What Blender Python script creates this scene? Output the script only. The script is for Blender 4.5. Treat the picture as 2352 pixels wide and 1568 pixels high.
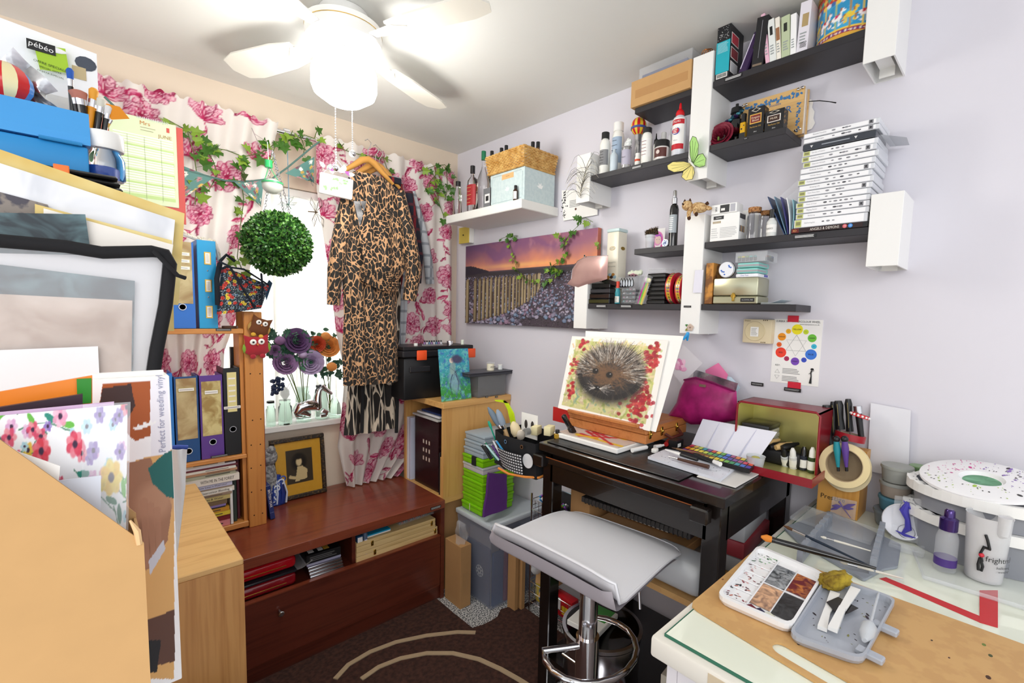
import bpy,bmesh,math,random
import numpy as np
from mathutils import Vector,Matrix
from math import cos,sin
MR=Matrix.Rotation
BP,CP,WG,BF='black_plastic','clear_plastic','white_gloss','black_fabric'
PI=math.pi;R_=math.radians
random.seed(7)
for o in list(bpy.data.objects):bpy.data.objects.remove(o)
SC=bpy.context.scene;COL=SC.collection
# camera
FPX,CX,CY=1077.21,1237.27,814.82
def _axes():
 yw,p,ro=R_(44.336),R_(-4.9615),R_(1.4974)
 f=Vector((sin(yw)*cos(p),cos(yw)*cos(p),sin(p)))
 r=Vector((cos(yw),-sin(yw),0));u=r.cross(f)
 c,s=cos(ro),sin(ro)
 return c*r+s*u,-s*r+c*u,f
cr,cu,cf=_axes();CAM=Vector((0,0,1.447))
cd=bpy.data.cameras.new('camera');co=bpy.data.objects.new('camera',cd);COL.objects.link(co)
co.matrix_world=Matrix(((cr.x,cu.x,-cf.x,CAM.x),(cr.y,cu.y,-cf.y,CAM.y),(cr.z,cu.z,-cf.z,CAM.z),(0,0,0,1)))
cd.sensor_width=36;cd.lens=FPX/2352*36;cd.shift_x=-(CX-1176)/2352;cd.shift_y=(CY-784)/2352
cd.clip_start=0.05;SC.camera=co
# world, lights, exposure
w=bpy.data.worlds.new('daylight');SC.world=w;w.use_nodes=True
nt=w.node_tree;bg=nt.nodes['Background']
bg.inputs[0].default_value=(0.93,0.96,1.0,1);bg.inputs[1].default_value=1.08
def area(name,loc,rot,sx,sy,pw,col=(1,1,1)):
 l=bpy.data.lights.new(name,'AREA');l.shape='RECTANGLE';l.size=sx;l.size_y=sy;l.energy=pw;l.color=col
 o=bpy.data.objects.new(name,l);COL.objects.link(o);o.location=loc;o.rotation_euler=rot;return o
area('window_daylight',(0.75,3.05,1.6),(R_(-90),0,0),1.6,1.6,45,(0.95,0.97,1.0))
area('bounced_flash',(-0.9,-1.0,2.25),(R_(38),0,R_(-45)),1.6,1.2,24,(1,0.98,0.96))
l=bpy.data.lights.new('ceiling_bulb','POINT');l.energy=9;l.color=(1.0,0.97,0.88);l.shadow_soft_size=0.06
BULB=bpy.data.objects.new('ceiling_bulb',l);COL.objects.link(BULB)
SC.view_settings.view_transform='Standard';SC.view_settings.look='None';SC.view_settings.gamma=1
SC.view_settings.use_curve_mapping=False;SC.view_settings.exposure=0.44
# pixel rays -> points in the room
def ray(x,y):return(x-CX)/FPX*cr-(y-CY)/FPX*cu+cf
def at(x,y,ax,v):
 d=ray(x,y);t=(v-CAM[ax])/d[ax];return CAM+t*d
WX,WY,CZ=1.70,2.496,2.409
def Rr(x0,yt,x1,yb,xf):
 ym=(yt+yb)/2;xm=(x0+x1)/2
 a=at(x0,ym,0,xf).y;b=at(x1,ym,0,xf).y;return a,a-b,at(xm,yb,0,xf).z,at(xm,yt,0,xf).z
def Ff(x0,yt,x1,yb,yf):
 ym=(yt+yb)/2;xm=(x0+x1)/2
 a=at(x0,ym,1,yf).x;b=at(x1,ym,1,yf).x;return a,b-a,at(xm,yb,1,yf).z,at(xm,yt,1,yf).z
# materials
def lin(c):
 if isinstance(c,str):c=c.lstrip('#');c=[int(c[i:i+2],16)/255 for i in(0,2,4)]
 return[x/12.92 if x<=.04045 else((x+.055)/1.055)**2.4 for x in c[:3]]
MATS={}
def newmat(n):
 m=bpy.data.materials.new(n);m.use_nodes=True;MATS[n]=m
 return m,m.node_tree,m.node_tree.nodes['Principled BSDF']
def node(nt,t,**k):
 n=nt.nodes.new(t)
 for a,b in k.items():
  if a[0]=='_':n.inputs[a[1:]].default_value=b
  else:setattr(n,a,b)
 return n
def coords(nt,sc=(1,1,1),rot=(0,0,0)):
 t=node(nt,'ShaderNodeTexCoord');m=node(nt,'ShaderNodeMapping');m.inputs['Scale'].default_value=sc;m.inputs['Rotation'].default_value=rot
 nt.links.new(t.outputs['Object'],m.inputs[0]);return m.outputs[0]
def ramp(nt,fac,stops,interp='LINEAR'):
 r=node(nt,'ShaderNodeValToRGB');e=r.color_ramp.elements;r.color_ramp.interpolation=interp
 while len(e)<len(stops):e.new(0.5)
 for i,(p,c)in enumerate(stops):e[i].position=p;e[i].color=(*lin(c),1)
 nt.links.new(fac,r.inputs[0]);return r.outputs[0]
def bump(nt,b,h,st=.3,d=.002):
 n=node(nt,'ShaderNodeBump',_Strength=st,_Distance=d);nt.links.new(h,n.inputs['Height']);nt.links.new(n.outputs[0],b.inputs['Normal'])
def plain(n,c,rough=.5,metal=0,var=.06,sc=9,bmp=0,tr=0,ior=1.45,alpha=1,emit=0,coat=0,sheen=0):
 m,nt,b=newmat(n);c3=lin(c)
 nz=node(nt,'ShaderNodeTexNoise',_Scale=sc,_Detail=3.0);nt.links.new(coords(nt),nz.inputs['Vector'])
 mx=node(nt,'ShaderNodeMix',data_type='RGBA');mx.inputs[6].default_value=(*[x*(1-var)for x in c3],1);mx.inputs[7].default_value=(*[min(1,x*(1+var))for x in c3],1)
 nt.links.new(nz.outputs[0],mx.inputs[0]);nt.links.new(mx.outputs[2],b.inputs['Base Color'])
 b.inputs['Roughness'].default_value=rough;b.inputs['Metallic'].default_value=metal;b.inputs['IOR'].default_value=ior
 b.inputs['Transmission Weight'].default_value=tr;b.inputs['Alpha'].default_value=alpha;b.inputs['Coat Weight'].default_value=coat;b.inputs['Sheen Weight'].default_value=sheen
 if emit:b.inputs['Emission Color'].default_value=(*c3,1);b.inputs['Emission Strength'].default_value=emit
 if bmp:
  n2=node(nt,'ShaderNodeTexNoise',_Scale=sc*12,_Detail=2.0);nt.links.new(coords(nt),n2.inputs['Vector']);bump(nt,b,n2.outputs[0],.5,bmp)
 return m
def getmat(k):
 if isinstance(k,bpy.types.Material):return k
 if k in MATS:return MATS[k]
 if k[0]=='#':
  p=k.split(':');return plain(k,p[0],float(p[1])if len(p)>1 else .5,float(p[2])if len(p)>2 else 0,var=.04)
 raise KeyError(k)
def wood(n,c1,c2,rough=.4,sc=1.0,axis=0,coat=0,knots=0):
 m,nt,b=newmat(n);s=[18*sc]*3;s[axis]=1.3*sc
 v=coords(nt,tuple(s));nz=node(nt,'ShaderNodeTexNoise',_Scale=1.6,_Detail=6.0,_Distortion=.8);nt.links.new(v,nz.inputs['Vector'])
 s2=[140*sc]*3;s2[axis]=4*sc;v2=coords(nt,tuple(s2));n2=node(nt,'ShaderNodeTexNoise',_Scale=1.0,_Detail=3.0);nt.links.new(v2,n2.inputs['Vector'])
 a=node(nt,'ShaderNodeMix',data_type='FLOAT');a.inputs[0].default_value=.35;nt.links.new(nz.outputs[0],a.inputs[2]);nt.links.new(n2.outputs[0],a.inputs[3])
 col=ramp(nt,a.outputs[0],[(.3,c2),(.52,c1),(.7,c1)])
 nt.links.new(col,b.inputs['Base Color']);b.inputs['Roughness'].default_value=rough;b.inputs['Coat Weight'].default_value=coat
 bump(nt,b,a.outputs[0],.12,.001);return m
wood('birch','#e2b878','#c9965a',.38);wood('birch_x','#dcb06c','#c8985a',.35);wood('birch_v','#cf9a5c','#b27a40',.42,axis=2)
wood('beech_v','#d9a763','#c8904c',.4,axis=2);wood('beech','#dcab68','#c38c4c',.4)
wood('pine_v','#c98640','#a86024',.45,axis=2,sc=.7);wood('pine','#cd8c48','#b06a2c',.45,sc=.7)
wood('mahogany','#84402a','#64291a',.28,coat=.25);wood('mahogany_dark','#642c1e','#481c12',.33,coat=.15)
wood('easel_wood','#c07a42','#a8642f',.42);wood('pale_box','#e2c48c','#c9a566',.5);wood('block_wood','#d39a48','#b67b30',.4,axis=2)
wood('black_lacquer','#17110f','#0b0908',.22,coat=.35);glossmix_=1
plain('wall_lilac','#dbd8e0',.75,var=.02,sc=2.5,bmp=.0006);plain('wall_cream','#e0d0bc',.75,var=.02,sc=2.5,bmp=.0006);plain('ceiling_white','#e3e3df',.85,var=.03,sc=3,bmp=.001)
plain('white_gloss','#f0efec',.28,var=.015);plain('white_satin','#ecebe6',.45,var=.02);plain('black_shelf','#2b292d',.45,var=.1,sc=30,bmp=.0003)
plain('chrome','#e6e6ea',.08,1);plain('steel','#c3c3c6',.22,1);plain('brass','#c8a44c',.25,1);plain('gold','#c9a24a',.3,1);plain('wire','#b8b8bb',.25,1)
plain('paper','#f4f2ee',.7,var=.02);plain('card_brown','#c49a66',.8,var=.07,sc=30);plain('card_tan','#b98d5c',.8,var=.06,sc=25)
plain('black_plastic','#1a1a1c',.35);plain('black_fabric','#17171a',.85,bmp=.0005);plain('grey_plastic','#8d939d',.4);plain('pale_grey','#c3c8cf',.4)
plain('black_gloss','#101012',.12,coat=.5);plain('red_plastic','#c92a2a',.35);plain('white_leather','#dfdfe4',.35,var=.03,sc=4,bmp=.0004)
plain('glass','#ffffff',.02,tr=1,var=0);plain('glass_green','#d6efe2',.03,tr=1,var=0);plain('glass_smoke','#8d8f90',.05,alpha=.45,var=0,coat=.6)
plain('clear_plastic','#eef1f5',.08,alpha=.20,var=0,coat=.5);plain('frosted','#dfe3e8',.25,alpha=.62,var=.02);plain('clear_green','#8fdc1c',.25,tr=.25,ior=1.2,var=.04,coat=.3)
plain('clear_film','#f4f6fa',.06,alpha=.16,var=0,coat=.6);plain('tub_plastic','#b9c0cf',.25,tr=.85,ior=1.12,var=0)
plain('globe_glow','#ffffff',.4,emit=14);plain('water','#c9b48f',.02,tr=.9,ior=1.33,var=0)
plain('felt_red','#a51c2c',.9,bmp=.001,sheen=.5);plain('felt_green','#7ba33a',.9,bmp=.001);plain('felt_brown','#6d4023',.9,bmp=.001)
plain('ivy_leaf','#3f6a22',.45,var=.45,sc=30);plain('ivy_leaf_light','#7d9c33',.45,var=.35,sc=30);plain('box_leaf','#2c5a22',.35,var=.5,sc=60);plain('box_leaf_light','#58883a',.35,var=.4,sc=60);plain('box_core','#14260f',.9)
plain('stem_green','#5a6f2c',.6);plain('purple_petal','#8e6a96',.65,var=.35,sc=40);plain('lilac_petal','#b7a3c8',.65,var=.25,sc=40);plain('dark_petal','#5e3f6b',.65,var=.3,sc=40);plain('orange_petal','#ee9a4e',.65,var=.25,sc=40);plain('red_petal','#7c1730',.6,var=.3,sc=30)
def glossmix(n,c1,c2,sc,rough=.5,lo=.45,hi=.55,det=3.0,dist=0,metal=0,bmp=0,stretch=(1,1,1)):
 m,nt,b=newmat(n);nz=node(nt,'ShaderNodeTexNoise',_Scale=sc,_Detail=det,_Distortion=dist);nt.links.new(coords(nt,stretch),nz.inputs['Vector'])
 nt.links.new(ramp(nt,nz.outputs[0],[(lo,c1),(hi,c2)]),b.inputs['Base Color']);b.inputs['Roughness'].default_value=rough;b.inputs['Metallic'].default_value=metal
 if bmp:bump(nt,b,nz.outputs[0],.6,bmp)
 return m
glossmix('carpet_fleck','#5e6064','#d8d8d6',150,.95,.46,.54,bmp=.004);glossmix('hardboard','#c49860','#cba066',30,.55);glossmix('rug_brown','#301a14','#4a2c22',60,.95,.35,.65,bmp=.006);plain('rug_cream','#b9a283',.95,sc=60,bmp=.003)
glossmix('fur_grey','#6f6f70','#a9a9a8',90,.95,.4,.6,bmp=.006);glossmix('aged_paper','#a08358','#c9b98c',14,.6,.38,.62,dist=.6);glossmix('aged_gold','#a68a4e','#d6c98d',22,.45,.4,.6,dist=.6)
glossmix('sponge_stain','#6d5410','#b39a2c',40,.95,.35,.65,bmp=.01);glossmix('galaxy','#1c2a32','#6a8a90',22,.4,.35,.7,dist=1);glossmix('sepia_wash','#ad8f77','#dcc9ba',16,.45,.35,.65,dist=.5)
glossmix('wicker','#c08d44','#e2b970',30,.5,.35,.65);glossmix('frame_ornate','#241a12','#6b5028',120,.4,.5,.7,bmp=.004);glossmix('pale_blue_card','#c3d4d6','#cbdadb',60,.7)
glossmix('glitter_magenta','#8a0f56','#b81f77',25,.42,.3,.7,bmp=.002);glossmix('rose_satin','#b08a86','#c8a39c',6,.28,.35,.65,metal=.35);glossmix('foil_silver','#8e9094','#e6e6e8',25,.2,.35,.6,metal=.8,bmp=.004)
glossmix('yellow_stain','#c79a1c','#efe0a0',8,.6,.35,.62);glossmix('ochre_paint','#7a4a1c','#c98a3a',20,.6);glossmix('red_dots','#8c0f1b','#b3222c',3,.16)
def leopard(n,base,dark,sc,stretch,thr=(.33,.4)):
 m,nt,b=newmat(n);v=coords(nt,stretch)
 nz=node(nt,'ShaderNodeTexNoise',_Scale=7.0,_Detail=2.0);nt.links.new(v,nz.inputs['Vector'])
 mx=node(nt,'ShaderNodeMix',data_type='VECTOR');mx.inputs[0].default_value=.09;nt.links.new(v,mx.inputs[4]);nt.links.new(nz.outputs[1],mx.inputs[5])
 vo=node(nt,'ShaderNodeTexVoronoi',feature='DISTANCE_TO_EDGE',_Scale=sc);nt.links.new(mx.outputs[1],vo.inputs['Vector'])
 n2=node(nt,'ShaderNodeTexNoise',_Scale=sc*1.3,_Detail=1.0);nt.links.new(v,n2.inputs['Vector'])
 ad=node(nt,'ShaderNodeMath',operation='MULTIPLY_ADD');ad.inputs[1].default_value=.35;nt.links.new(n2.outputs[0],ad.inputs[0]);nt.links.new(vo.outputs[0],ad.inputs[2])
 nt.links.new(ramp(nt,ad.outputs[0],[(thr[0],base),(thr[1],dark)]),b.inputs['Base Color']);b.inputs['Roughness'].default_value=.75;b.inputs['Sheen Weight'].default_value=.1
leopard('leopard','#c2946a','#17130f',60,(1,1,.62),(.225,.25));leopard('zebra','#d8c9b4','#181310',30,(1.4,1,.30),(.24,.28))
def plaid(n,base,c1,c2,s=14):
 m,nt,b=newmat(n);v=coords(nt);sp=node(nt,'ShaderNodeSeparateXYZ');nt.links.new(v,sp.inputs[0]);outs=[]
 for ax,k in((0,s),(2,s)):
  if ax==0 and n=='gingham':ax=1
  mu=node(nt,'ShaderNodeMath',operation='MULTIPLY');mu.inputs[1].default_value=k;nt.links.new(sp.outputs[ax],mu.inputs[0])
  fr=node(nt,'ShaderNodeMath',operation='FRACT');nt.links.new(mu.outputs[0],fr.inputs[0])
  lt=node(nt,'ShaderNodeMath',operation='LESS_THAN');lt.inputs[1].default_value=.5 if n=='gingham'else .22;nt.links.new(fr.outputs[0],lt.inputs[0]);outs.append(lt.outputs[0])
 a=node(nt,'ShaderNodeMix',data_type='RGBA');a.inputs[6].default_value=(*lin(base),1);a.inputs[7].default_value=(*lin(c1),1);nt.links.new(outs[0],a.inputs[0])
 d=node(nt,'ShaderNodeMix',data_type='RGBA');d.inputs[7].default_value=(*lin(c2),1);nt.links.new(a.outputs[2],d.inputs[6]);nt.links.new(outs[1],d.inputs[0])
 nt.links.new(d.outputs[2],b.inputs['Base Color']);b.inputs['Roughness'].default_value=.85
plaid('plaid_red','#1b1c2c','#7c1a24','#54202c',16);plaid('plaid_grey','#b9bdc2','#7d828a','#8c9198',16);plaid('gingham','#e8e8ea','#5a5a5e','#26262a',90)
def painted(n,rough=.6,trans=0):
 m,nt,b=newmat(n);a=node(nt,'ShaderNodeAttribute',attribute_name='Col');nz=node(nt,'ShaderNodeTexNoise',_Scale=200.0);bump(nt,b,nz.outputs[0],.1,.0005)
 nt.links.new(a.outputs[0],b.inputs['Base Color']);b.inputs['Roughness'].default_value=rough
 if trans:
  t=node(nt,'ShaderNodeBsdfTranslucent');nt.links.new(a.outputs[0],t.inputs[0]);mx=node(nt,'ShaderNodeMixShader');mx.inputs[0].default_value=trans
  nt.links.new(b.outputs[0],mx.inputs[1]);nt.links.new(t.outputs[0],mx.inputs[2]);nt.links.new(mx.outputs[0],nt.nodes['Material Output'].inputs[0])
painted('painted');painted('painted_gloss',.25);painted('painted_cloth',.85,.3)
m,nt,b=newmat('blind_white');b.inputs['Base Color'].default_value=(.9,.9,.88,1);t=node(nt,'ShaderNodeBsdfTranslucent');t.inputs[0].default_value=(.95,.94,.9,1);mx=node(nt,'ShaderNodeMixShader');mx.inputs[0].default_value=.65
wv=node(nt,'ShaderNodeTexWave',_Scale=300.0);bump(nt,b,wv.outputs[0],.1,.0003)
nt.links.new(b.outputs[0],mx.inputs[1]);nt.links.new(t.outputs[0],mx.inputs[2]);nt.links.new(mx.outputs[0],nt.nodes['Material Output'].inputs[0])
# mesh building
_tx={}
def textpolys(s,size):
 k=(s,size)
 if k in _tx:return _tx[k]
 c=bpy.data.curves.new('t','FONT');c.body=s;c.size=size;c.align_x='CENTER';c.align_y='CENTER';c.resolution_u=2
 o=bpy.data.objects.new('t',c);me=bpy.data.meshes.new_from_object(o)
 r=([tuple(v.co)for v in me.vertices],[tuple(p.vertices)for p in me.polygons])
 bpy.data.objects.remove(o);bpy.data.curves.remove(c);bpy.data.meshes.remove(me);_tx[k]=r;return r
def Tm(x=0,y=0,z=0,rx=0,ry=0,rz=0):return Matrix.Translation((x,y,z))@MR(rz,4,'Z')@MR(ry,4,'Y')@MR(rx,4,'X')
_bx={}
class B:
 def __init__(s,T=None):s.v=[];s.f=[];s.m=[];s.s=[];s.mats=[];s.T=T or Matrix.Identity(4);s.col={}
 def add(s,vs,fs,mat,sm=False):
  if mat not in s.mats:s.mats.append(mat)
  i=s.mats.index(mat);n=len(s.v);T=s.T
  s.v+=[tuple(T@Vector(p))for p in vs];s.f+=[tuple(n+k for k in f)for f in fs];s.m+=[i]*len(fs);s.s+=[sm]*len(fs);return s
 def box(s,x0,y0,z0,x1,y1,z1,mat,bev=0,seg=1,rot=None):
  if x1<x0:x0,x1=x1,x0
  if y1<y0:y0,y1=y1,y0
  if z1<z0:z0,z1=z1,z0
  if bev<=0:
   vs=[(x,y,z)for z in(z0,z1)for x,y in((x0,y0),(x1,y0),(x1,y1),(x0,y1))]
   fs=[(3,2,1,0),(4,5,6,7),(0,1,5,4),(1,2,6,5),(2,3,7,6),(3,0,4,7)]
  else:
   k=(round(x1-x0,5),round(y1-y0,5),round(z1-z0,5),bev,seg)
   if k not in _bx:
    bm=bmesh.new();bmesh.ops.create_cube(bm,size=1)
    for v in bm.verts:v.co=Vector((v.co.x*k[0],v.co.y*k[1],v.co.z*k[2]))
    bmesh.ops.bevel(bm,geom=bm.edges[:],offset=min(bev,min(k[:3])*.45),segments=seg,affect='EDGES',profile=.5)
    _bx[k]=([tuple(v.co)for v in bm.verts],[tuple(v.index for v in f.verts)for f in bm.faces]);bm.free()
   c=((x0+x1)/2,(y0+y1)/2,(z0+z1)/2);vs=[(p[0]+c[0],p[1]+c[1],p[2]+c[2])for p in _bx[k][0]];fs=_bx[k][1]
  if rot:vs=[tuple(rot@Vector(p))for p in vs]
  return s.add(vs,fs,mat,seg>1)
 def lathe(s,prof,mat,seg=20,c=(0,0,0),rot=None,sx=1,sy=1):
  vs=[];fs=[];n=len(prof)
  for r,z in prof:
   for j in range(seg):a=2*PI*j/seg;vs.append((r*cos(a)*sx,r*sin(a)*sy,z))
  for i in range(n-1):
   for j in range(seg):k=(j+1)%seg;fs.append((i*seg+j,i*seg+k,(i+1)*seg+k,(i+1)*seg+j))
  if prof[0][0]>1e-6:fs.append(tuple(range(seg))[::-1])
  if prof[-1][0]>1e-6:fs.append(tuple((n-1)*seg+j for j in range(seg)))
  M=Matrix.Translation(c)@(rot or Matrix.Identity(4))
  return s.add([tuple(M@Vector(p))for p in vs],fs,mat,True)
 def cyl(s,c,r,h,mat,seg=20,rot=None,r2=None):
  r2=r if r2 is None else r2;e=min(.0015,h*.1,r*.2);return s.lathe([(0,0),(r-e,0),(r,e),(r2,h-e),(r2-e,h),(0,h)],mat,seg,c,rot)
 def sph(s,c,r,mat,seg=16,sc=(1,1,1),rot=None,ring=10):
  pr=[(max(1e-7,r*sin(PI*i/ring)),-r*cos(PI*i/ring))for i in range(ring+1)];pr[0]=(0,-r);pr[-1]=(0,r)
  M=(rot or Matrix.Identity(4))@Matrix.Diagonal((*sc,1));return s.lathe(pr,mat,seg,c,M)
 def tb(s,pts,r,mat,seg=8,closed=False):
  pts=[Vector(p)for p in pts];n=len(pts);rs=r if isinstance(r,(list,tuple))else[r]*n;vs=[];fs=[];prev=None
  for i,p in enumerate(pts):
   if closed:d=pts[(i+1)%n]-pts[i-1]
   else:d=(pts[min(i+1,n-1)]-pts[max(i-1,0)])
   if d.length<1e-9:d=Vector((0,0,1))
   d.normalize()
   if prev is None:a=d.orthogonal().normalized()
   else:a=(prev-d*prev.dot(d));a=a.normalized()if a.length>1e-6 else d.orthogonal().normalized()
   prev=a;b=d.cross(a)
   for j in range(seg):t=2*PI*j/seg;vs.append(tuple(p+rs[i]*(cos(t)*a+sin(t)*b)))
  for i in range(n if closed else n-1):
   i2=(i+1)%n
   for j in range(seg):k=(j+1)%seg;fs.append((i*seg+j,i*seg+k,i2*seg+k,i2*seg+j))
  if not closed:fs.append(tuple(range(seg))[::-1]);fs.append(tuple((n-1)*seg+j for j in range(seg)))
  return s.add(vs,fs,mat,True)
 def prism(s,out,z0,z1,mat,rot=None,sm=False):
  n=len(out);vs=[(x,y,z0)for x,y in out]+[(x,y,z1)for x,y in out]
  fs=[tuple(range(n))[::-1],tuple(range(n,2*n))]+[(i,(i+1)%n,n+(i+1)%n,n+i)for i in range(n)]
  if rot:vs=[tuple(rot@Vector(p))for p in vs]
  return s.add(vs,fs,mat,sm)
 def card(s,out,y0,y1,mat,sm=False):
  return s.prism(out,-y0,-y1,mat,Matrix(((1,0,0,0),(0,0,-1,0),(0,1,0,0),(0,0,0,1))),sm)
 def text(s,t,size,mat,c=(0,0,0),rot=None,wmax=None):
  vs,fs=textpolys(t,round(size,4));M=Matrix.Translation(c)@(rot or Matrix.Identity(4));k=1
  if wmax and vs:
   ww=max(v[0]for v in vs)-min(v[0]for v in vs);k=min(1,wmax/ww)
  return s.add([tuple(M@Vector((v[0]*k,0,v[1])))for v in vs],fs,mat)
 def lines(s,x0,x1,z0,z1,n,mat,y=0,ragged=.3,th=.45):
  for i in range(n):
   z=z1-(i+.5)*(z1-z0)/n;h=(z1-z0)/n*th/2;xe=x1-(x1-x0)*ragged*random.random()
   s.quad((x0,y,z-h),(xe,y,z-h),(xe,y,z+h),(x0,y,z+h),mat)
  return s
 def quad(s,a,b,c,d,mat):return s.add([a,b,c,d],[(0,1,2,3)],mat)
 def ring(s,c,R,r,mat,h=None,seg=32,rot=None):
  return s.lathe([(r,0),(R,0),(R,h),(r,h),(r,0)],mat,seg,c,rot)
 def grid(s,nx,ny,fn,mat,img=None,sm=True,th=0,thdir=(0,1,0)):
  vs=[fn(i/nx,j/ny)for j in range(ny+1)for i in range(nx+1)];n0=len(s.v)
  fs=[(j*(nx+1)+i,j*(nx+1)+i+1,(j+1)*(nx+1)+i+1,(j+1)*(nx+1)+i)for j in range(ny)for i in range(nx)]
  s.add(vs,fs,mat,sm)
  if img is not None:
   H,W=img.shape[:2]
   jj=(np.linspace(0,1,ny+1)*(H-1)).astype(int);ii=(np.linspace(0,1,nx+1)*(W-1)).astype(int)
   c=img[np.ix_(jj,ii)].reshape(-1,3);c=np.clip(c,0,1);c=np.where(c<=.04045,c/12.92,((c+.055)/1.055)**2.4)
   s.col[n0]=c
  if th:
   d=Vector(thdir)*th;m=len(vs);vb=[tuple(Vector(p)+d)for p in vs];s.add(vb,[tuple(reversed(f))for f in fs],mat,sm)
   e=[i for i in range(nx+1)]+[(j+1)*(nx+1)-1 for j in range(1,ny+1)]+[ny*(nx+1)+i for i in range(nx-1,-1,-1)]+[j*(nx+1)for j in range(ny-1,0,-1)]
   k=s.mats.index(mat)
   for a,b in zip(e,e[1:]+e[:1]):s.f.append((n0+b,n0+a,n0+m+a,n0+m+b));s.m.append(k);s.s.append(False)
   if img is not None:s.col[n0+m]=c
  return s
 def bd(s,name,parent=None,loc=None,rz=0):
  me=bpy.data.meshes.new(name);me.from_pydata(s.v,[],s.f)
  for m in s.mats:me.materials.append(getmat(m))
  me.polygons.foreach_set('material_index',s.m);me.polygons.foreach_set('use_smooth',s.s)
  if s.col:
   a=me.attributes.new('Col','FLOAT_COLOR','POINT');arr=np.ones((len(s.v),4),np.float32)
   for n0,c in s.col.items():arr[n0:n0+len(c),:3]=c
   a.data.foreach_set('color',arr.ravel())
  me.update()
  if any(s.s):
   try:me.set_sharp_from_angle(angle=R_(40))
   except Exception:pass
  o=bpy.data.objects.new(name,me);COL.objects.link(o)
  if parent:o.parent=parent
  if loc is not None:o.location=loc
  if rz:o.rotation_euler=(0,0,rz)
  return o
def tag(o,label,cat,group=None):
 o['label']=label;o['category']=cat
 if group:o['group']=group
 return o
def thing(name,label,cat,loc=(0,0,0),rz=0,group=None):
 o=bpy.data.objects.new(name,None);COL.objects.link(o);o.empty_display_size=.02;o.location=loc;o.rotation_euler=(0,0,rz)if not isinstance(rz,tuple)else rz
 return tag(o,label,cat,group)
def struct(o):o['kind']='structure';return o
def dup(root,loc=None,rz=None,label=None,group=None):
 r=root.copy();COL.objects.link(r)
 if loc is not None:r.location=loc
 if rz is not None:r.rotation_euler=(0,0,rz)if not isinstance(rz,tuple)else rz
 if label:r['label']=label
 if group:r['group']=group
 for ch in list(root.children):
  c=ch.copy();COL.objects.link(c);c.parent=r
  for g in list(ch.children):
   d=g.copy();COL.objects.link(d);d.parent=c
 return r
def leafshape(sz,lobed=True):
 if lobed:o=[(0,0),(.28,-.12),(.5,.1),(.3,.3),(.55,.55),(.22,.55),(0,1),(-.22,.55),(-.55,.55),(-.3,.3),(-.5,.1),(-.28,-.12)]
 else:o=[(0,0),(.25,.2),(.32,.5),(.18,.8),(0,1),(-.18,.8),(-.32,.5),(-.25,.2)]
 return[(x*sz,y*sz)for x,y in o]
def leaf(b,p,d,n,sz,mat,lobed=True,fold=.25):
 d=Vector(d).normalized();n=Vector(n);n=(n-d*n.dot(d));n=n.normalized()if n.length>1e-4 else d.orthogonal().normalized();s=d.cross(n)
 o=leafshape(sz,lobed);k=len(o);vs=[Vector(p)+s*x+d*y+n*(abs(x)*fold)for x,y in o]
 mid=[Vector(p)+d*sz*.35+n*(-.02*sz)]
 fs=[(i,(i+1)%k,k)for i in range(k)]
 b.add([tuple(v)for v in vs]+[tuple(mid[0])],fs,mat)
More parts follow.
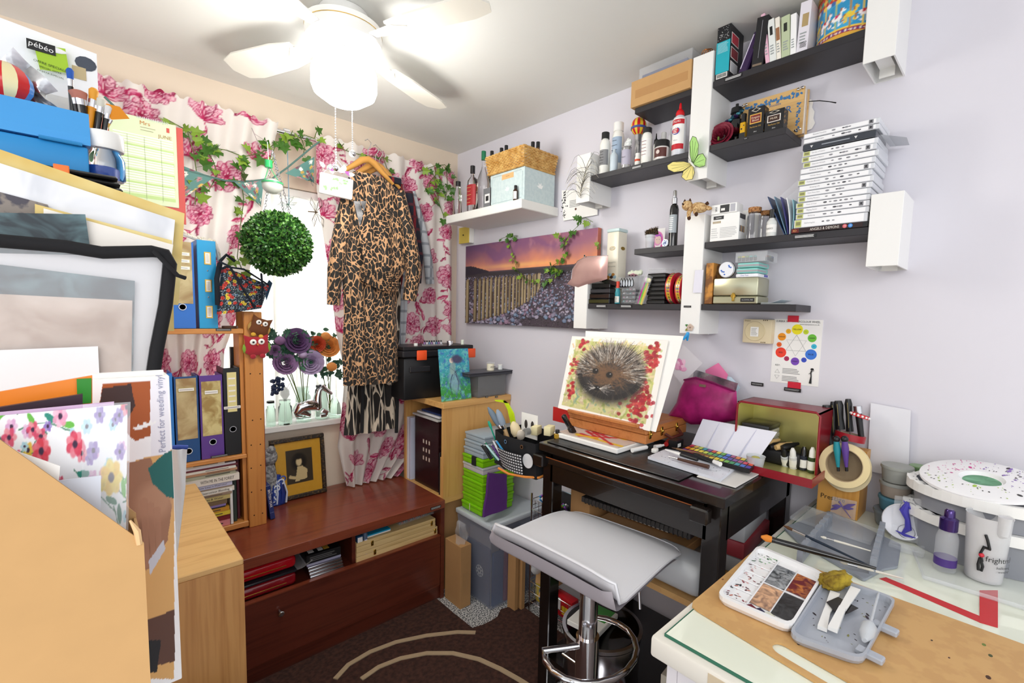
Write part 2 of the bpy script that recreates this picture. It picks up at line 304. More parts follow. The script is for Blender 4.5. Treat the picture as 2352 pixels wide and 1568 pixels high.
# painting in an array (v up)
class Paint:
 def __init__(s,w,h,W,H=None,bg='#ffffff'):
  s.w,s.h=w,h;s.W=W;s.H=H or max(2,int(W*h/w));s.a=np.ones((s.H,s.W,3))*np.array(s.c(bg))
  s.X,s.Y=np.meshgrid((np.arange(s.W)+.5)/s.W*w,(np.arange(s.H)+.5)/s.H*h)
 def c(s,c):
  if isinstance(c,str):c=c.lstrip('#');return[int(c[i:i+2],16)/255 for i in(0,2,4)]
  return list(c)
 def win(s,x0,y0,x1,y1):
  i0=max(0,int(x0/s.w*s.W)-1);i1=min(s.W,int(x1/s.w*s.W)+2);j0=max(0,int(y0/s.h*s.H)-1);j1=min(s.H,int(y1/s.h*s.H)+2)
  return(slice(j0,j1),slice(i0,i1))if i1>i0 and j1>j0 else None
 def blend(s,k,m,c):s.a[k]=s.a[k]*(1-m[...,None])+m[...,None]*np.array(s.c(c))
 def ell(s,x,y,rx,ry,c,ang=0,al=1,soft=.15):
  r=max(rx,ry)*1.1;k=s.win(x-r,y-r,x+r,y+r)
  if not k:return
  X=s.X[k]-x;Y=s.Y[k]-y;ca,sa=cos(ang),sin(ang);d=np.sqrt(((X*ca+Y*sa)/rx)**2+((-X*sa+Y*ca)/ry)**2)
  s.blend(k,np.clip((1-d)/soft+.5,0,1)*al,c)
 def line(s,pts,wd,c,al=1):
  ws=wd if isinstance(wd,(list,tuple))else[wd]*len(pts)
  for(a,b,w0,w1)in zip(pts,pts[1:],ws,ws[1:]):
   wm=max(w0,w1);k=s.win(min(a[0],b[0])-wm,min(a[1],b[1])-wm,max(a[0],b[0])+wm,max(a[1],b[1])+wm)
   if not k:continue
   X=s.X[k];Y=s.Y[k];dx,dy=b[0]-a[0],b[1]-a[1];L=dx*dx+dy*dy+1e-12;t=np.clip(((X-a[0])*dx+(Y-a[1])*dy)/L,0,1)
   d=np.hypot(X-a[0]-t*dx,Y-a[1]-t*dy);wd2=(w0+(w1-w0)*t)/2;px=s.w/s.W
   s.blend(k,np.clip((wd2-d)/px+.5,0,1)*al,c)
 def poly(s,pts,c,al=1):
  xs=[p[0]for p in pts];ys=[p[1]for p in pts];k=s.win(min(xs),min(ys),max(xs),max(ys))
  if not k:return
  X=s.X[k];Y=s.Y[k];ins=np.zeros(X.shape,bool);n=len(pts)
  for i in range(n):
   x1,y1=pts[i];x2,y2=pts[(i+1)%n]
   if y1==y2:continue
   ins^=((Y>min(y1,y2))&(Y<=max(y1,y2))&(X<(x2-x1)*(Y-y1)/(y2-y1)+x1))
  s.blend(k,ins*float(al),c)
 def noise(s,cell,seed=0,octs=3):
  rs=np.random.RandomState(seed);out=np.zeros((s.H,s.W));amp=1;tot=0
  for o in range(octs):
   gx=max(2,int(s.w/cell)+2);gy=max(2,int(s.h/cell)+2);g=rs.rand(gy+1,gx+1);u=s.X/s.w*(gx-1);v=s.Y/s.h*(gy-1)
   i=u.astype(int);j=v.astype(int);fu=u-i;fv=v-j;fu=fu*fu*(3-2*fu);fv=fv*fv*(3-2*fv)
   out+=amp*((g[j,i]*(1-fu)+g[j,i+1]*fu)*(1-fv)+(g[j+1,i]*(1-fu)+g[j+1,i+1]*fu)*fv);tot+=amp;amp*=.5;cell/=2
  return out/tot
 def wash(s,m,c):s.blend((slice(None),slice(None)),np.clip(m,0,1),c)
# the room
b=B();b.box(-1.6,-1.2,-.04,WX,WY,0,'carpet_fleck');struct(b.bd('floor'))
b=B();b.box(-1.6,-1.2,CZ,WX+.1,WY+.1,CZ+.06,'ceiling_white');struct(b.bd('ceiling'))
b=B();b.box(WX,-1.2,0,WX+.1,WY+.1,CZ,'wall_lilac');struct(b.bd('wall_right'))
wx0,wx1,wz0,wz1=.28,1.16,.875,2.02
b=B()
for q in((-1.6,0,wx0,CZ),(wx1,0,WX,CZ),(wx0,0,wx1,wz0-.03),(wx0,wz1,wx1,CZ)):b.box(q[0],WY,q[1],q[2],WY+.16,q[3],'wall_cream')
struct(b.bd('wall_window'))
win=struct(B().box(wx0,WY+.10,wz0,wx0+.05,WY+.15,wz1,'white_satin',.004).box(wx1-.05,WY+.10,wz0,wx1,WY+.15,wz1,'white_satin',.004).box(wx0,WY+.10,wz1-.05,wx1,WY+.15,wz1,'white_satin',.004).box(wx0,WY+.10,wz0,wx1,WY+.15,wz0+.05,'white_satin',.004).box((wx0+wx1)/2-.025,WY+.10,wz0,(wx0+wx1)/2+.025,WY+.15,wz1,'white_satin',.004).bd('window_1'))
B().box(wx0+.04,WY+.12,wz0+.04,wx1-.04,WY+.126,wz1-.04,'glass').bd('window_pane',win)
struct(B().box(wx0-.03,WY-.035,wz0-.03,wx1+.03,WY+.10,wz0,'white_satin',.004).bd('trim_1'))
struct(B().box(-1.6,WY-.016,0,-.0,WY,.09,'white_satin',.004).bd('baseboard_window'))
# vertical blind
t=thing('vertical_blind','white vertical slat blind glowing in the window behind the curtains','blind')
B().box(wx0+.01,WY+.01,wz1-.035,wx1-.01,WY+.05,wz1-.002,'white_satin',.003).bd('head_rail',t)
for i in range(9):
 x=wx0+.055+i*.096;c=B(Tm(x,WY+.035,0,0,0,.28));c.box(-.055,-.0006,wz0+.012,.055,.0006,wz1-.035,'blind_white');c.bd('slat',t)
# light switch on right wall below the white shelf
y,wd,z0,z1=Rr(1057,522,1080,559,WX-.03)
t=thing('pull_cord_switch','small square yellowed switch box under the white bottle shelf','switch',(WX,y,z0),-PI/2)
B().box(0,-.035,0,wd,0,z1-z0,'white_satin',.003).bd('back_box',t);B().box(0,-.04,0,wd,-.035,z1-z0,'#d9c25c:.4',.002).cyl((wd/2,-.043,(z1-z0)/2),.004,.003,BP,10,MR(PI/2,4,'X')).bd('cover_plate',t)
# rug
def rugpt(px,py):p=at(px,py,2,0);return(p.x,p.y)
cut=[rugpt(*p)for p in((1003,1380),(1040,1412),(1085,1448),(1110,1440),(1130,1430),(1142,1422),(1150,1405),(1165,1400),(1185,1402),(1215,1388),(1235,1380))]
out=[(.295,.44),(1.125,.44),(1.125,1.165),(1.50,1.165),(1.50,1.6)]+[(c[0],min(c[1],1.938))for c in reversed(cut)]+[(.295,1.938)]
t=thing('rug','dark brown pile rug with cream curved lines in front of the wooden chest','rug')
B().prism(out,.001,.014,'rug_brown').bd('rug_pile',t)
for pts in([(770,1568),(800,1535),(850,1505),(910,1482),(980,1467),(1050,1459),(1092,1460)],[(830,1568),(870,1540),(920,1520),(980,1508),(1040,1508),(1100,1522),(1150,1545),(1190,1568),(1225,1590)]):
 P=[Vector((*rugpt(*p),.0145))for p in pts];L=[];Rt=[]
 for i,p in enumerate(P):
  d=(P[min(i+1,len(P)-1)]-P[max(i-1,0)]).normalized();n=Vector((-d.y,d.x,0))*.010;L.append(tuple(p+n));Rt.append(tuple(p-n))
 k=len(P);bb=B().add(L+Rt+[(x,y,z+.004)for x,y,z in L+Rt],[(i,i+1,k+i+1,k+i)for i in range(k-1)]+[(2*k+i,3*k+i,3*k+i+1,2*k+i+1)for i in range(k-1)]+[(i,2*k+i,2*k+i+1,i+1)for i in range(k-1)]+[(k+i,k+i+1,3*k+i+1,3*k+i)for i in range(k-1)],'rug_cream');bb.bd('curved_line',t)
# chest
CH=.513;cx0,cx1,cy0,cy1=-.05,1.265,1.94,WY-.01
t=thing('low_chest','long reddish brown wooden chest with open slot and drop front under the window','chest',(cx0,cy0,0))
W=cx1-cx0;Dp=cy1-cy0
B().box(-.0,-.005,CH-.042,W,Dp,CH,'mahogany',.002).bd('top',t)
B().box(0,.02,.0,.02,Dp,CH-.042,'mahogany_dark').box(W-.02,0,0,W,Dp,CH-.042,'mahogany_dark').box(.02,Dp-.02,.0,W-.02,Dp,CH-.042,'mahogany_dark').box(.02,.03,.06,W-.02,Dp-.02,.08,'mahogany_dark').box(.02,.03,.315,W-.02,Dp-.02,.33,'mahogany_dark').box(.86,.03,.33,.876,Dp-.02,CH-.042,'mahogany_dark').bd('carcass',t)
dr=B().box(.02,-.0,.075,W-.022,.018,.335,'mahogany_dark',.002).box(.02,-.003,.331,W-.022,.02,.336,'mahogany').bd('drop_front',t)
k=at(643,1404,1,cy0);kb=B().lathe([(0,0),(.006,0),(.006,.012),(.011,.014),(.011,.022),(.008,.025),(0,.025)],'steel',16,(k.x-cx0,0,k.z),MR(PI/2,4,'X'));kb.bd('knob',dr)
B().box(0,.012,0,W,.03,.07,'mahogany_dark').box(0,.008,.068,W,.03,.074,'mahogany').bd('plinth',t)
q=at(1000,1165,1,cy0);B().box(q.x-cx0-.03,-.0065,CH-.032,q.x-cx0+.028,-.005,CH-.018,BP).lines(q.x-cx0-.027,q.x-cx0+.025,CH-.030,CH-.020,3,'#c8c8c8',-.007,.05).bd('label_strip',t)
# right beech cabinet on the chest
kx0,kx1,ky0,ky1,kz0,kz1=1.266,1.698,1.955,2.355,CH-.03,.998
t=thing('beech_cabinet','open beech cabinet beside the chest with the black toolboxes on top','cabinet')
B().box(kx0-.006,ky0-.006,kz1-.03,kx1,ky1+.006,kz1,'beech',.002).bd('top',t)
B().box(kx0,ky0,kz0+.03,kx1,ky0+.02,kz1-.03,'beech_v').bd('side_panel',t);B().box(kx0,ky1-.02,kz0+.03,kx1,ky1,kz1-.03,'beech_v').bd('side_panel',t)
B().box(kx0,ky0,kz0,kx1,ky1,kz0+.03,'beech',.001).bd('base_panel',t);B().box(kx1-.02,ky0+.02,kz0+.03,kx1,ky1-.02,kz1-.03,'beech').bd('back_panel',t)
lb=B()
for px_ in(1118,1140):p=at(px_,911,1,ky0-.007);lb.box(p.x-.009,ky0-.0085,p.z-.004,p.x+.009,ky0-.006,p.z+.004,BP).lines(p.x-.007,p.x+.007,p.z-.002,p.z+.002,2,'#b8b8b8',ky0-.0088,.1)
lb.bd('label_strip',t)
tub_stand=B().box(1.29,2.0,0,1.69,2.35,kz0-.001,'card_tan');tag(tub_stand.bd('storage_carton'),'plain brown carton in the corner carrying the beech cabinet','box')
# left birch cabinet
lx1,ly0,ly1,lz=.290,1.425,2.17,.765
t=thing('birch_cabinet','pale birch plywood cabinet at left with worn honey top','cabinet')
B().box(-.42,ly0,lz-.018,lx1,ly1,lz,'birch',.003).bd('top',t)
B().box(-.42,ly0+.002,.0,lx1,ly0+.02,lz-.018,'birch_v').bd('front_panel',t);B().box(lx1-.018,ly0+.02,.0,lx1,1.925,lz-.018,'birch_v').bd('side_panel',t);B().box(-.42,ly0+.02,0,-.402,1.925,lz-.018,'birch_v').bd('side_panel',t)
B().box(-.42,1.905,CH+.001,lx1,ly1,lz-.018,'birch_v').bd('rear_box',t)
# pine shelf unit standing on the chest
sx1=.541;sy0=2.212;sx0=-.30
t=thing('pine_shelf_unit','knotty pine shelf unit with drilled post standing on the chest','shelf')
pt=at(580,716,1,sy0).z
pb=B().box(sx1-.065,sy0,CH,sx1,sy0+.02,pt,'pine_v',.002)
for(px_,py_)in((577,780),(597,858),(612-15,777),(575,858),(577,1022),(598,1020),(577,1075),(599,1068),(578,1130),(600,1125),(584,1183),(603,1178),(580,965),(599,962)):
 p=at(px_,py_,1,sy0);pb.cyl((p.x,sy0-.0006,p.z),.0028,.001,'#2a1608:.9',8,MR(-PI/2,4,'X'))
pb.bd('upright_post',t)
B().box(sx1-.065,WY-.16,CH,sx1,WY-.14,pt,'pine_v',.002).bd('upright_post',t)
B().box(sx0,sy0,CH+.26,sx0+.06,sy0+.02,pt,'pine_v',.002).bd('upright_post',t)
za=at(560,755,1,sy0).z;zb=at(500,1052,1,sy0).z-.004
zbot=CH+.03
for n,(z,zt)in enumerate(((za,.02),(zb,.016))):B().box(sx0,sy0-.0+.004,z-zt,sx1-.066,WY-.14,z,'pine',.002).bd('shelf_board',t)
B().box(.30,sy0+.004,zbot-.022,sx1-.066,sy0+.09,zbot,'pine',.002).box(.30,sy0+.10,zbot-.022,sx1-.066,sy0+.17,zbot,'pine',.002).bd('shelf_board',t)
B().box(sx1-.080,sy0+.0205,CH,sx1-.066,WY-.162,za-.022,'pine_v').bd('side_panel',t)
for(px_,py_,wd)in((514,757,.026),(505,1047,.03)):
 p=at(px_,py_,1,sy0);B().box(p.x-wd,sy0+.0015,p.z-.004,p.x+wd,sy0+.0035,p.z+.004,BP).lines(p.x-wd*.9,p.x+wd*.9,p.z-.003,p.z+.003,2,'#a8a8a8',sy0+.0012,.05).bd('label_strip',t)
SHA,SHB,SHC=za,zb,zbot
# black table
tz=1.0;
t=thing('black_table','tall black lacquered wooden table with worn edges against the right wall','table')
tx0,tx1,ty0,ty1=1.135,1.695,.482,1.15
B().box(tx0,ty0,tz-.03,tx1,ty1,tz,'black_lacquer',.003).bd('top',t)
B().box(tx0+.012,ty0+.05,tz-.13,tx0+.032,ty1-.05,tz-.03,'black_lacquer').bd('apron',t);B().box(tx0+.05,ty0+.012,tz-.13,tx1-.03,ty0+.032,tz-.03,'black_lacquer').bd('apron',t);B().box(tx0+.05,ty1-.032,tz-.13,tx1-.03,ty1-.012,tz-.03,'black_lacquer').bd('apron',t)
B().box(tx0-.012,ty0+.06,tz-.062,tx0,ty1-.02,tz-.04,'black_lacquer',.003).box(tx0-.013,ty0+.06,tz-.0405,tx0-.011,ty1-.02,tz-.0385,'#8a4a22:.4').bd('apron_rail',t)
for yy in(ty0+.03,ty1-.05):B().box(tx0-.03,yy,tz-.075,tx0,yy+.05,tz-.035,'black_lacquer',.004).bd('rail_block',t)
for xx in(tx0+.012,tx1-.06):
 for yy in(ty0+.012,ty1-.062):B().box(xx,yy,.0,xx+.05,yy+.05,tz-.03,'black_lacquer',.003).bd('leg',t)
B().box(tx0+.02,ty0+.03,.662,tx1-.02,ty1-.03,.68,'hardboard').bd('middle_shelf',t)
B().box(tx0+.02,ty0+.03,.202,tx1-.02,ty1-.03,.22,'black_lacquer').bd('lower_shelf',t)
# white desk with glass
DZ=.88;dx0=.714;dy1=.423;dyB=-.5
t=thing('white_desk','chipped white painted desk in the right foreground','desk')
B().box(dx0,dyB,DZ-.045,WX-.005,dy1,DZ-.006,'#e6e2d8:.5',.006,2).bd('top',t)
B().box(dx0+.03,dyB+.03,0,dx0+.05,dy1-.041,DZ-.045,'#dcd8dc:.5').box(dx0+.03,dy1-.04,0,WX-.03,dy1-.02,DZ-.045,'#dcd8dc:.5').bd('body',t)
B().box(dx0-.001,dy1-.15,DZ-.035,dx0+.004,dy1-.11,DZ-.012,'#c9b89c:.6').bd('chipped_patch',t)
g=B().box(dx0+.018,dyB+.02,DZ-.0055,WX-.02,dy1-.02,DZ,plain('desk_glass','#e9eddc',.06,coat=.5,var=.02),.001);g.box(dx0+.0165,dyB+.02,DZ-.0055,dx0+.018,dy1-.02,DZ,'#2f6b55:.2');g.box(dx0+.0165,dy1-.02,DZ-.0055,WX-.02,dy1-.0185,DZ,'#2f6b55:.2')
tag(g.bd('glass_sheet'),'green-edged glass sheet lying over the white desk top','glass')
# right wall: shelves and posts
XF=1.55
def RW(name,label,cat,x0,x1,ym,xf,z,group=None):
 a=at(x0,ym,0,xf).y;bb=at(x1,ym,0,xf).y;return thing(name,label,cat,(xf,a,z),-PI/2,group),a-bb
def rz_(px,py,xf):return at(px,py,0,xf).z
RX90=MR(PI/2,4,'X');RXm=MR(-PI/2,4,'X');RY90=MR(PI/2,4,'Y');RZ90=MR(PI/2,4,'Z')
def post(label,y0,y1,z0,z1,tabs=True):
 t=thing('wall_post',label,'shelf post',(XF,y1,z0),-PI/2,'white hollow wall posts carrying the black shelves');W=y1-y0;D=WX-XF;H=z1-z0;k=.004
 B().box(0,0,0,W,k,H,WG,.001).box(0,k,0,k,D,H,WG).box(W-k,k,0,W,D,H,WG).box(k,k,H-k,W-k,D,H,WG).box(k,D-.003,0,W-k,D,H-k,WG).bd('casing',t)
 B().box(.018,.02,.02,W-.018,D-.04,.022,WG).box(.018,D-.04,-.004,W-.018,D-.036,.022,'white_satin').bd('mounting_bracket',t)
 return t
zA1=rz_(1327,358,XF);post('short white wall post under the feather, left of the glue shelf',1.308,1.382,1.925,zA1+.0)
zB1=rz_(1606,128,XF);post('tall white wall post with the paper butterfly on it',.789,.862,1.925,zB1)
zC1=rz_(1597,494,XF);post('white wall post with the toy cat lying on top',.787,.861,1.392,zC1)
zD1=rz_(1332,655,XF);post('short white wall post half hidden by the pink pouch',1.300,1.373,1.390,zD1+.02)
post('white wall post at the right end of the top shelf',.286,.358,2.145,2.404)
post('white wall post at the right end of the case stack shelf',.240,.312,1.600,1.793)
def shelf(label,y0,y1,z,n=1):
 t=thing('black_shelf',label,'shelf',(XF+.006,y1,z-.021),-PI/2,'thin black wall shelves');B().box(0,0,0,y1-y0,WX-XF-.007,.021,'black_shelf',.001).bd('board',t);return t,y1
def strip(t,x0,x1,h=.009,nm=2,z=.006):
 B().box(x0,-.0015,z,x1,0,z+h,BP).lines(x0+.003,x1-.003,z+.001,z+h-.001,nm,'#c9c9c9',-.0018,.08,.6).bd('label_strip',t)
zs1=rz_(1630,188,XF);s1,ys=shelf('black shelf with the carousel tin at the top right',.359,.788,zs1);strip(s1,.04,.098,.010,2,.007)
zs2=rz_(1623.5,334,XF);s2,_=shelf('short black shelf with the dark red rose',.545,.788,zs2);strip(s2,.115,.13,.004,1,.012)
zs3=rz_(1358,402,XF);s3,_=shelf('black shelf with white bottles and red-capped glue',.863,1.307,zs3);strip(s3,.205,.25,.009,2)
zs4=rz_(1450,250,XF);s4,_=shelf('short black shelf under the long cardboard box',.863,1.10,zs4)
zs5=rz_(1616,556,XF);s5,_=shelf('black shelf under the tall stack of white cases',.313,.786,zs5);strip(s5,.285,.345,.010,3)
zs6=rz_(1607,698,XF);s6,_=shelf('lowest right black shelf with the silver tin box',.481,.786,zs6)
zs7=rz_(1350,697,XF);s7,_=shelf('lowest left black shelf with the black paint boxes',.862,1.299,zs7);strip(s7,.045,.10,.010,3);strip(s7,.17,.225,.010,3)
zs8=rz_(1457,571.5,XF);s8,_=shelf('short black shelf under the dark spray bottle',.862,1.075,zs8)
# white shelf in the corner
XW=1.454;t,W=RW('white_shelf','thick white wall shelf in the corner with bottles and a wicker basket','shelf',1024,1197,493,XW,rz_(1110,494,XW))
zw=rz_(1024,496,XW);zwb=rz_(1024,514,XW);bpy.data.objects.remove(t)
t=thing('white_shelf','thick white wall shelf in the corner with bottles and a wicker basket','shelf',(XW,2.242,zwb),-PI/2);B().box(0,0,0,.615,WX-XW,zw-zwb,'white_satin',.003).bd('board',t)
# bottle makers
def bottle(name,label,cat,pos,r,h,mat,cap=None,neck=.3,nh=.25,caph=.15,lab=None,labh=(.15,.6),capr=None,group=None,flat=1,txt=None,tmat='#222222:.6',tsize=.01,capcone=False,rz=-PI/2):
 t=thing(name,label,cat,pos,rz,group);hb=h*(1-nh-caph if cap else 1-nh);hn=h*(1-caph)if cap else h;rn=r*neck
 B().lathe([(0,0),(r*.93,0),(r,r*.1),(r,hb*.92),(r*.9,hb),(rn*1.15,hb+(hn-hb)*.55),(rn,hb+(hn-hb)*.8),(rn,hn),(rn*.6,hn)],mat,20,sy=flat).bd('body',t)
 if cap:
  rc=capr or rn*1.25
  (B().lathe([(0,hn-.001),(rc,hn-.001),(rc*.95,hn+(h-hn)*.35),(rc*.35,hn+(h-hn)*.5),(rc*.2,h),(0,h)],cap,16)if capcone else B().lathe([(0,hn-.002),(rc,hn-.002),(rc,h-.001),(rc*.9,h),(0,h)],cap,16)).bd('cap',t)
 if lab:
  b=B();z0,z1=hb*labh[0],hb*labh[1];n=10;rr=r*1.012;a0,a1=R_(-165),R_(-15)
  pts=[(rr*cos(a0+(a1-a0)*i/n),rr*sin(a0+(a1-a0)*i/n)*flat)for i in range(n+1)]
  b.add([(x,y,z0)for x,y in pts]+[(x,y,z1)for x,y in pts],[(i,i+1,n+2+i,n+1+i)for i in range(n)],lab,True)
  if txt:
   for k,s in enumerate(txt):b.text(s,tsize,tmat,(0,-rr*flat-.0012,z1-(z1-z0)*(k+.6)/(len(txt)+.1)),wmax=r*1.25)
  else:
   nn=5
   for k in range(nn):
    z=z0+(z1-z0)*(k+.7)/(nn+.5);w_=r*random.uniform(.35,.6);b.quad((-w_,-rr*flat*1.0-.0008,z-.0008),(w_,-rr*flat-.0008,z-.0008),(w_,-rr*flat-.0008,z+.0008),(-w_,-rr*flat-.0008,z+.0008),tmat)
  b.bd('label',t)
 return t
def RP(px,py,xf,dep,z):
 p=at(px,py,0,xf+dep);return(xf+dep,p.y,z)
def hh(px,yt,x,z):return rz_(px,yt,x)-z
x=1.50;bottle('glass_bottle','small clear glass bottle with black cap at the left end of the white shelf','bottle',(x,at(1052,470,0,x).y,zw),.020,hh(1052,417,x,zw),'glass',BP,.55,.22,.12,capr=.0135)
x=1.50;bottle('glass_bottle','clear flask bottle with red label and black cap','bottle',(x,at(1085,450,0,x).y,zw),.038,hh(1083,382,x,zw),'glass',BP,.28,.16,.15,lab='#a3262b:.5',labh=(.22,.85),flat=.6,tmat='#e0c080:.5',capr=.0125)
x=1.60;bottle('glass_bottle','tall clear glass bottle with green cap behind the flask','bottle',(x,at(1110,430,0,x).y,zw),.036,hh(1107,349,x,zw),'glass','#1f7d55:.4',.28,.3,.13)
x=1.66;bottle('dark_bottle','slim dark bottle hidden between the green-capped bottle and the pale blue box','bottle',(x,at(1124,430,0,x).y,zw),.016,hh(1122,390,x,zw),'black_gloss',BP,.4,.3,.12)
t,W=RW('grey_box','small grey fragrance carton in front of the tall bottle','box',1110,1128,460,1.475,zw);H=hh(1118,432,1.475,zw)
B().box(0,0,0,W,.03,H,'#74767a:.5',.001).box(W*.2,-.0005,H*.25,W*.8,0,H*.7,'#e6e6e6:.6').box(W*.32,-.0008,H*.35,W*.68,0,H*.6,'#2a2a2c:.6').bd('carton',t)
# pale blue box with doves
xb=1.475;t,W=RW('memory_box','pale blue cardboard box with white doves and an orange label','box',1126,1204,430,xb,zw);H=hh(1203,381,xb,zw);D=.20
def dove(b,cx,cz,s,M):
 o=[(-1,.1),(-.3,.25),(-.6,.9),(0,.45),(.3,1.0),(.45,.3),(.9,.5),(.75,0),(.5,-.35),(-.3,-.3)]
 b.add([tuple(M@Vector((cx+x_*s,0,cz+z_*s)))for x_,z_ in o],[tuple(range(10))],'#f4f6f4:.6')
bb=B().box(0,0,0,W,D,H,'pale_blue_card',.002);dove(bb,W*.52,H*.42,.018,Tm(0,-.0008,0));dove(bb,.1,H*.5,.022,Tm(W+.0008,0,0,rz=PI/2))
bb.box(W*.36,-.001,H*.76,W*.7,0,H*.92,'#e2b27a:.6').text('ALBUMS',.007,'#8a6a3a:.6',(W*.53,-.0013,H*.84))
for s_ in(0,1):
 bb.box(.012+s_*(W-.025),-.0006,.02,.0128+s_*(W-.025),0,H-.02,'#6c8488:.6')
bb.box(.02,-.0006,H-.013,W-.02,0,H-.0122,'#6c8488:.6').box(.02,-.0006,.012,W-.02,0,.0128,'#6c8488:.6');bb.bd('box_body',t)
ztop=zw+H;yb_=t.location.y
# wicker basket
W2=W+.014;t=thing('wicker_basket','shallow honey wicker basket on top of the pale blue box','basket',(xb-.01,yb_+.01,ztop+.002),-PI/2)
Hb=.082;b=B();D2=D+.005;fl=.012
def rect(z,o):return[(-o,-o,z),(W2+o,-o,z),(W2+o,D2+o,z),(-o,D2+o,z)]
ro=12
for i in range(ro+1):
 f=i/ro;z=Hb*f;o=fl*f-.004;pts=[]
 c4=rect(z,o)
 for a_,c_ in zip(c4,c4[1:]+c4[:1]):
  n=int((Vector(c_)-Vector(a_)).length/.012)
  for j in range(n):
   p=Vector(a_).lerp(Vector(c_),j/n);dd=Vector(c_)-Vector(a_);nn=Vector((dd.y,-dd.x,0)).normalized();pts.append(p+nn*.0022*(1 if(i+j)%2 else-1))
 b.tb(pts,.0036 if i<ro else .005,'wicker',5,True)
b.box(-.002,-.002,0,W2+.002,D2+.002,.003,'wicker');b.bd('woven_side',t)
b=B();
for a_,c_ in zip(rect(0,-.004),rect(0,-.004)[1:]+rect(0,-.004)[:1]):
 for j in range(0,int((Vector(c_)-Vector(a_)).length/.012)):
  p=Vector(a_).lerp(Vector(c_),j*.012/(Vector(c_)-Vector(a_)).length);q=p+Vector((0,0,Hb));dd=Vector(c_)-Vector(a_);nn=Vector((dd.y,-dd.x,0)).normalized();b.tb([p,q+nn*fl],.0018,'wicker',4)
b.bd('uprights',t)
for i,(px_,py_,l_)in enumerate(((1130,353,'stout black-capped bottle at the left end of the wicker basket'),(1152,346,'black cap bottle in the wicker basket, left of a pair'),(1163,340,'black cap bottle in the wicker basket, right of a pair'),(1224,332,'leaning black cap bottle in the right part of the wicker basket'),(1236,332,'rightmost black cap bottle in the wicker basket'))):
 xx=1.53+.01*i;bottle('small_bottle',l_,'bottle',(xx,at(px_,py_,0,xx).y,ztop+.008),.012,hh(px_,py_-6,xx,ztop+.008),'#6a4a2c:.3',BP,.6,.1,.2)
x=1.462;bottle('small_bottle','tiny dark bottle with white label standing before the pale blue box','bottle',(x,at(1184,450,0,x).y,zw),.0115,hh(1184,426,x,zw),'#3a1f12:.2',BP,.5,.12,.2,lab='paper',labh=(.1,.85))
# certificate card and feather beneath post A
t=thing('certificate_card','white card with black flower border pinned under the feathered post','card',(1.693,at(1293,445,0,1.69).y,0),-PI/2)
P4=[at(*p,0,1.69)for p in((1294,507),(1290,437),(1374,437),(1372,493))];oy=P4[1].y
pts=[(oy-p.y,p.z)for p in(P4[0],P4[3],P4[2],P4[1])];t.location=(1.69,oy,0)
b=B().card(pts,0,.002,'paper')
for i in range(55):
 f=random.random();xx=.012+.012*random.gauss(0,1)*.6;zz=pts[0][1]+.01+f*(pts[3][1]-pts[0][1]-.02);b.sph((max(.003,xx+.008),-.0004,zz),random.uniform(.0015,.004),'#2b2b2b:.7',6,(1,.1,1),ring=4)
b.sph((.095,-.0004,pts[0][1]+.045),.006,'#5a3226:.6',10,(1,.15,1),ring=5).lines(.055,.13,pts[0][1]+.055,pts[0][1]+.09,5,'#9a9a9a',-.0006)
b.bd('card',t)
t=thing('feather_spray','wispy black and cream feather spray on the short white post','feather',(XF-.004,at(1335,455,0,XF).y,rz_(1335,455,XF)),-PI/2)
st=[(0,0,0),(.005,-.003,.05),(.022,-.006,.09),(.04,-.008,.13)];B().tb(st,.0012,'#5a5648:.7',5).bd('stem',t)
b=B();random.seed(3)
for i in range(44):
 f=i/44;q=Vector((.035*f,-.006,.12*f));sd=-1 if i%2 else 1;L=.09*(.6+.5*random.random());rise=random.uniform(.0,.07)
 pts=[q+Vector((sd*L*u,-.004-.01*u,rise*sin(u*2.4)+.02*u-L*.6*u*u))for u in(0,.25,.5,.75,1)];b.tb(pts,[.0009,.0007,.0006,.0005,.0003],'#4a4438:.8'if i%3 else'#d8d2be:.8',4)
b.bd('barbs',t)
# box shelf: long cardboard box + clear box
xf=XF-.005;t,W=RW('cardboard_carton','long brown cardboard box with clear tape on the short high shelf','box',1449,1584,225,xf,zs4+.001);H=hh(1516,157+12,xf,zs4);D=.145
H=hh(1583,137,xf,zs4)
B().box(0,0,0,W,D,H,'card_brown',.001).box(.02,-.0008,H*.32,W*.95,0,H*.62,plain('tape_clear','#b88a56',.2,coat=.5)).bd('carton',t)
yb_=t.location.y
t=thing('clear_box','clear plastic box with a blue folder inside on top of the cardboard box','box',(xf+.02,yb_-.02,zs4+H+.003),-PI/2)
B().box(0,0,0,W-.03,.0015,.045,'clear_film').box(0,.11,0,W-.03,.1115,.045,'clear_film').box(0,0,0,.0015,.11,.045,'clear_film').box(W-.0315,0,0,W-.03,.11,.045,'clear_film').box(0,0,.0445,W-.03,.11,.046,'clear_film').bd('shell',t)
B().box(.01,.006,.001,W-.05,.02,.022,'#24366b:.6').box(.08,.03,.001,.18,.04,.03,'#8a8088:.5').bd('contents',t)
t=thing('gold_trinket','curly copper wire trinket on top of the tall white post','trinket',(XF+.02,.83,zB1+.001),-PI/2)
b=B()
for k in range(3):b.tb([(.012*cos(a)+k*.006,.004*k,.012+.012*sin(a))for a in[i*PI/6 for i in range(12)]],.0015,'#a56a3c:.3:1',5,True)
b.bd('wire_loop',t)
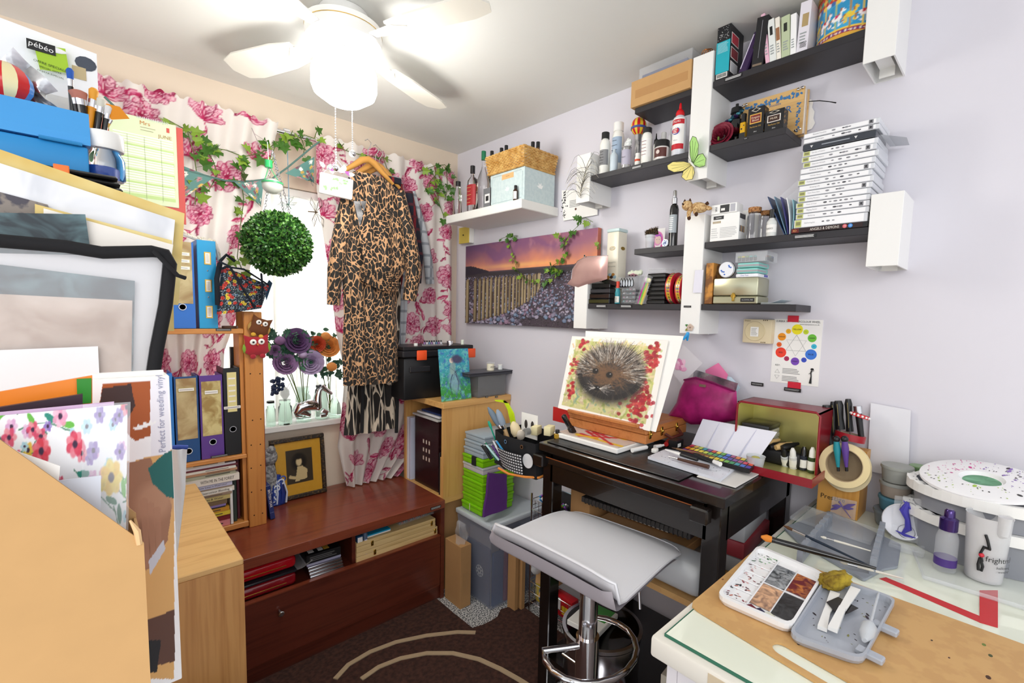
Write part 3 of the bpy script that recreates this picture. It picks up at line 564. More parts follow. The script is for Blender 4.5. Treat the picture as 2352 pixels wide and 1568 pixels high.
# glue shelf
z=zs3
def gb(px_,yt,xx,r,label,mat='#f0efe8:.35',cap='black_plastic',**k):return bottle(k.pop('name','white_bottle'),label,k.pop('cat','bottle'),(xx,at(px_,395,0,xx).y,z),r,hh(px_,yt,xx,z),mat,cap,**k)
gb(1388,306,1.60,.022,'white bottle with grey stripes and black cap at the left of the glue shelf',neck=.6,nh=.08,caph=.14,lab='#8a8a8c:.5',labh=(.3,.75))
gb(1417,284,1.61,.024,'tall white spray bottle with ribbed white cap behind the small paint tin',cap='white_gloss',neck=.7,nh=.06,caph=.16,lab='#9fb2c8:.4',labh=(.25,.9))
gb(1409,344,1.575,.016,'small pale blue tube bottle at the front of the glue shelf',mat='#c9d6de:.35',cap=None)
t=thing('paint_tin','short silver paint tin with lilac label','tin',(1.573,at(1438,370,0,1.573).y,z),-PI/2);H=hh(1438,339,1.573,z)
B().lathe([(0,0),(.0195,0),(.0195,.002),(.0185,.003),(.0185,H-.004),(.0198,H-.003),(.0198,H),(.016,H),(.0155,H-.003),(0,H-.003)],'steel',24).bd('can',t);b=B().lathe([(.0188,H*.15),(.0188,H*.85)],'#b8b4c4:.4',24);b.text('Gesso',.008,'#333340:.5',(0,-.0192,H*.5));b.v=b.v;b.bd('label',t)
gb(1464,353,1.59,.0125,'narrow white bottle with red dot beside the paint tin',cap='white_gloss',neck=.7,nh=.06,caph=.2,lab='#e0552f:.5',labh=(.55,.75),tmat='#e0552f:.5')
gb(1483,296,1.572,.020,'white bottle with black flip cap in the middle of the glue shelf',neck=.7,nh=.08,caph=.13,lab='paper',labh=(.2,.85),tmat='#7a2030:.5')
t=thing('jar','low brown cosmetic jar with wide black lid','jar',(1.578,at(1520,350,0,1.578).y,z),-PI/2);H=hh(1520,325,1.578,z)
B().lathe([(0,0),(.0255,0),(.027,.003),(.027,H*.62),(.025,H*.66)],'#e8e4e0:.2',24).bd('pot',t);B().lathe([(.0255,H*.66),(.0275,H*.66),(.0275,H-.002),(.026,H),(0,H)],BP,24).bd('lid',t)
b=B();b.add([(.0273*cos(a),.0273*sin(a),zz)for zz in(H*.1,H*.58)for a in[R_(-150+13*i)for i in range(11)]],[(i,i+1,12+i,11+i)for i in range(10)],'#5a2f2a:.4',True).sph((0,-.028,H*.36),.0075,'#d8c8c0:.5',12,(1,.08,1),ring=5).bd('label',t)
gb(1504,308,1.63,.010,'white dropper bottle with black nozzle behind the brown jar',neck=.7,nh=.06,caph=.3,capcone=True)
gb(1521,306,1.635,.010,'white-capped bottle behind the brown jar',cap='white_gloss',neck=.8,nh=.05,caph=.3)
gb(1536,296,1.63,.010,'pointed pale nozzle bottle behind the brown jar',cap='#e6e6ea:.3',neck=.7,nh=.06,caph=.35,capcone=True)
t=thing('glue_bottle','large clear glue bottle with red cone cap and red blue label','bottle',(1.576,at(1559,330,0,1.576).y,z),-PI/2);H=hh(1563,237,1.576,z);r=.0245
B().lathe([(0,0),(r*.95,0),(r,.003),(r,H*.66),(r*.92,H*.71),(r*.55,H*.75),(r*.5,H*.77)],'#d5d7de:.12',24).bd('body',t)
B().lathe([(r*.62,H*.755),(r*.64,H*.80),(r*.5,H*.85),(r*.22,H*.88),(r*.16,H*.98),(r*.1,H),(0,H)],'#d81f26:.3',18).bd('nozzle_cap',t)
b=B();
for z0,z1,mt in((.1,.68,'paper'),(.57,.66,'#c41f2c:.4'),(.1,.2,'#c41f2c:.4')):
 rr=r*1.01 if mt=='paper'else r*1.02;pts=[(rr*cos(R_(-160+14*i)),rr*sin(R_(-160+14*i)))for i in range(11)];b.add([(x_,y_,H*z0)for x_,y_ in pts]+[(x_,y_,H*z1)for x_,y_ in pts],[(i,i+1,12+i,11+i)for i in range(10)],mt,True)
b.sph((0,-r*1.0,H*.44),.0155,'#3a5ab0:.4',16,(1,.15,.8),ring=6).sph((0,-r*1.06,H*.44),.0135,'#c41f2c:.4',16,(1,.12,.75),ring=6).text('COLLALL',.0105,'paper',(0,-r*1.045,H*.615),wmax=.036).text('225 g e',.005,'#444:.5'.replace('#444','#444444'),(0,-r*1.04,H*.27));b.lines(-.008,.008,H*.38,H*.5,4,'paper',-r*1.16,.2);b.bd('label',t)
# hot-air balloon tin behind
t=thing('balloon_ornament','red and yellow tin hot-air balloon behind the white bottles','ornament',(1.64,at(1466,320,0,1.64).y,z),-PI/2)
H=hh(1466,270,1.64,z);b=B()
for j in range(16):
 pts=[];n=8
 for i in range(n+1):
  u=PI*(.12+.88*i/n);rr=.030*sin(u);zz=H-.034-.034*cos(u)*1.0
  pts.append((rr,H-.036+.036*cos(PI*i/n*.85)))
 pts=[(max(.0005,.031*sin(PI*.85*i/n)),H-.036+.036*cos(PI*.85*i/n))for i in range(n+1)]
 a0,a1=2*PI*j/16,2*PI*(j+1)/16;vs=[(r_*cos(a),r_*sin(a),z_)for r_,z_ in pts for a in(a0,a1)];b.add(vs,[(2*i,2*i+1,2*i+3,2*i+2)for i in range(n)],'#c7202a:.25'if j%2 else'#e8c63a:.25',True)
b.lathe([(.0318,H-.048),(.0318,H-.040)],'#4a5a9a:.3',16);b.bd('envelope',t);B().lathe([(0,0),(.012,0),(.015,H-.07),(.013,H-.066),(0,H-.066)],'foil_silver',12).bd('basket',t)
t=thing('cling_wrap','crumpled cling film bundle lying over the small paint tin','plastic wrap',(1.586,at(1441,338,0,1.58).y,z+hh(1438,337,1.573,z)+.001),-PI/2)
b=B();
for k in range(5):b.sph((random.uniform(-.012,.012),random.uniform(-.003,.01),.009+.004*k),.013,'#e6e8e6:.15',7,(1.2,.8,.7),MR(k,4,'Y'),5)
b.bd('film',t)
# paper butterfly on post
def butterfly(name,label,pos,s,wing1,wing2,rot,edge='#2c2a24:.6'):
 t=thing(name,label,'butterfly',pos,rot)
 ow=[(0,0),(.25,.5),(.7,.95),(1.05,1.0),(1.15,.75),(1.0,.35),(.6,.05)];lw=[(0,0),(.6,.02),(.85,-.2),(.8,-.55),(.5,-.75),(.2,-.5)]
 for sg in(-1,1):
  for o,m in((ow,wing1 if sg>0 else wing2),(lw,wing1 if sg>0 else wing2)):
   b=B();M=MR(-sg*.35,4,'Z');pts=[(x_*s*sg,z_*s)for x_,z_ in o]
   if sg<0:pts=pts[::-1]
   b.add([tuple(M@Vector((x_,-.001,z_)))for x_,z_ in pts],[tuple(range(len(pts)))],m)
   P=[M@Vector((x_,-.0016,z_))for x_,z_ in pts];b.tb(P,s*.014,edge,4,True)
   for q in P[1:-1]:b.tb([P[0]if sg>0 else P[-1],(P[0]if sg>0 else P[-1]).lerp(q,.85)],s*.006,edge,3)
   b.bd('wing',t)
 B().sph((0,-.004,0),s*.06,'#e8e8e0:.6',8,(1,1,5)).tb([(0,-.004,s*.25),(-s*.15,-.006,s*.5)],s*.01,edge,4).tb([(0,-.004,s*.25),(s*.1,-.006,s*.55)],s*.01,edge,4).bd('body',t)
 return t
yb_=at(1592,380,0,XF).y;butterfly('paper_butterfly','translucent green and yellow paper butterfly stuck on the tall white post',(XF-.003,yb_,rz_(1592,378,XF)),.062,'#a9dc7a:.4','#f0e08a:.4',(0,R_(-40),-PI/2))
# top right shelf
z=zs1;xf=XF+.008
def RB(name,label,cat,x0,yt,x1,yb,xs,zb,D,mat,group=None,bev=.001,part='carton'):
 t,W=RW(name,label,cat,x0,x1,(yt+yb)/2,xs,zb,group);H=rz_((x0+x1)/2,yt,xs)-zb;b=B().box(0,0,0,W,D,H,mat,bev);return t,W,H,b
t=thing('brush_pack','clear pack with dark brushes standing at the left end of the top right shelf','pack',(xf+.01,.782,z),-PI/2)
B().box(0,0,0,.016,.05,.10,'clear_film').bd('sleeve',t);B().cyl((.007,.02,.004),.0055,.05,BP).lathe([(.003,.05),(.006,.085),(0,.095)],'#3a3638:.8',10,(.007,.02,0)).cyl((.007,.0135,.045),.0045,.001,'paper',12,RX90).bd('brush',t)
t,W,H,b=RB('teal_box','teal black craft box printed with picture panels','box',1646,60,1676,175,xf,z,.10,'#1f1f22:.35');H=rz_(1661,62,xf)-z
b.box(-.0006,-.0006,H*.12,W+.0004,0,H*.72,'#23a9b9:.35').box(.004,-.0012,.003,W-.004,-.0006,H*.11,'paper')
for i in range(14):b.box(.006+i*(W-.012)/14,-.0016,.005,.006+i*(W-.012)/14+.0008+.001*(i%2),-.0012,H*.1,'#111111:.5')
for i in range(34):b.sph((random.uniform(.003,W-.003),-.0005,H*random.uniform(.75,.99)),.0012,'#c8c8c8:.5',5,(1,.2,1),ring=3)
b.lines(.004,W-.004,H*.5,H*.7,9,'#bfe8ee:.5',-.0012,.2,.3)
for k,c in enumerate(('#c03848','#8a3038','#d8d8da')):b.box(W,.012,H*(.68-.27*k),W+.0008,.06,H*(.86-.27*k),c+':.4').box(W,.009,H*(.665-.27*k),W+.0004,.063,H*(.875-.27*k),'paper')
b.bd('carton',t)
t=thing('purple_pack','dark purple glossy packet leaning beside the black box','packet',(xf+.012,at(1690,140,0,xf).y,z),(0,R_(22),-PI/2));B().box(0,0,0,.028,.09,.13,'#35204a:.2',.004).box(.003,-.0006,.02,.006,0,.12,'#cfc4dc:.4').box(.018,-.001,.08,.026,0,.10,'black_gloss').bd('packet',t)
t,W,H,b=RB('black_box','tall black folding box leaning among the packets','box',1729,40,1755,142,xf,z,.09,'#201f22:.4');t.rotation_euler=(0,R_(4),-PI/2);b.box(W*.5,-.0006,H*.18,W*.54,0,H*.92,'#8a8a90:.4').box(W*.1,-.0006,.004,W*.9,0,H*.07,'#7a6a5a:.4').bd('carton',t)
random.seed(11)
for i,(x0,x1,yt,c,l)in enumerate(((1763,1772,24,'#e9b8cc','pink edged stamp sheet packet at the left of the packet row'),(1772,1787,40,'#e6e9e6','pale packet with barcode beside the pink one'),(1788,1798,36,'#f2ece0','cream packet with brown sticker in the row'),(1799,1818,34,'#bcc8a4','sage green packet with barcode'),(1819,1832,30,'#f6f6f6','white packet right of the sage green one'),(1833,1858,4,'#e4e0e8','tall clear packet with gold picture beside the carousel tin'))):
 t,W,H,b=RB('stamp_packet',l,'packet',x0,yt,x1,128-i*7,xf+.002,z,.10,c+':.3','craft packets standing on the top right shelf',.001,'packet');t.rotation_euler=(0,R_((-9,-7,-6,-4,-3,2)[i]),-PI/2)
 if i in(1,3):
  for k in range(9):b.box(W*.3+k*W*.045,-.0008,H*.62,W*.3+k*W*.045+.0007,0,H*.82,'#222222:.5')
 if i==2:b.box(W*.1,-.0008,H*.45,W*.9,0,H*.75,'#9a6a48:.5')
 if i==5:b.box(W*.3,-.0008,H*.5,W*.85,0,H*.75,'#b0986a:.4').lines(W*.3,W*.9,H*.08,H*.2,6,'#444444:.5',-.001)
 b.lines(W*.2,W*.8,H*.15,H*.4,4,'#9aa0a0:.5',-.0006);b.bd('packet',t)
# carousel tin
t=thing('carousel_tin','round tin with painted fairground carousel horses at the end of the top right shelf','tin',(0,0,0),-PI/2)
ya=at(1859,70,0,xf).y;r=.085;cy_=.362+r+.004;
cyy=ya-r*.98;H=.135;t.location=(xf+r+.001,cyy,z+.001)
P=Paint(2*PI*r,H,900,bg='#2a8fc0');random.seed(5);W_=P.w
nz=P.noise(.03,3);P.wash((nz>.55)*.6,'#4ab0d8')
P.poly([(0,0),(W_,0),(W_,.010),(0,.010)],'#d8a63a');P.poly([(0,.010),(W_,.010),(W_,.020),(0,.020)],'#a02a3a');P.poly([(0,.02),(W_,.02),(W_,.026),(0,.026)],'#e8c24a')
for i in range(150):P.ell(i*W_/150,.0155,.0018,.003,('#e8d8c0','#5a3a8a')[i%2])
P.poly([(0,.098),(W_,.098),(W_,H),(0,H)],'#b83a30')
for i in range(40):P.ell(i*W_/40,.100,.0065,.006,('#e8c24a','#e6e0e8','#3a6aa8')[i%3]);P.ell(i*W_/40,.118,.005,.009,('#d8b048','#3a9a8a')[i%2])
for i in range(16):
 x=(i+.5)*W_/16;P.line([(x,.02),(x,.1)],.003,'#f0d050');P.line([(x+.0005,.02),(x+.0005,.1)],.0008,'#8a5a1a')
 c=('#f2f0ee','#e8c040','#f2e8e8')[i%3];P.ell(x,.055,.0135,.007,c);P.line([(x+.010,.058),(x+.015,.074),(x+.021,.070)],[.007,.006,.004],c)
 for dx,dz in((-.011,-.018),(-.006,-.020),(.007,-.019),(.013,-.016)):P.line([(x+dx,.053),(x+dx*1.3,.053+dz*.6),(x+dx,.053+dz)],.0028,c)
 P.line([(x-.012,.058),(x-.019,.052),(x-.018,.042)],.003,'#a0602a');P.ell(x,.060,.005,.0045,('#c83a6a','#d8d040','#c02a2a')[i%3]);P.line([(x+.008,.064),(x+.013,.078)],.003,'#a0602a')
b=B();b.grid(120,60,lambda u,v:(r*cos(2*PI*u-PI),r*sin(2*PI*u-PI),v*H),'painted_gloss',P.a);b.lathe([(0,.0005),(r-.002,.0005),(r,.004)],'#d8a63a:.3:.6',48);b.bd('can',t)
Hm=CZ-z-.012;B().lathe([(r+.0015,H),(r+.002,min(H+.012,Hm)),(r-.001,min(H+.014,Hm)),(0,min(H+.02,Hm))],'#c8963a:.3:.6',48).bd('lid',t)
# rose shelf
z=zs2
t=thing('artificial_rose','large dark red fabric rose lying on the short black shelf','flower',(XF+.035,at(1660,318,0,XF+.03).y,z+.006),-PI/2)
def rose(t,R,mat,cz=.0,n1=5,seed=1,tilt=None,name='petals'):
 rs=random.Random(seed);b=B(tilt or Matrix.Identity(4))
 for L in range(5):
  k=5+L;rad=R*(.25+.19*L);
  for j in range(k):
   a=2*PI*j/k+L*.5+rs.random()*.3;wd=rad*.95;h=R*(.95-.13*L)
   def fn(u,v,a=a,rad=rad,wd=wd,h=h,L=L):
    th=a+(u-.5)*wd*2/rad*.62;bulge=1+.12*sin(v*PI)-(1-v)*.55;cur=v**4*.3*(.3+L*.25);rr=rad*(bulge+cur);edge=1-.28*(2*u-1)**2*v
    return(rr*cos(th),rr*sin(th),cz+h*v*edge)
   b.grid(5,5,fn,mat)
 return b.bd(name,t)
rose(t,.032,'red_petal',0,seed=2,tilt=Tm(-.006,0,.024,R_(75),0,0));rose(t,.024,'red_petal',0,seed=4,tilt=Tm(.026,.03,.035,R_(30),R_(20),0));B().cyl((-.004,-.028,.004),.003,.012,'stem_green',8).bd('stem',t)
t=thing('dark_pump_bottle','black pump bottle wrapped in iridescent blue foil behind the rose','bottle',(XF+.075,at(1690,300,0,XF+.075).y,z),-PI/2);H=hh(1690,240,XF+.075,z)
B().lathe([(0,0),(.020,0),(.022,.01),(.022,H*.6),(.014,H*.66),(.014,H*.75)],'black_gloss',20).bd('body',t);B().lathe([(.015,H*.75),(.02,H*.78),(.018,H*.9),(.005,H*.92),(.005,H),(0,H)],BP,16).bd('pump',t)
b=B();random.seed(9)
for k in range(7):b.sph((-.030+k*.009,-.02,H*.55+.004*k+.004*random.random()),.010,('#1f4a5a:.15:.6','#3a2a5a:.15:.6','#4a8a9a:.15:.6')[k%3],6,(1,.6,.8),MR(k,4,'X'),4)
b.bd('foil_scrap',t)
t=thing('small_bottle','tiny yellow and black fragrance bottle beside the dragon carton','bottle',(XF+.03,at(1708,290,0,XF+.03).y,z),-PI/2);H=hh(1708,262,XF+.03,z)
B().box(-.009,-.009,0,.009,.009,H*.66,'#d6a418:.2',.002).box(-.0092,-.0095,H*.05,.0092,-.009,H*.25,'black_gloss').sph((-.003,-.0095,H*.4),.003,'black_gloss',8,(1,.2,1),ring=4).sph((.004,-.0095,H*.52),.002,'black_gloss',8,(1,.2,1),ring=4).bd('body',t);B().cyl((0,0,H*.66),.008,H*.34,BP).bd('cap',t)
for x0,x1,yt,c,l,tx,s in((1718,1755,246,'#7a2620','black perfume carton with red square label reading Dragons Blood',('Dragons','Blood'),'#e2b050'),(1757,1800,252,'#3c2318','black perfume carton with brown square label',('MUSK',),'#e8e0d8')):
 t,W,H,b=RB('perfume_carton',l,'box',x0,yt,x1,290,XF+.012,z,.036,'#17171a:.4')
 b.box(W*.14,-.0007,H*.42,W*.84,0,H*.76,s+':.4').box(W*.19,-.0012,H*.455,W*.79,-.0007,H*.725,c+':.5')
 for i,s_ in enumerate(tx):b.text(s_,.0085,'#e8d8c0:.5',(W*.49,-.0016,H*(.63-.1*i)if len(tx)>1 else H*.59),wmax=W*.5)
 b.text('Perfume Oil',.007,'#c8a050:.4',(W*.5,-.001,H*.3),wmax=W*.8).text('30ml',.005,'#d8d8d8:.4',(W*.5,-.001,H*.12)).add([(W*.5,-.001,H*.98),(W*.8,-.001,H*.9),(W*.5,-.001,H*.82),(W*.2,-.001,H*.9)],[(0,1,2,3)],'#c8c0b0:.4').add([(W*.5,-.0014,H*.96),(W*.7,-.0014,H*.9),(W*.5,-.0014,H*.84),(W*.3,-.0014,H*.9)],[(0,1,2,3)],'#17171a:.4')
 for i in range(16):b.sph((W+.0002,random.uniform(.004,.034),H*random.random()*.94+.003),random.uniform(.0012,.003),'#a07a4a:.4',7,(.1,1,1.2),ring=4)
 b.bd('carton',t)
t=thing('flower_press','wooden flower press board with blue lettering and wing nuts leaning on the rose shelf','flower press',(0,0,0),(0,R_(0),-PI/2))
xs=1.655;P4=[at(*p,0,xs)for p in((1702,318),(1711,215),(1848,175),(1840,318))];oy=P4[0].y;t.location=(xs,oy,z+.003)
wv=oy-P4[3].y;hv=P4[2].z-z-.003;out=[(0,0),(.0,P4[1].z-z-.003),(wv-.004,hv),(wv,0)];out=[(0,0),(0,.145),(wv,.145),(wv,0)];hv=.145
B().card([(0,0),(0,hv),(wv,hv),(wv,0)],0,.008,'easel_wood'if 0 else'birch').bd('front_board',t)
B().card([(.004,0),(.004,hv-.004),(wv+.006,hv-.004),(wv+.006,0)],.024,.032,'birch').bd('back_board',t)
b=B()
for k in range(5):b.card([(.006,.004),(.006,hv-.008),(wv+.003,hv-.006),(wv+.003,.004)],.009+.003*k,.0105+.003*k,'card_brown'if k%2 else'paper')
b.bd('pressing_sheets',t)
b=B();b.text('WOODEN',.008,'#2a6aa8:.5',(wv*.55,-.0006,hv*.76)).text('FLOWER',.032,'#2a6aa8:.5',(wv*.5,-.0006,hv*.58),wmax=wv*.86).text('PRESS',.032,'#2a6aa8:.5',(wv*.52,-.0006,hv*.40),wmax=wv*.84)
for i in range(40):
 u=i/39;leaf(b,(wv*(.06+.88*u),-.0008,hv*.86+.004*sin(i)),(sin(i*2.3),0,cos(i*1.7)),(0,-1,0),.010,'#3f7ab0:.5',i%2==0,0)
 if i<22:leaf(b,(wv*.93,-.0008,hv*(.05+.03*i)),(sin(i*2),0,cos(i)),(0,-1,0),.008,'#3f7ab0:.5',False,0)
b.bd('lettering',t)
for xx,zz in((.008,hv-.01),(wv-.010,hv-.008),(wv-.01,.012)):
 B().cyl((xx,0,zz),.0028,.012,'chrome',10,RX90).sph((xx-.006,-.008,zz),.005,'chrome',8,(1,.35,.7),ring=5).sph((xx+.006,-.008,zz+.002),.005,'chrome',8,(1,.35,.7),ring=5).bd('wing_nut',t)
t=thing('torn_paper','torn white paper sticking out behind the flower press','paper',(xs+.036,oy-wv+.004,z+.02),-PI/2)
B().card([(0,0),(.0,.10),(.014,.095),(.020,.085),(.018,.07),(.026,.055),(.024,.035),(.030,.02),(.022,.004)],0,.001,'paper').bd('sheet',t)
p=at(1858,233,0,1.68);q=at(1920,236,0,1.64);tag(B().tb([p,p.lerp(q,.4)+Vector((0,0,.004)),p.lerp(q,.8)+Vector((0,0,.002)),q],[.0012,.0014,.0012,.0018],BF,6).bd('cable_tie'),'thin black cable tie poking out from behind the flower press','cable tie')
# case stack shelf
z=zs5;xf=XF+.004
# DVD then cases, left/right pixel bounds and bottom/top
rows=[(1816,1987,None),(1822,1986),(1826,1985),(1826,1991),(1824,1993),(1829,1990),(1828,1990),(1830,1990),(1824,1992),(1830,1995),(1831,1998),(1830,1999),(1838,2005),(1834,2013),(1833,2014)]
t=thing('film_case','black film case at the bottom of the case stack','case',(xf,at(1816,540,0,xf).y,z+.0005),-PI/2);W=.190
W=t.location.y-.315
B().box(0,0,0,W,.135,.0145,BP,.001).box(.002,-.0008,.001,W-.012,0,.0135,'#2a0e0c:.25').box(.002,-.0012,.001,.022,-.0008,.0135,'#6a1a12:.3').text('ANGELS & DEMONS',.0105,'#e0d8d0:.4',(W*.46,-.0016,.0072),wmax=.075).text('4D',.009,'#e0a060:.4',(.011,-.002,.007)).cyl((W*.72,-.0008,.0072),.0055,.001,'#d8626a:.4',16,RX90).text('15',.006,'paper',(W*.72,-.0022,.0072)).cyl((W*.79,-.0008,.0072),.0055,.001,'#3a8ad8:.4',16,RX90).text('15',.006,'paper',(W*.79,-.0022,.0072)).bd('case_body',t)
cz=z+.0155;hs=[.026]+[.0140]*16;base_y=at(1824,520,0,xf).y;random.seed(21)
# tops measured along the left edge
tops=[470,446,430,412,396,378,362,348,318,304,288,272]
case_lab=[('thick white stamp case just above the black film case',1,'Gathering Joy'),('white case with gold label, second from the bottom of the white ones',1,'Birdsong'),('white case with faint blue picture, third white one up',1,'Playing Easter'),('white case with wavy black picture, fourth white one up',1,'Time of Year'),('white case with dotted bird picture, fifth white one up',1,'Feeling Flowers'),('white case with two small leaves, sixth white one up',1,'Fern Moss Sew'),('white case without gold label, seventh white one up',0,'Amazing Life'),('white case with gold label and single leaf, eighth white one up',1,'Delicate Blooms'),('white case with black dashes picture, ninth white one up',0,'Winter Story'),('white case with photo at its right end, tenth white one up',0,'Perfectly Artistic'),('white case with acorn picture, eleventh white one up',1,'Seasonal Wreath'),('white case with tiny house picture, just below the topmost gold label',1,'Rooted in Nature'),('white case with the topmost gold label under the black case',1,'Garden of Leaves')]
zt=rz_(1834,298,xf+.0);
ztop_=rz_(1834,362-14,xf)
def stampcase(lab,x0,x1,z0,h,gold,mat='#f3f3f5:.12',grp='white stamp cases stacked on the wall shelf',txt='',pic=0,D=.135):
 a=at(x0,400,0,xf).y;a=base_y-(x0-1824)*.00078;W=.186 if z0>1.80 else min(.186,a-.316)
 t=thing('stamp_case',lab,'case',(xf+.002*random.random(),a,z0),-PI/2,grp)
 B().box(0,.001,0,W,D,h-.0008,'#d5d7dc:.15',.0012).bd('case_body',t)
 b=B().box(.003,-.0004,.0015,W-.008,.001,h-.0022,mat)
 if gold:b.box(.004,-.001,.002,.021,0,h-.0025,'#c2c87a:.4').box(.0065,-.0014,h*.3,.0185,0,h*.7,'#8a8a5a:.4')
 if txt:b.text(txt,.0052,'#9a9aa0:.5',(.043,-.0012,h*.5),wmax=.034)
 for k in range(3+pic%4):
  xx=W*(.42+.07*k+.03*((pic*k)%3));b.sph((xx,-.0008,h*.5),.0028+.0012*((k+pic)%2),'#8c8c92:.6'if(k+pic)%3 else'#4a4a50:.6',6,(1.3,.1,.6),ring=4)
 if pic%3==2:b.box(W-.024,-.0012,.002,W-.014,0,h-.003,'#77777c:.4').sph((W-.019,-.0014,h*.5),.003,'#222226:.5',6,(.7,.1,1.1),ring=4)
 b.bd('spine_label',t);return t
# z from pixels: bottom of stack 523 at left, top of gold ro
ztA=rz_(1836,350,xf);n=len(case_lab);th=[.0255]+[(ztA-cz-.0255)/(n-1)]*(n-1)
for i,(l,g,tx)in enumerate(case_lab):
 x0=(1822,1826,1826,1824,1829,1828,1830,1824,1830,1831,1838,1832,1834)[i];t=stampcase(l,x0,0,cz,th[i]-.0004,g,txt=tx,pic=i);cz+=th[i]
 if i==11:t.rotation_euler=(0,0,-PI/2+R_(-1.5))
hb=rz_(1838,323,xf)-cz;a=base_y-.008
t=thing('black_case','dark grey craft case wrapped in clear bag near the top of the stack','case',(xf,a,cz+.001),-PI/2)
B().box(0,0,0,.18,.13,.018,'#3a3e46:.3',.002).lines(.05,.12,.006,.012,1,'#9aa0a8:.4',-.0006,.1).add([(.02,-.0008,.012),(.028,-.0008,.012),(.024,-.0008,.005)],[(0,1,2)],'#d8d8d8:.4').add([(.13,-.0008,.012),(.138,-.0008,.012),(.134,-.0008,.005)],[(0,1,2)],'#d8d8d8:.4').bd('case_body',t)
B().box(-.012,-.001,.0,.205,.138,.0004,'clear_film').add([(.19,.0,.002),(.24,.05,-.004),(.235,.13,-.002),(.19,.13,.004)],[(0,1,2,3)],'#b9bbc0:.2').bd('clear_bag',t)
cz+=.021
for i,(l,tx)in enumerate((('white case with photo label, second from the top of the stack','Hydrangea'),('topmost white case of the stack','Beautiful Friendship'))):t=stampcase(l,1834,0,cz,.0145,0,txt=tx,pic=2+3*i);cz+=.0149
# folders leaning at left of stack
random.seed(4)
for i,(c,l)in enumerate((('#28426a','navy edged paper folder leaning furthest left beside the case stack'),('#6a8aa0','grey blue paper sheet in the leaning bundle'),('#3a3a7a','indigo marbled sheet in the leaning bundle'),('#f2f2f4','curved white sheet in the leaning bundle'),('#8fc0cc','pale teal sheet nearest the white cases'))):
 t=thing('paper_folder',l,'folder',(xf+.006,at(1800+i*4,530,0,xf).y,z+.001),(0,R_(-(24-4.4*i)),-PI/2),'paper folders leaning beside the case stack');b=B()
 b.grid(1,8,lambda u,v:(.0015*u+.006*sin(v*2.2)*(i-1)*.5,.10*0+.0,v*(.135-.008*i)),c+':.4');k=B()
 k.grid(6,8,lambda u,v:(.006*sin(v*2.2)*(i-1)*.5,.115*u,v*(.135-.008*i)),c+':.4',th=.002,thdir=(1,0,0));k.bd('sheet',t)
t=thing('clear_sleeve','open clear plastic sleeve fanned behind the leaning folders','sleeve',(xf+.03,at(1806,520,0,xf).y,z+.002),-PI/2)
B().add([(0,0,0),(-.045,0,.115),(.015,.0,.165),(.02,0,0)],[(0,1,2,3)],'clear_film').add([(0,.05,0),(-.045,.05,.115),(.015,.05,.165),(.02,.05,0)],[(0,1,2,3)],'clear_film').bd('film',t)
# ink boxes
def inkbox(label,x0,x1,yt,yb,zb,D,dx=0):
 t,W,H,b=RB('ink_box',label,'box',x0,yt,x1,yb,xf+dx,zb,D,'#f4f4f2:.35','white ink boxes on the shelf');return t,W,H,b
t,W,H,b=inkbox('large white acrylic ink box at the left of the case stack shelf',1632,1697,490,552,z,.05);HA=H
b.box(W*.1,-.0006,H*.80,W*.46,0,H*.93,'#2a2a2c:.4').text('Liquitex',.006,'paper',(W*.28,-.001,H*.865),wmax=W*.33)
for k in range(6):b.box(W*(.08+.05*k),-.0006,H*.66,W*(.11+.05*k),0,H*.74,'#a08a5a:.5')
b.lines(W*.35,W*.95,H*.1,H*.5,7,'#c9c9c9:.5',-.0006).lines(W*.04,W*.3,H*.1,H*.5,5,'#d0d0d0:.5',-.0006)
for k in range(6):b.box(W+.0002,.006+.0065*k,H*.3,W+.0006,.010+.0065*k,H*.52,('#3a3a3a','#6a3a2a','#b08a3a')[k%3]+':.4')
b.box(W,.004,H*.78,W+.0006,.046,H*.95,'#3a3a3c:.4');b.bd('carton',t)
t,W,H,b=inkbox('white INK box with black panel lying on the large ink box',1634,1692,468,488,z+HA+.001,.05)
b.text('INK',.010,'#222222:.5',(W*.2,-.0006,H*.5),MR(PI/2,4,'Y')).box(W*.36,-.0006,H*.1,W*.72,0,H*.9,'#2c2c2e:.4').box(W*.4,-.001,H*.3,W*.55,0,H*.55,'paper').box(W*.76,-.0006,H*.1,W*.95,0,H*.9,'#b8b8c0:.3');b.bd('carton',t)
t=thing('white_card','plain white card standing behind the ink boxes','card',(1.685,at(1700,475,0,1.685).y,z+.001),-PI/2);B().box(0,0,0,.05,.0015,.118,'paper').bd('card',t)
for k,(px_,l)in enumerate(((1731,'clear glass jar with cork lid beside the ink boxes'),(1756,'second cork-lidded glass jar set further back'))):
 xx=xf+.03+.035*k;r=.021;H=hh(px_,477+k*8,xx,z);t=thing('cork_jar',l,'jar',(xx,at(px_,530,0,xx).y,z),-PI/2)
 B().lathe([(0,0),(r,0),(r,.003),(r,H*.72),(r*.86,H*.8),(r*.92,H*.84),(r*.86,H*.86)],'glass',20).bd('jar_body',t);B().lathe([(r*.84,H*.83),(r*.95,H*.87),(r*.95,H-.001),(0,H)],glossmix('cork'+str(k),'#8a5a34','#c08a58',150,.9),20).bd('cork_lid',t)
bottle('ink_bottle','clear ink bottle with black dropper cap and BASICS white label','bottle',(xf+.012,at(1768,540,0,xf).y,z),.0155,hh(1768,480,xf,z),'#d9dbd8:.2',BP,.5,.14,.3,lab='paper',labh=(.25,.75),txt=('BASICS',),tsize=.007,capr=.009)
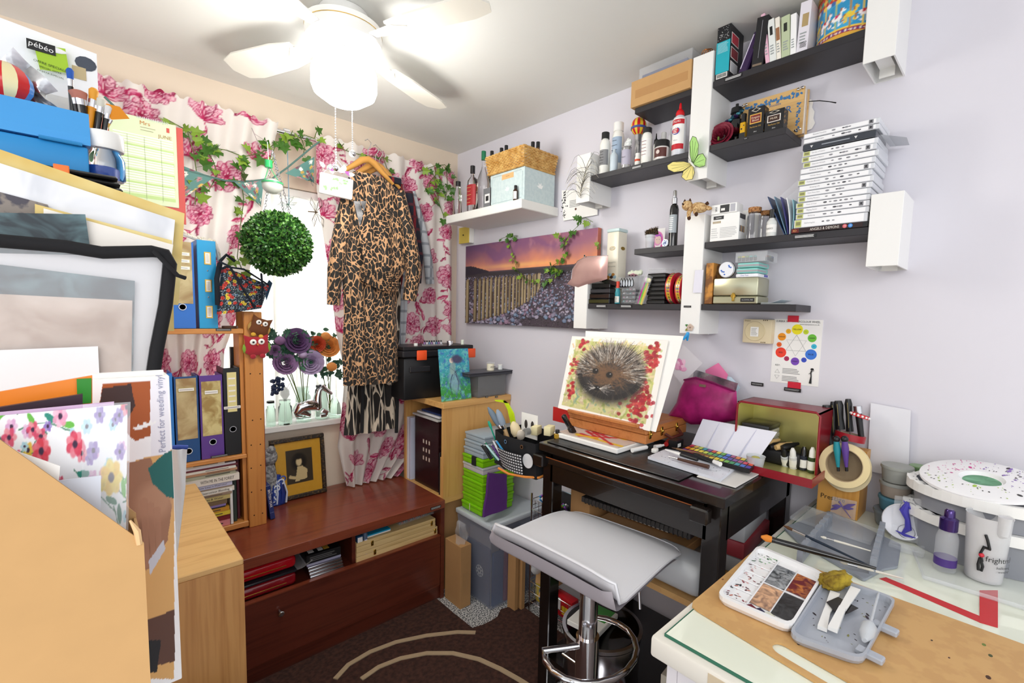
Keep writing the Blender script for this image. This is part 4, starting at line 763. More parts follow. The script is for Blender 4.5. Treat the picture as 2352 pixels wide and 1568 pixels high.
# cat ornament on post C
t=thing('toy_cat','fluffy tan toy cat with dark paws lying over the white post','toy cat',(XF-.012,at(1600,492,0,XF).y,zC1+.002),-PI/2)
glossmix('cat_fur','#a5794a','#e3c591',130,.95,.35,.65,bmp=.004);plain('cat_dark','#4a2c18',.9,var=.2,sc=40,bmp=.002)
b=B();b.sph((.012,.004,.020),.020,'cat_fur',18,(1.55,.95,.9),MR(R_(12),4,'Y'),12).sph((-.026,-.008,.030),.0185,'cat_fur',18,(1,.95,.92),None,12).tb([(.034,.006,.018),(.05,.004,.012),(.058,.0,.010)],[.009,.007,.004],'cat_fur',10);
b.tb([(.034,.006,.026),(.042,.004,.032),(.046,.002,.026)],[.006,.005,.003],'cat_dark',8)
b.tb([(-.008,-.012,.016),(-.010,-.024,.002),(-.008,-.027,-.012),(-.006,-.028,-.018)],[.008,.0075,.0065,.005],'cat_fur',10).tb([(.006,-.01,.014),(.012,-.022,.000),(.018,-.026,-.006)],[.008,.007,.005],'cat_fur',10)
b.sph((-.006,-.028,-.018),.0062,'cat_dark',10,(1,1,1.2)).sph((.019,-.0265,-.008),.0062,'cat_dark',10,(1,1,1.2)).bd('body',t)
b=B();b.sph((-.032,-.024,.032),.0045,'cat_dark',10,(1,.8,.8)).sph((-.0345,-.0275,.0335),.0016,'black_gloss',8).bd('muzzle',t)
for sx_ in(-1,1):
 B().sph((-.031+sx_*.006,-.022,.037),.0018,'black_gloss',8).bd('eye',t);B().lathe([(.006,0),(.004,.006),(0,.012)],'cat_dark',8,(-.028+sx_*.010,-.006,.043),None,1,.5).bd('ear',t)
# upper left small shelf (zs8)
z=zs8
t=thing('spray_bottle','black spray bottle with silver pump and grey label','bottle',(XF+.03,at(1546,540,0,XF+.03).y,z),-PI/2);H=hh(1548,438,XF+.03,z);r=.0165
B().lathe([(0,0),(r,0),(r,.002),(r,H*.66),(r*.8,H*.73),(r*.45,H*.76)],'black_gloss',24).bd('body',t);B().lathe([(r*.62,H*.76),(r*.62,H*.86),(r*.5,H*.87),(r*.42,H*.87),(r*.40,H*.985),(r*.3,H),(0,H)],'steel',18).bd('pump',t)
b=B();pts=[(r*1.015*cos(R_(-160+14*i)),r*1.015*sin(R_(-160+14*i)))for i in range(11)];b.add([(x_,y_,H*.24)for x_,y_ in pts]+[(x_,y_,H*.56)for x_,y_ in pts],[(i,i+1,12+i,11+i)for i in range(10)],'#a9b2b8:.35',True).lines(-r*.5,r*.5,H*.28,H*.52,7,'#e8eaec:.4',-r*1.03,.2).bd('label',t)
t=thing('paint_pot','clear tub with pink lilac contents under the brush head','tub',(XF+.02,at(1493,555,0,XF+.02).y,z),-PI/2);H=hh(1493,540,XF+.02,z)
B().lathe([(0,0),(.0155,0),(.0175,H*.8),(.019,H*.82),(.019,H),(.0165,H)],'frosted',20).bd('tub_body',t);B().cyl((0,0,.002),.0150,H*.45,'#b08a98:.3',20,r2=.0165).bd('contents',t)
t=thing('bristle_brush','dark bristly brush head lying on the pink tub','brush',(XF+.018,at(1497,528,0,XF+.018).y,z+H+.001),-PI/2);b=B().box(-.028,-.004,0,.024,.012,.004,'#3a2a1c:.6',.001);random.seed(2)
for i in range(230):
 x_=random.uniform(-.028,.024);b.tb([(x_,random.uniform(-.004,.010),.003),(x_+random.uniform(-.003,.003),random.uniform(-.008,.010),random.uniform(.010,.020)+.010*(x_+.028)/.052)],.0006,'#3a3228:.8'if i%4 else'#8a6a3a:.8',3)
b.bd('bristles',t)
t=thing('round_tin','round tin with blue and white floral lid standing on edge beside the spray bottle','tin',(XF+.022,at(1521,555,0,XF).y,z+.0145),-PI/2)
b=B().cyl((0,.006,0),.0142,.008,'steel',24,RX90).cyl((0,-.0022,0),.0125,.001,'#d8e2f0:.3',24,RX90)
for i in range(14):b.sph((.008*cos(i*.9)*(i%3)/2,-.0034,.008*sin(i*.9)*(i%3)/2),.002,'#3a5a9a:.3',6,(1,.2,1),ring=4)
b.bd('tin_body',t)
t=thing('picture_card','white card painted with pink haired girl behind the spray bottle','card',(1.66,at(1495,520,0,1.66).y,z+.001),-PI/2);P=Paint(.066,.088,130,bg='#f6f4f2')
for i,(a_,c)in enumerate(((0,'#d86ab0'),(.004,'#e890c8'))):P.ell(.033,.050-a_,.024-a_,.027-a_,c)
P.ell(.036,.044,.014,.017,'#e8c8c0');P.line([(.020,.068),(.030,.060),(.044,.062),(.052,.050)],[.003,.006,.006,.002],'#a84ac0');P.line([(.012,.05),(.014,.03),(.02,.018)],.008,'#d04aa0');P.line([(.052,.05),(.056,.03),(.05,.015)],.008,'#d04aa0');P.ell(.030,.046,.002,.001,'#333'+'333');P.ell(.041,.046,.002,.001,'#333333')
B().grid(60,80,lambda u,v:(u*.066,0,v*.088),'painted',P.a,th=.0012).bd('card',t)
# low left shelf (zs7)
z=zs7
t,W,H,b=RB('biscuit_tin','tall cream biscuit tin with pale blue lid printed KIPPS and almond biscuits','tin',1393,522,1429,620,1.60,z,.062,'#ece6d2:.3',None,.004)
W=.062;H=hh(1412,524,1.60,z);b=B().box(0,0,0,W,.062,H*.96,'#ece6d2:.3',.008,2).bd('tin_body',t);B().box(-.001,-.001,H*.955,W+.001,.063,H,'#c9dedd:.3',.004,2).bd('lid',t)
b=B();b.sph((W*.5,-.0002,H*.74),.016,'#b8963c:.4',20,(1,.05,.5),ring=6).sph((W*.5,-.0012,H*.74),.0145,'#ece6d2:.4',20,(1,.05,.42),ring=6).text('KIPPS',.009,'#8a6a2a:.5',(W*.5,-.0022,H*.74)).text('AMARETTI',.008,'#8a8a7a:.5',(W*.5,-.0006,H*.55)).text('alla mandorla',.007,'#8a8a7a:.5',(W*.5,-.0006,H*.50))
for k in range(5):b.sph((W*(.25+.13*k),-.0006,H*(.36+.03*(k%2))),.009,('#b8823c','#9fc0cc','#3a2a20')[k%3]+':.5',10,(1,.12,.8),ring=5)
for k in range(2):b.sph((W+.0003,.031,H*.74),.015,'#b8963c:.4',16,(.04,1,.5),ring=5)
b.bd('print',t)
t=thing('pink_pouch','dusty pink satin zip pouch lying over the end of the low left shelf','pouch',(XF-.01,at(1296,640,0,XF-.01).y,z),-PI/2)
P6=[at(*p,0,XF-.014)for p in((1296,652),(1306,640),(1309,618),(1321,599),(1338,589),(1391,586),(1389,640),(1374,645),(1352,650),(1322,661))];oy=t.location.y;out=[(oy-p.y,p.z-z)for p in P6];cx_=sum(o[0]for o in out)/10;cz_=sum(o[1]for o in out)/10
def pillow(b,out,cx_,cz_,y0,dep,mat,n=6,pw=.5):
 k=len(out);rings=[]
 vs=[];fs=[]
 for side in(-1,1):
  base=len(vs)
  for i in range(n+1):
   f=1-i/n
   for(x_,z_)in out:vs.append((cx_+(x_-cx_)*f,y0+side*dep*(1-f**2)**pw,cz_+(z_-cz_)*f))
  for i in range(n):
   for j in range(k):
    a=(base+i*k+j,base+i*k+(j+1)%k,base+(i+1)*k+(j+1)%k,base+(i+1)*k+j);fs.append(a if side<0 else a[::-1])
 b.add(vs,fs,mat,True)
b=B();pillow(b,out,cx_,cz_,.012,.012,'rose_satin');b.bd('pouch_body',t)
B().tb([(x_,.012,z_+.0005)for x_,z_ in out[1:6]],.0016,'steel',6).bd('zip',t)
bb_=B().ring((0,0,0),.0045,.003,'steel',.001,16,RX90);bb_.v=[(v[0]+out[4][0]+.003,v[1]+.006,v[2]+out[4][1]+.004)for v in bb_.v];bb_.bd('zip_ring',t)
hx=(rz_(1375,650,XF+.01)-z)/4;
for i,(l)in enumerate(('bottom black pan box on the low left shelf with olive stripe','black pan box second from the bottom, brownish','black pan box third from the bottom, shiny','top flat black pan box under the tilted one')):
 x0=1352+2*i;t,W=RW('pan_box',l,'box',x0,1400,670,XF+.01,z+hx*i+.0005,'black pan boxes in a low stack');B().box(0,0,0,W,.08,hx-.001,'black_gloss',.002).box(.003,-.0005,.003,W-.003,0,hx-.005,('#3c3a1c:.2','#2c1f1a:.2','#3a3a3e:.2','#151517:.2')[i]).bd('case_body',t)
t,W=RW('pan_box','tilted black pan box with white windows on top of the black stack','box',1370,1425,635,XF+.01,z+4*hx+.010);t.rotation_euler=(0,R_(14),-PI/2)
b=B().box(0,0,0,W,.07,.018,'black_gloss',.002)
b.bd('case_body',t);b=B()
for i in range(5):
 for j in range(2):b.box(.002+.0055*i,-.0007,.003+.0065*j,.0055+.0055*i,0,.0075+.0065*j,'paper')
b.bd('white_windows',t)
bottle('ink_bottle','small teal ink bottle with red cap in front of the black boxes','bottle',(XF+.004,at(1417,680,0,XF).y,z),.0105,hh(1417,646,XF,z),'#2a8a96:.25','#d0402c:.35',.7,.15,.3,lab='#e8e8e0:.4',labh=(.1,.6),capr=.0065)
# heart clear box + bits
for i in range(4):
 t,W=RW('clear_bead_box',('lowest','second','third','top')[i]+' clear bead box of the small pile beside the teal ink bottle','box',1427,1459,690,XF+.015,z+.0005+i*.0155,'small clear bead boxes');b=B().box(0,0,0,W,.06,.0145,CP,.001).box(.002,.002,.001,W-.002,.055,.009,'#1e2026:.3')
 for k in range(4):b.sph((W*(.15+.23*k),.004,.010),.0035,('#7ab0b0:.2','#c08aa0:.2','#c8c8d0:.2','#3a5a6a:.2')[(k+i)%4],8)
 b.bd('case_body',t)
zc=z+4*.0155+.001
t=thing('ink_pad_case','clear case holding teardrop black ink pads beside the biscuit tin','case',(XF+.010,at(1418,620,0,XF).y,zc),-PI/2);W=t.location.y-at(1467,620,0,XF).y
B().box(0,0,.0,W,.05,.0015,CP).box(0,0,0,.0015,.05,.045,CP).box(W-.0015,0,0,W,.05,.045,CP).box(0,.0485,0,W,.05,.045,CP).bd('case_body',t)
for k in range(5):
 M=Tm(.010+.0115*k,.006+.002*k,.004);o=[(0,.036),(-.005,.026),(-.0075,.013),(-.005,.003),(0,0),(.005,.003),(.0075,.013),(.005,.026)]
 B(M).card(o,0,.003,BP).card([(x_*.72,z_*.8+.002)for x_,z_ in o],-.0004,0,'#c3ccd4:.3').bd('ink_pad',t)
t=thing('fabric_flower','pink and black fabric flower resting on the ink pad case','flower',(XF+.03,at(1445,598,0,XF).y,zc+.046),-PI/2);rose(t,.014,'#e6b6c2:.8',0,seed=6);b=B()
for k in range(5):b.sph((.012*cos(k*1.3),.012*sin(k*1.3),.003),.005,'#2a1a22:.7',6,(1,1,.4))
b.bd('black_leaves',t)
t=thing('gauze_bundle','crumpled pale green tissue tucked behind the ink pads','tissue',(XF+.06,at(1455,590,0,XF+.05).y,zc+.048),-PI/2);b=B();
for k in range(6):b.sph((-.02+.01*k,0,.012+.003*(k%2)),.012,'#dfe6d0:.7',6,(1,.7,.9),MR(k,4,'Y'),4)
b.bd('tissue',t)
t=thing('spoon_packet','clear bag with magenta and green craft spoons leaning on the black drawers','packet',(XF-.004,at(1462,700,0,XF-.004).y,z+.002),(0,R_(15),-PI/2))
B().add([(-.008,0,-.006),(.030,0,.004),(.040,0,.112),(.004,0,.118)],[(0,1,2,3)],'clear_film').bd('bag',t)
for k,c in enumerate(('#b02a8a','#6ab83a','#d8c23a')):B().tb([(.005+.007*k,.004,.0),(.008+.007*k,.004,.04),(.010+.007*k,.004,.085)],[.004,.0055,.003],c+':.3',8).sph((.012+.007*k,.004,.096),.0075,('#e0c8e0','#c8e0a0','#e8e0b0')[k]+':.3',10,(.9,.5,1.2)).bd('craft_spoon',t)
hx=.0165;x0,x1=1486,1527
for i in range(7):
 t,W=RW('black_drawer_box',('lowest','second','third','fourth','fifth','sixth','topmost')[i]+' black ink pad box in the tall stack beside the round red tins','box',x0+(i%2)*2,x1,650,XF+.012,z+.0005+i*(hx),'black ink pad boxes in a tall stack');B().box(0,0,0,W,.07,hx-.0045,BP,.002).box(.001,.002,hx-.0045,W-.001,.068,hx-.0012,'black_gloss',.001).bd('case_body',t)
t,W=RW('clear_lidded_box','clear lidded box on top of the black ink pad boxes','box',1490,1530,585,XF+.012,z+7*hx+.002);B().box(0,0,0,W,.07,.012,CP,.002).box(-.002,-.002,.012,W+.002,.072,.016,CP,.001).bd('case_body',t)
# three round carousel-like red tins on edge
for k in range(2):
 r=.058-.004*k;xx=XF+.004+r;t=thing('round_red_tin',('front red round tin with colourful patchwork side standing on edge','red round tin behind, nearest the tall white post')[k],'tin',(xx+.004,at(1533+k*22,640,0,XF+.02).y,z+r+.001),-PI/2)
 P=Paint(2*PI*r,.020,520,bg='#d8b83a');n=30
 for i in range(n):
  xx_=i*P.w/n;P.poly([(xx_,.002),(xx_+P.w/n*.9,.002),(xx_+P.w/n*.9,.018),(xx_,.018)],('#e8c840','#e8e4da','#3a7ab8','#c84a8a','#d8a03a')[i%5]);P.line([(xx_+.002,.004),(xx_+.008,.016)],.0015,'#3a2a3a');P.line([(xx_+.008,.004),(xx_+.002,.016)],.0015,'#3a2a3a')
 b=B(MR(PI/2,4,'Y'));b.grid(60,10,lambda u,v:(r*cos(2*PI*u),r*sin(2*PI*u),v*.020),'painted_gloss',P.a).ring((0,0,-.001),r+.0015,r-.02,'#c8283a:.25',.003,48).ring((0,0,.018),r+.0015,r-.02,'#c8283a:.25',.003,48).cyl((0,0,.0),r-.015,.018,'#b02a4a:.3',40);b.bd('tin_body',t)
 if k==0:B().tb([(.010+.012*sin(a),-r*1.03*cos(a*.5),.02*sin(a))for a in[R_(-60+15*i)for i in range(9)]],.0008,'#c8a080:.6',4).bd('rubber_band',t)
# low right shelf (zs6)
z=zs6
t=thing('silver_tin_box','brushed silver hinged tin box with brass clasp on the lowest right shelf','tin',(XF+.004,at(1637,660,0,XF).y,z+.001),-PI/2);W=t.location.y-at(1740,660,0,XF).y;H=hh(1690,638,XF,z);D=.095
B().box(0,0,0,W,D,H*.30,'#b7b69a:.3:.9',.003).bd('base',t);B().box(0,0,H*.31,W,D,H,'#c2c1a6:.28:.9',.005,2).bd('lid',t);B().cyl((W*.48,-.002,H*.3),.008,.002,'brass',12,RX90).box(W*.48-.0035,-.006,H*.1,W*.48+.0035,-.001,H*.42,'brass',.001).bd('clasp',t);B().box(W*.64,-.0008,H*.08,W*.94,0,H*.22,BP).text('ALCOHOL INK',.0055,'#d0d0d0:.5',(W*.79,-.0012,H*.15)).bd('label_strip',t)
zz=z+H+.0015
t=thing('lid_tin','round cream lid with blue flowers standing on the silver tin box','lid',(XF+.006,at(1668,610,0,XF).y,zz+.0275),-PI/2)
b=B().cyl((0,.008,0),.0275,.010,'steel',32,RX90).cyl((0,-.003,0),.0245,.001,'#ecedf2:.2',32,RX90)
for(a,r_)in((3.6,.015),(3.9,.011),(4.4,.017),(.4,.016),(.7,.013),(1.0,.015),(3.3,.017)):b.sph((r_*cos(a),-.0042,r_*sin(a)),.0032,'#3a6ac0:.3',7,(1,.15,.8),ring=4)
b.bd('lid_body',t)
for i,(l,c)in enumerate((('white card packet with purple writing on the silver tin box','#eef0f6'),('lower mint blending pad pack','#8ad0c8'),('upper mint blending pad pack','#8ad0c8'))):
 x0,x1=((1690,1742),(1691,1740),(1693,1742))[i];t,W=RW('sponge_pack',l,'packet',x0,x1,620,XF+.006,zz+(0,.0135,.031)[i],'soft packs stacked on the silver tin box');b=B().box(0,0,0,W,.09,(.012,.016,.016)[i],c+':.4',.004,2);
 if i:b.box(W*.02,-.001,.004,W+.001,.07,.010,'#a8a8ac:.3')
 else:b.text('Clear Text',.006,'#7a6ab8:.5',(W*.4,-.0006,.006),wmax=.03).box(W,.05,.003,W+.0008,.08,.010,'#5a5ab0:.4')
 b.bd('pack',t)
t,W=RW('clear_organiser','clear compartment box with yellow green and teal sponge daubers','organiser',1690,1762,585,XF+.004,zz+.049);H=.030
B().box(0,0,0,W,.09,.0015,CP).box(0,0,0,W,.0015,H,CP).box(0,.0885,0,W,.09,H,CP).box(0,0,0,.0015,.09,H,CP).box(W-.0015,0,0,W,.09,H,CP).box(0,0,H,W,.09,H+.002,CP).bd('case_body',t)
for k,c in enumerate(('#9aa83a','#e0cc2a','#6a9a4a','#5ab0a8','#3a8a8a')):B().cyl((.009+k*.0125,.01,.004),.0052,.012,'#2a2c2e:.4',14).sph((.009+k*.0125,.01,.017),.0055,c+':.9',12,(1,1,.8)).bd('dauber',t)
for k,c in enumerate(('#8a6a5a','#7a8a6a','#5a6a8a')):B().cyl((W-.010,.03+.02*k,.004),.0052,.012,'#2a2c2e:.4',14).sph((W-.010,.03+.02*k,.017),.0055,c+':.9',12,(1,1,.8)).bd('dauber',t)
t,W,H,b=RB('wood_notebook','brown speckled notebook upright left of the silver tin box','notebook',1620,604,1637,696,XF+.004,z+.001,.10,'ochre_paint');b.bd('cover',t)
t=thing('paper_note','pale lilac paper note hanging off the left of the brown notebook','paper',(XF-.006,at(1593,640,0,XF-.006).y,rz_(1600,672,XF-.006)),-PI/2);B().add([(0,0,0),(.032,.002,0),(.034,.002,.078),(.004,0,.078)],[(0,1,2,3)],'#e4e2ee:.6').bd('sheet',t)
t=thing('paper_slips','stack of thin clear and white slips under the silver tin, sticking past the shelf end','paper',(XF+.02,at(1742,695,0,XF).y,z+.001),-PI/2);b=B()
for k in range(4):b.grid(6,3,lambda u,v:(u*(.085-.008*k),.10*v,.0015*k+.022*max(0,u-.55)*(k==3)),('#dfe6ea:.2','paper','#c6d4da:.2','#e6eaee:.15')[k],th=.0006,thdir=(0,0,1))
b.bd('slips',t)
# post C details
lb=B().box(0,-.001,0,.028,0,.007,BP).text('OIL BLENDING',.0034,'#c0c0c0:.5',(.014,-.0014,.0035));tag(lb.bd('label_strip',None,(XF-.0005,at(1571,703,0,XF).y,rz_(1571,706,XF)),-PI/2),'small black embossed label on the white post under the toy cat','label')
t=thing('wooden_flower','flat painted wooden flower with green leaves on the lower white post','ornament',(XF-.002,at(1586,752,0,XF).y,rz_(1586,752,XF)),-PI/2);b=B()
for k in range(5):b.sph((.0075*cos(k*1.257+.3),-.001,.0075*sin(k*1.257+.3)),.0062,'#c9b3a3:.6',10,(1,.15,1),ring=5)
b.sph((0,-.002,0),.003,'#8a6a5a:.6',8,(1,.3,1));b.bd('petals',t);b=B();leaf(b,(-.006,-.0006,.004),(-1,0,.4),(0,-1,0),.015,'#3f7a3a:.6',False,0);leaf(b,(-.006,-.0006,-.004),(-1,0,-.6),(0,-1,0),.015,'#8a8a3a:.6',False,0);b.bd('leaves',t)
t=thing('clothes_peg','bright blue plastic clip hanging under the wooden flower','clip',(XF-.014,at(1580,752,0,XF-.01).y,rz_(1582,770,XF)),(0,R_(18),-PI/2))
for sg in(-1,1):
 B().tb([(0,sg*.002,.012),(0.001,sg*.003,.004),(.003*sg,sg*.006,-.012),(.004*sg,sg*.008,-.018)],[.004,.005,.0045,.003],'#2a9fe0:.25',10).bd('jaw',t)
# canvas print of pebble beach
xs=1.672;A=at(1070,566,0,xs);D_=at(1071,741,0,xs);Bq=at(1368,514,0,xs);
y0=A.y;y1=at(1371,600,0,xs).y;cwid=y0-y1;zt_=A.z;zb_=D_.z;chei=zt_-zb_
t=thing('canvas_print','wide canvas print of a pebble beach with weathered groyne posts at sunset','canvas',(xs,y0,zb_),-PI/2)
P=Paint(cwid,chei,460);rs=random.Random(8);hz=chei*.66
X,Y=P.X,P.Y;n1=P.noise(.16,1,4);n2=P.noise(.05,2,3)
vv=np.clip((Y-hz)/(chei-hz),0,1);sk=np.zeros((P.H,P.W,3))
def mixc(a,b_,t_):return np.array(P.c(a))*(1-t_[...,None])+np.array(P.c(b_))*t_[...,None]
st=np.sin((Y*60+n1*9+X*2));u_=X/cwid
sk=mixc('#f09a68','#8a5a7c',np.clip(vv*1.5+(.5-u_)*.7+(n1-.5)*1.2,0,1));sk=sk*(1-(np.clip(st*.5,0,1)*.35)[...,None])+np.array(P.c('#e6856a'))*(np.clip(st*.5,0,1)*.35)[...,None]
P.a[:]=sk;P.wash(np.clip((n2-.6)*4,0,1)*np.clip(vv-.3,0,1)*np.clip(u_*1.2,0,1),'#f2b4a0');P.wash(np.clip(.5-u_,0,.5)*vv*1.5,'#4a3658');P.wash(np.exp(-((vv-.12)/.08)**2)*.6*np.exp(-((u_-.45)/.3)**2),'#f8c070')
P.poly([(0,0),(cwid,0),(cwid,hz+.004),(0,hz-.006)],'#4a3f48');P.wash((Y<hz-.01)*(Y>hz-.045)*1.0,'#3a3438');P.poly([(0,hz-.02),(0,hz+.035),(cwid*.08,hz+.03),(cwid*.16,hz+.012),(cwid*.22,hz),(cwid*.22,hz-.01)],'#2e2834')
for i in range(2600):
 y=(hz-.03)*(1-rs.random()**1.6);k=1-y/(hz);s=.0016+.0125*k**1.8*rs.uniform(.5,1.2);x=rs.uniform(0,cwid)
 if x>cwid*.45 and y<(x/cwid-.45)*.25*chei+-.02:pass
 g=rs.choice(('#827c92','#a098ac','#6c7e9a','#5c5564','#b4acbe','#92748a','#7088a4','#4a4654'))
 if x>cwid*.5 and y<chei*.14*rs.uniform(.5,1.1):g=rs.choice(('#4a4246','#3a3436'));s*=.3
 P.ell(x,y-s*.2,s*1.35,s,'#241f28');P.ell(x,y,s*1.25,s*.85,g);P.ell(x-s*.2,y+s*.25,s*.7,s*.4,'#b5adbc',al=.35,soft=.8)
for i in range(26):
 f=i/25;x=cwid*(.02+.62*(1-(1-f)**1.7));yb=chei*.44*f**1.2;h=chei*(.56+.03*f)-yb;w_=.030*(1-f)**1.1+.007;x+=.004*rs.uniform(-1,1)
 if i==1:continue
 c=rs.choice(('#8a7656','#9a8664','#6e5c42'));P.poly([(x-w_/2,yb),(x+w_/2,yb),(x+w_*.45,yb+h),(x,yb+h+w_*.2),(x-w_*.42,yb+h*.97)],c);P.poly([(x+w_*.1,yb),(x+w_/2,yb),(x+w_*.45,yb+h),(x+w_*.2,yb+h)],'#2f261e',.7)
 for k in range(3):P.line([(x-w_*.3+w_*.2*k,yb+.01),(x-w_*.3+w_*.22*k,yb+h*.95)],w_*.08,'#cbbb95',.7)
b=B().grid(300,int(300*chei/cwid),lambda u,v:(u*cwid,0,v*chei),'painted',P.a,False);b.box(0,.0005,0,cwid,WX-xs-.004,chei,'#2e2a30:.7').box(cwid,0,chei*.66,cwid+.0006,WX-xs-.004,chei,'#c4705a:.6');b.bd('canvas',t)
# curtains
YR=WY-.07;rod0=at(629,306,1,YR);rod1=at(1039,400,1,YR);ZR=(rod0.z+rod1.z)/2
t=thing('curtain_rod','silver metal curtain rod across the top of the window','curtain rod')
B().tb([(-.05,YR,ZR),(1.56,YR,ZR)],.011,'chrome',12).bd('pole',t);b=B(Tm(1.56,YR,ZR,0,PI/2,0))
for k in range(4):b.cyl((0,0,k*.012),.015,.008,'chrome',16)
b.bd('finial',t);B().box(.70,YR-.004,ZR-.03,.73,WY-.001,ZR+.02,'chrome',.003).bd('bracket',t);B().box(1.50,YR-.004,ZR-.03,1.52,WY-.001,ZR+.02,'chrome',.003).bd('bracket',t)
def toile(w,h,seed,W=300):
 P=Paint(w,h,W,bg='#f1ebe6');rs=random.Random(seed);CR=('#ad1a50','#c22e64','#931544')
 def petal(x,y,a,L,wd,c):
  P.ell(x+cos(a)*L*.5,y+sin(a)*L*.5,L*.52,wd*1.12,c,a);P.ell(x+cos(a)*L*.55,y+sin(a)*L*.55,L*.44,wd*.85,'#f0c6d2',a)
  for k in(-.45,-.15,.15,.45):P.line([(x+cos(a)*L*.15,y+sin(a)*L*.15),(x+cos(a+k*.5)*L*.9,y+sin(a+k*.5)*L*.9)],[.0028,.0012],c,.85)
 def leaf_(x,y,a,L):
  c=rs.choice(CR);P.ell(x+cos(a)*L*.5,y+sin(a)*L*.5,L*.5,L*.17,c,a);P.ell(x+cos(a+.1)*L*.5,y+sin(a+.1)*L*.5,L*.4,L*.08,'#e8a6bb',a)
  P.line([(x,y),(x+cos(a)*L,y+sin(a)*L)],.0018,c)
 def peony(x,y,R):
  for ring,(k,f)in enumerate(((9,1.0),(7,.72),(5,.45))):
   o=rs.random()*6
   for j in range(k):petal(x+rs.uniform(-1,1)*R*.05,y,o+2*PI*j/k,R*f,R*f*.32,CR[(j+ring)%3])
  P.ell(x,y,R*.14,R*.14,'#a11b4c')
 n=int(w*h*42)+2;pts=[]
 for _ in range(n*30):
  x,y=rs.uniform(0,w),rs.uniform(0,h)
  if all(math.hypot(x-a,y-b_)>.115 for a,b_ in pts):pts.append((x,y))
  if len(pts)>=n:break
 for x,y in pts:
  pp=[(x,y)];a=rs.uniform(0,6.28)
  for k in range(10):a+=rs.uniform(-.5,.5);pp.append((pp[-1][0]+cos(a)*.017,pp[-1][1]+sin(a)*.017))
  P.line(pp,.003,CR[1]);
  for q in pp[3::2]:leaf_(q[0],q[1],a+rs.choice((-1,1))*rs.uniform(.5,1.4),rs.uniform(.03,.065))
 for i,(x,y)in enumerate(pts):
  if i%3!=2:peony(x,y,rs.uniform(.045,.07))
  else:
   for k in range(5):petal(x,y,k*.55+rs.random()*.2,.075,.014,CR[k%3])
 return P
def curtain(label,name,edges,zt,zb,folds,seed,W=280):
# edges: list of (z,xl,xr); local frame = world
 zs_=[e[0]for e in edges]
 def lerp(z,k):return float(np.interp(z,zs_[::-1],[e[k]for e in edges][::-1]))
 w=max(e[2]-e[1]for e in edges)*1.0;P=toile(w,zt-zb,seed,W);t=thing(name,label,'curtain',(0,0,0))
 def fn(u,v):
  z=zb+(zt-zb)*v;xl,xr=lerp(z,1),lerp(z,2);x=xl+(xr-xl)*u
  amp=.017*(1-.35*v);yy=YR-.036+amp*sin(u*folds*2*PI+.6*sin(v*3))+.006*sin(u*folds*5.1+v*4)
  if z>zt-.05:yy-=.0*1;x+=.002*sin(u*90)
  return(x,yy,z+(.008*sin(u*folds*4*PI+1)if v==1 else 0))
 nx=int(w/.0045);ny=int((zt-zb)/.0045);b=B();b.grid(nx,ny,fn,'painted_cloth',P.a);b.bd('cloth',t);return t
cz=lambda px,py:at(px,py,1,YR)
ZT=ZR+.022
cxL=cz(225,215).x;curtain('left curtain printed with crimson peonies behind the wall planner and binders','floral_curtain',[(ZT,cxL-.25,.668),(1.9,cxL-.25,cz(601,500).x),(1.5,cxL-.2,cz(590,600).x-.06),(1.25,-.0,cz(545,700).x-.06),(.55,.0,cz(530,900).x-.06)],ZT,.56,9,3,330)
E2=[(ZT,cz(719,338).x,cz(1036,402).x)]
for py,xl,xr in((470,722,1034),(560,737,1032),(640,752,1040),(760,768,1050),(850,788,1056),(930,780,1050),(1000,770,1046)):E2.append((cz(900,py).z,cz(xl,py).x,cz(xr,py).x))
E2=[(e[0],e[1],e[2]if e[2]<1.62 else 1.60)for e in E2];E2[-1]=(E2[-1][0],E2[-1][1],cz(1000,1000).x);E2.append((CH+.005,cz(790,1088).x,cz(906,1088).x));
curtain('right curtain printed with crimson peonies bunched behind the dresses','floral_curtain',E2,ZT,CH+.006,7,5,300)
# garments
YG=YR-.16
def hanger(label,x,y,dx,w_,rz=0):
 t=thing('wooden_hanger',label,'clothes hanger',(x,y,ZR),rz,'curved wooden hangers on the curtain rod');
 B().tb([(-w_,0,-.165),(-w_*.6,0,-.125),(-.03,0,-.085),(0,0,-.075),(.03,0,-.085),(w_*.6,0,-.125),(w_,0,-.165)],[.008,.012,.016,.017,.016,.012,.008],'#d49a4e:.3',10).bd('shoulder_bar',t)
 B().tb([(0,0,-.07),(0,0,-.03),(.012,0,-.012),(.016,0,.006),(0,0,.020),(-.014,0,.010)],.0022,'chrome',6).bd('hook',t);return t
def garment(name,label,cat,mat,x,y,prof,folds=5,dep=.05,sleeves=(),rz=0,neck=True,yoff=0,extra=None,bnd=None):
# prof rows: (z, xl, xr) relative to x
 t=thing(name,label,cat,(x,y,0),rz);n=len(prof);zs_=[p[0]for p in prof][::-1]
 def L(z,k):return float(np.interp(z,zs_,[p[k]for p in prof][::-1]))
 zt_,zb_=prof[0][0],prof[-1][0];b=B()
 def side(sg):
  def fn(u,v):
   z=zb_+(zt_-zb_)*v;xl,xr=L(z,1),L(z,2);s=sin(PI*min(max(u,0),1))**.5;y_=sg*dep*s*(.45+.55*(1-v))+.012*sin(u*folds*2*PI+z*2)*(1-v)*s+.004*sin(u*23+z*16)*s
   return(xl+(xr-xl)*u,y_,z)
  return fn
 b.grid(40,70,side(-1),mat);b.grid(40,70,side(1),mat);b.bd('body',t)
 for sl in sleeves:
  bb=B();pts=[Vector(p)for p in sl[0]];bb.tb(pts,sl[1],mat,14);o=bb.bd('sleeve',t)
 if extra:extra(t)
 return t
g=lambda px,py,y=YG:at(px,py,1,y)
hx_=g(850,400).x
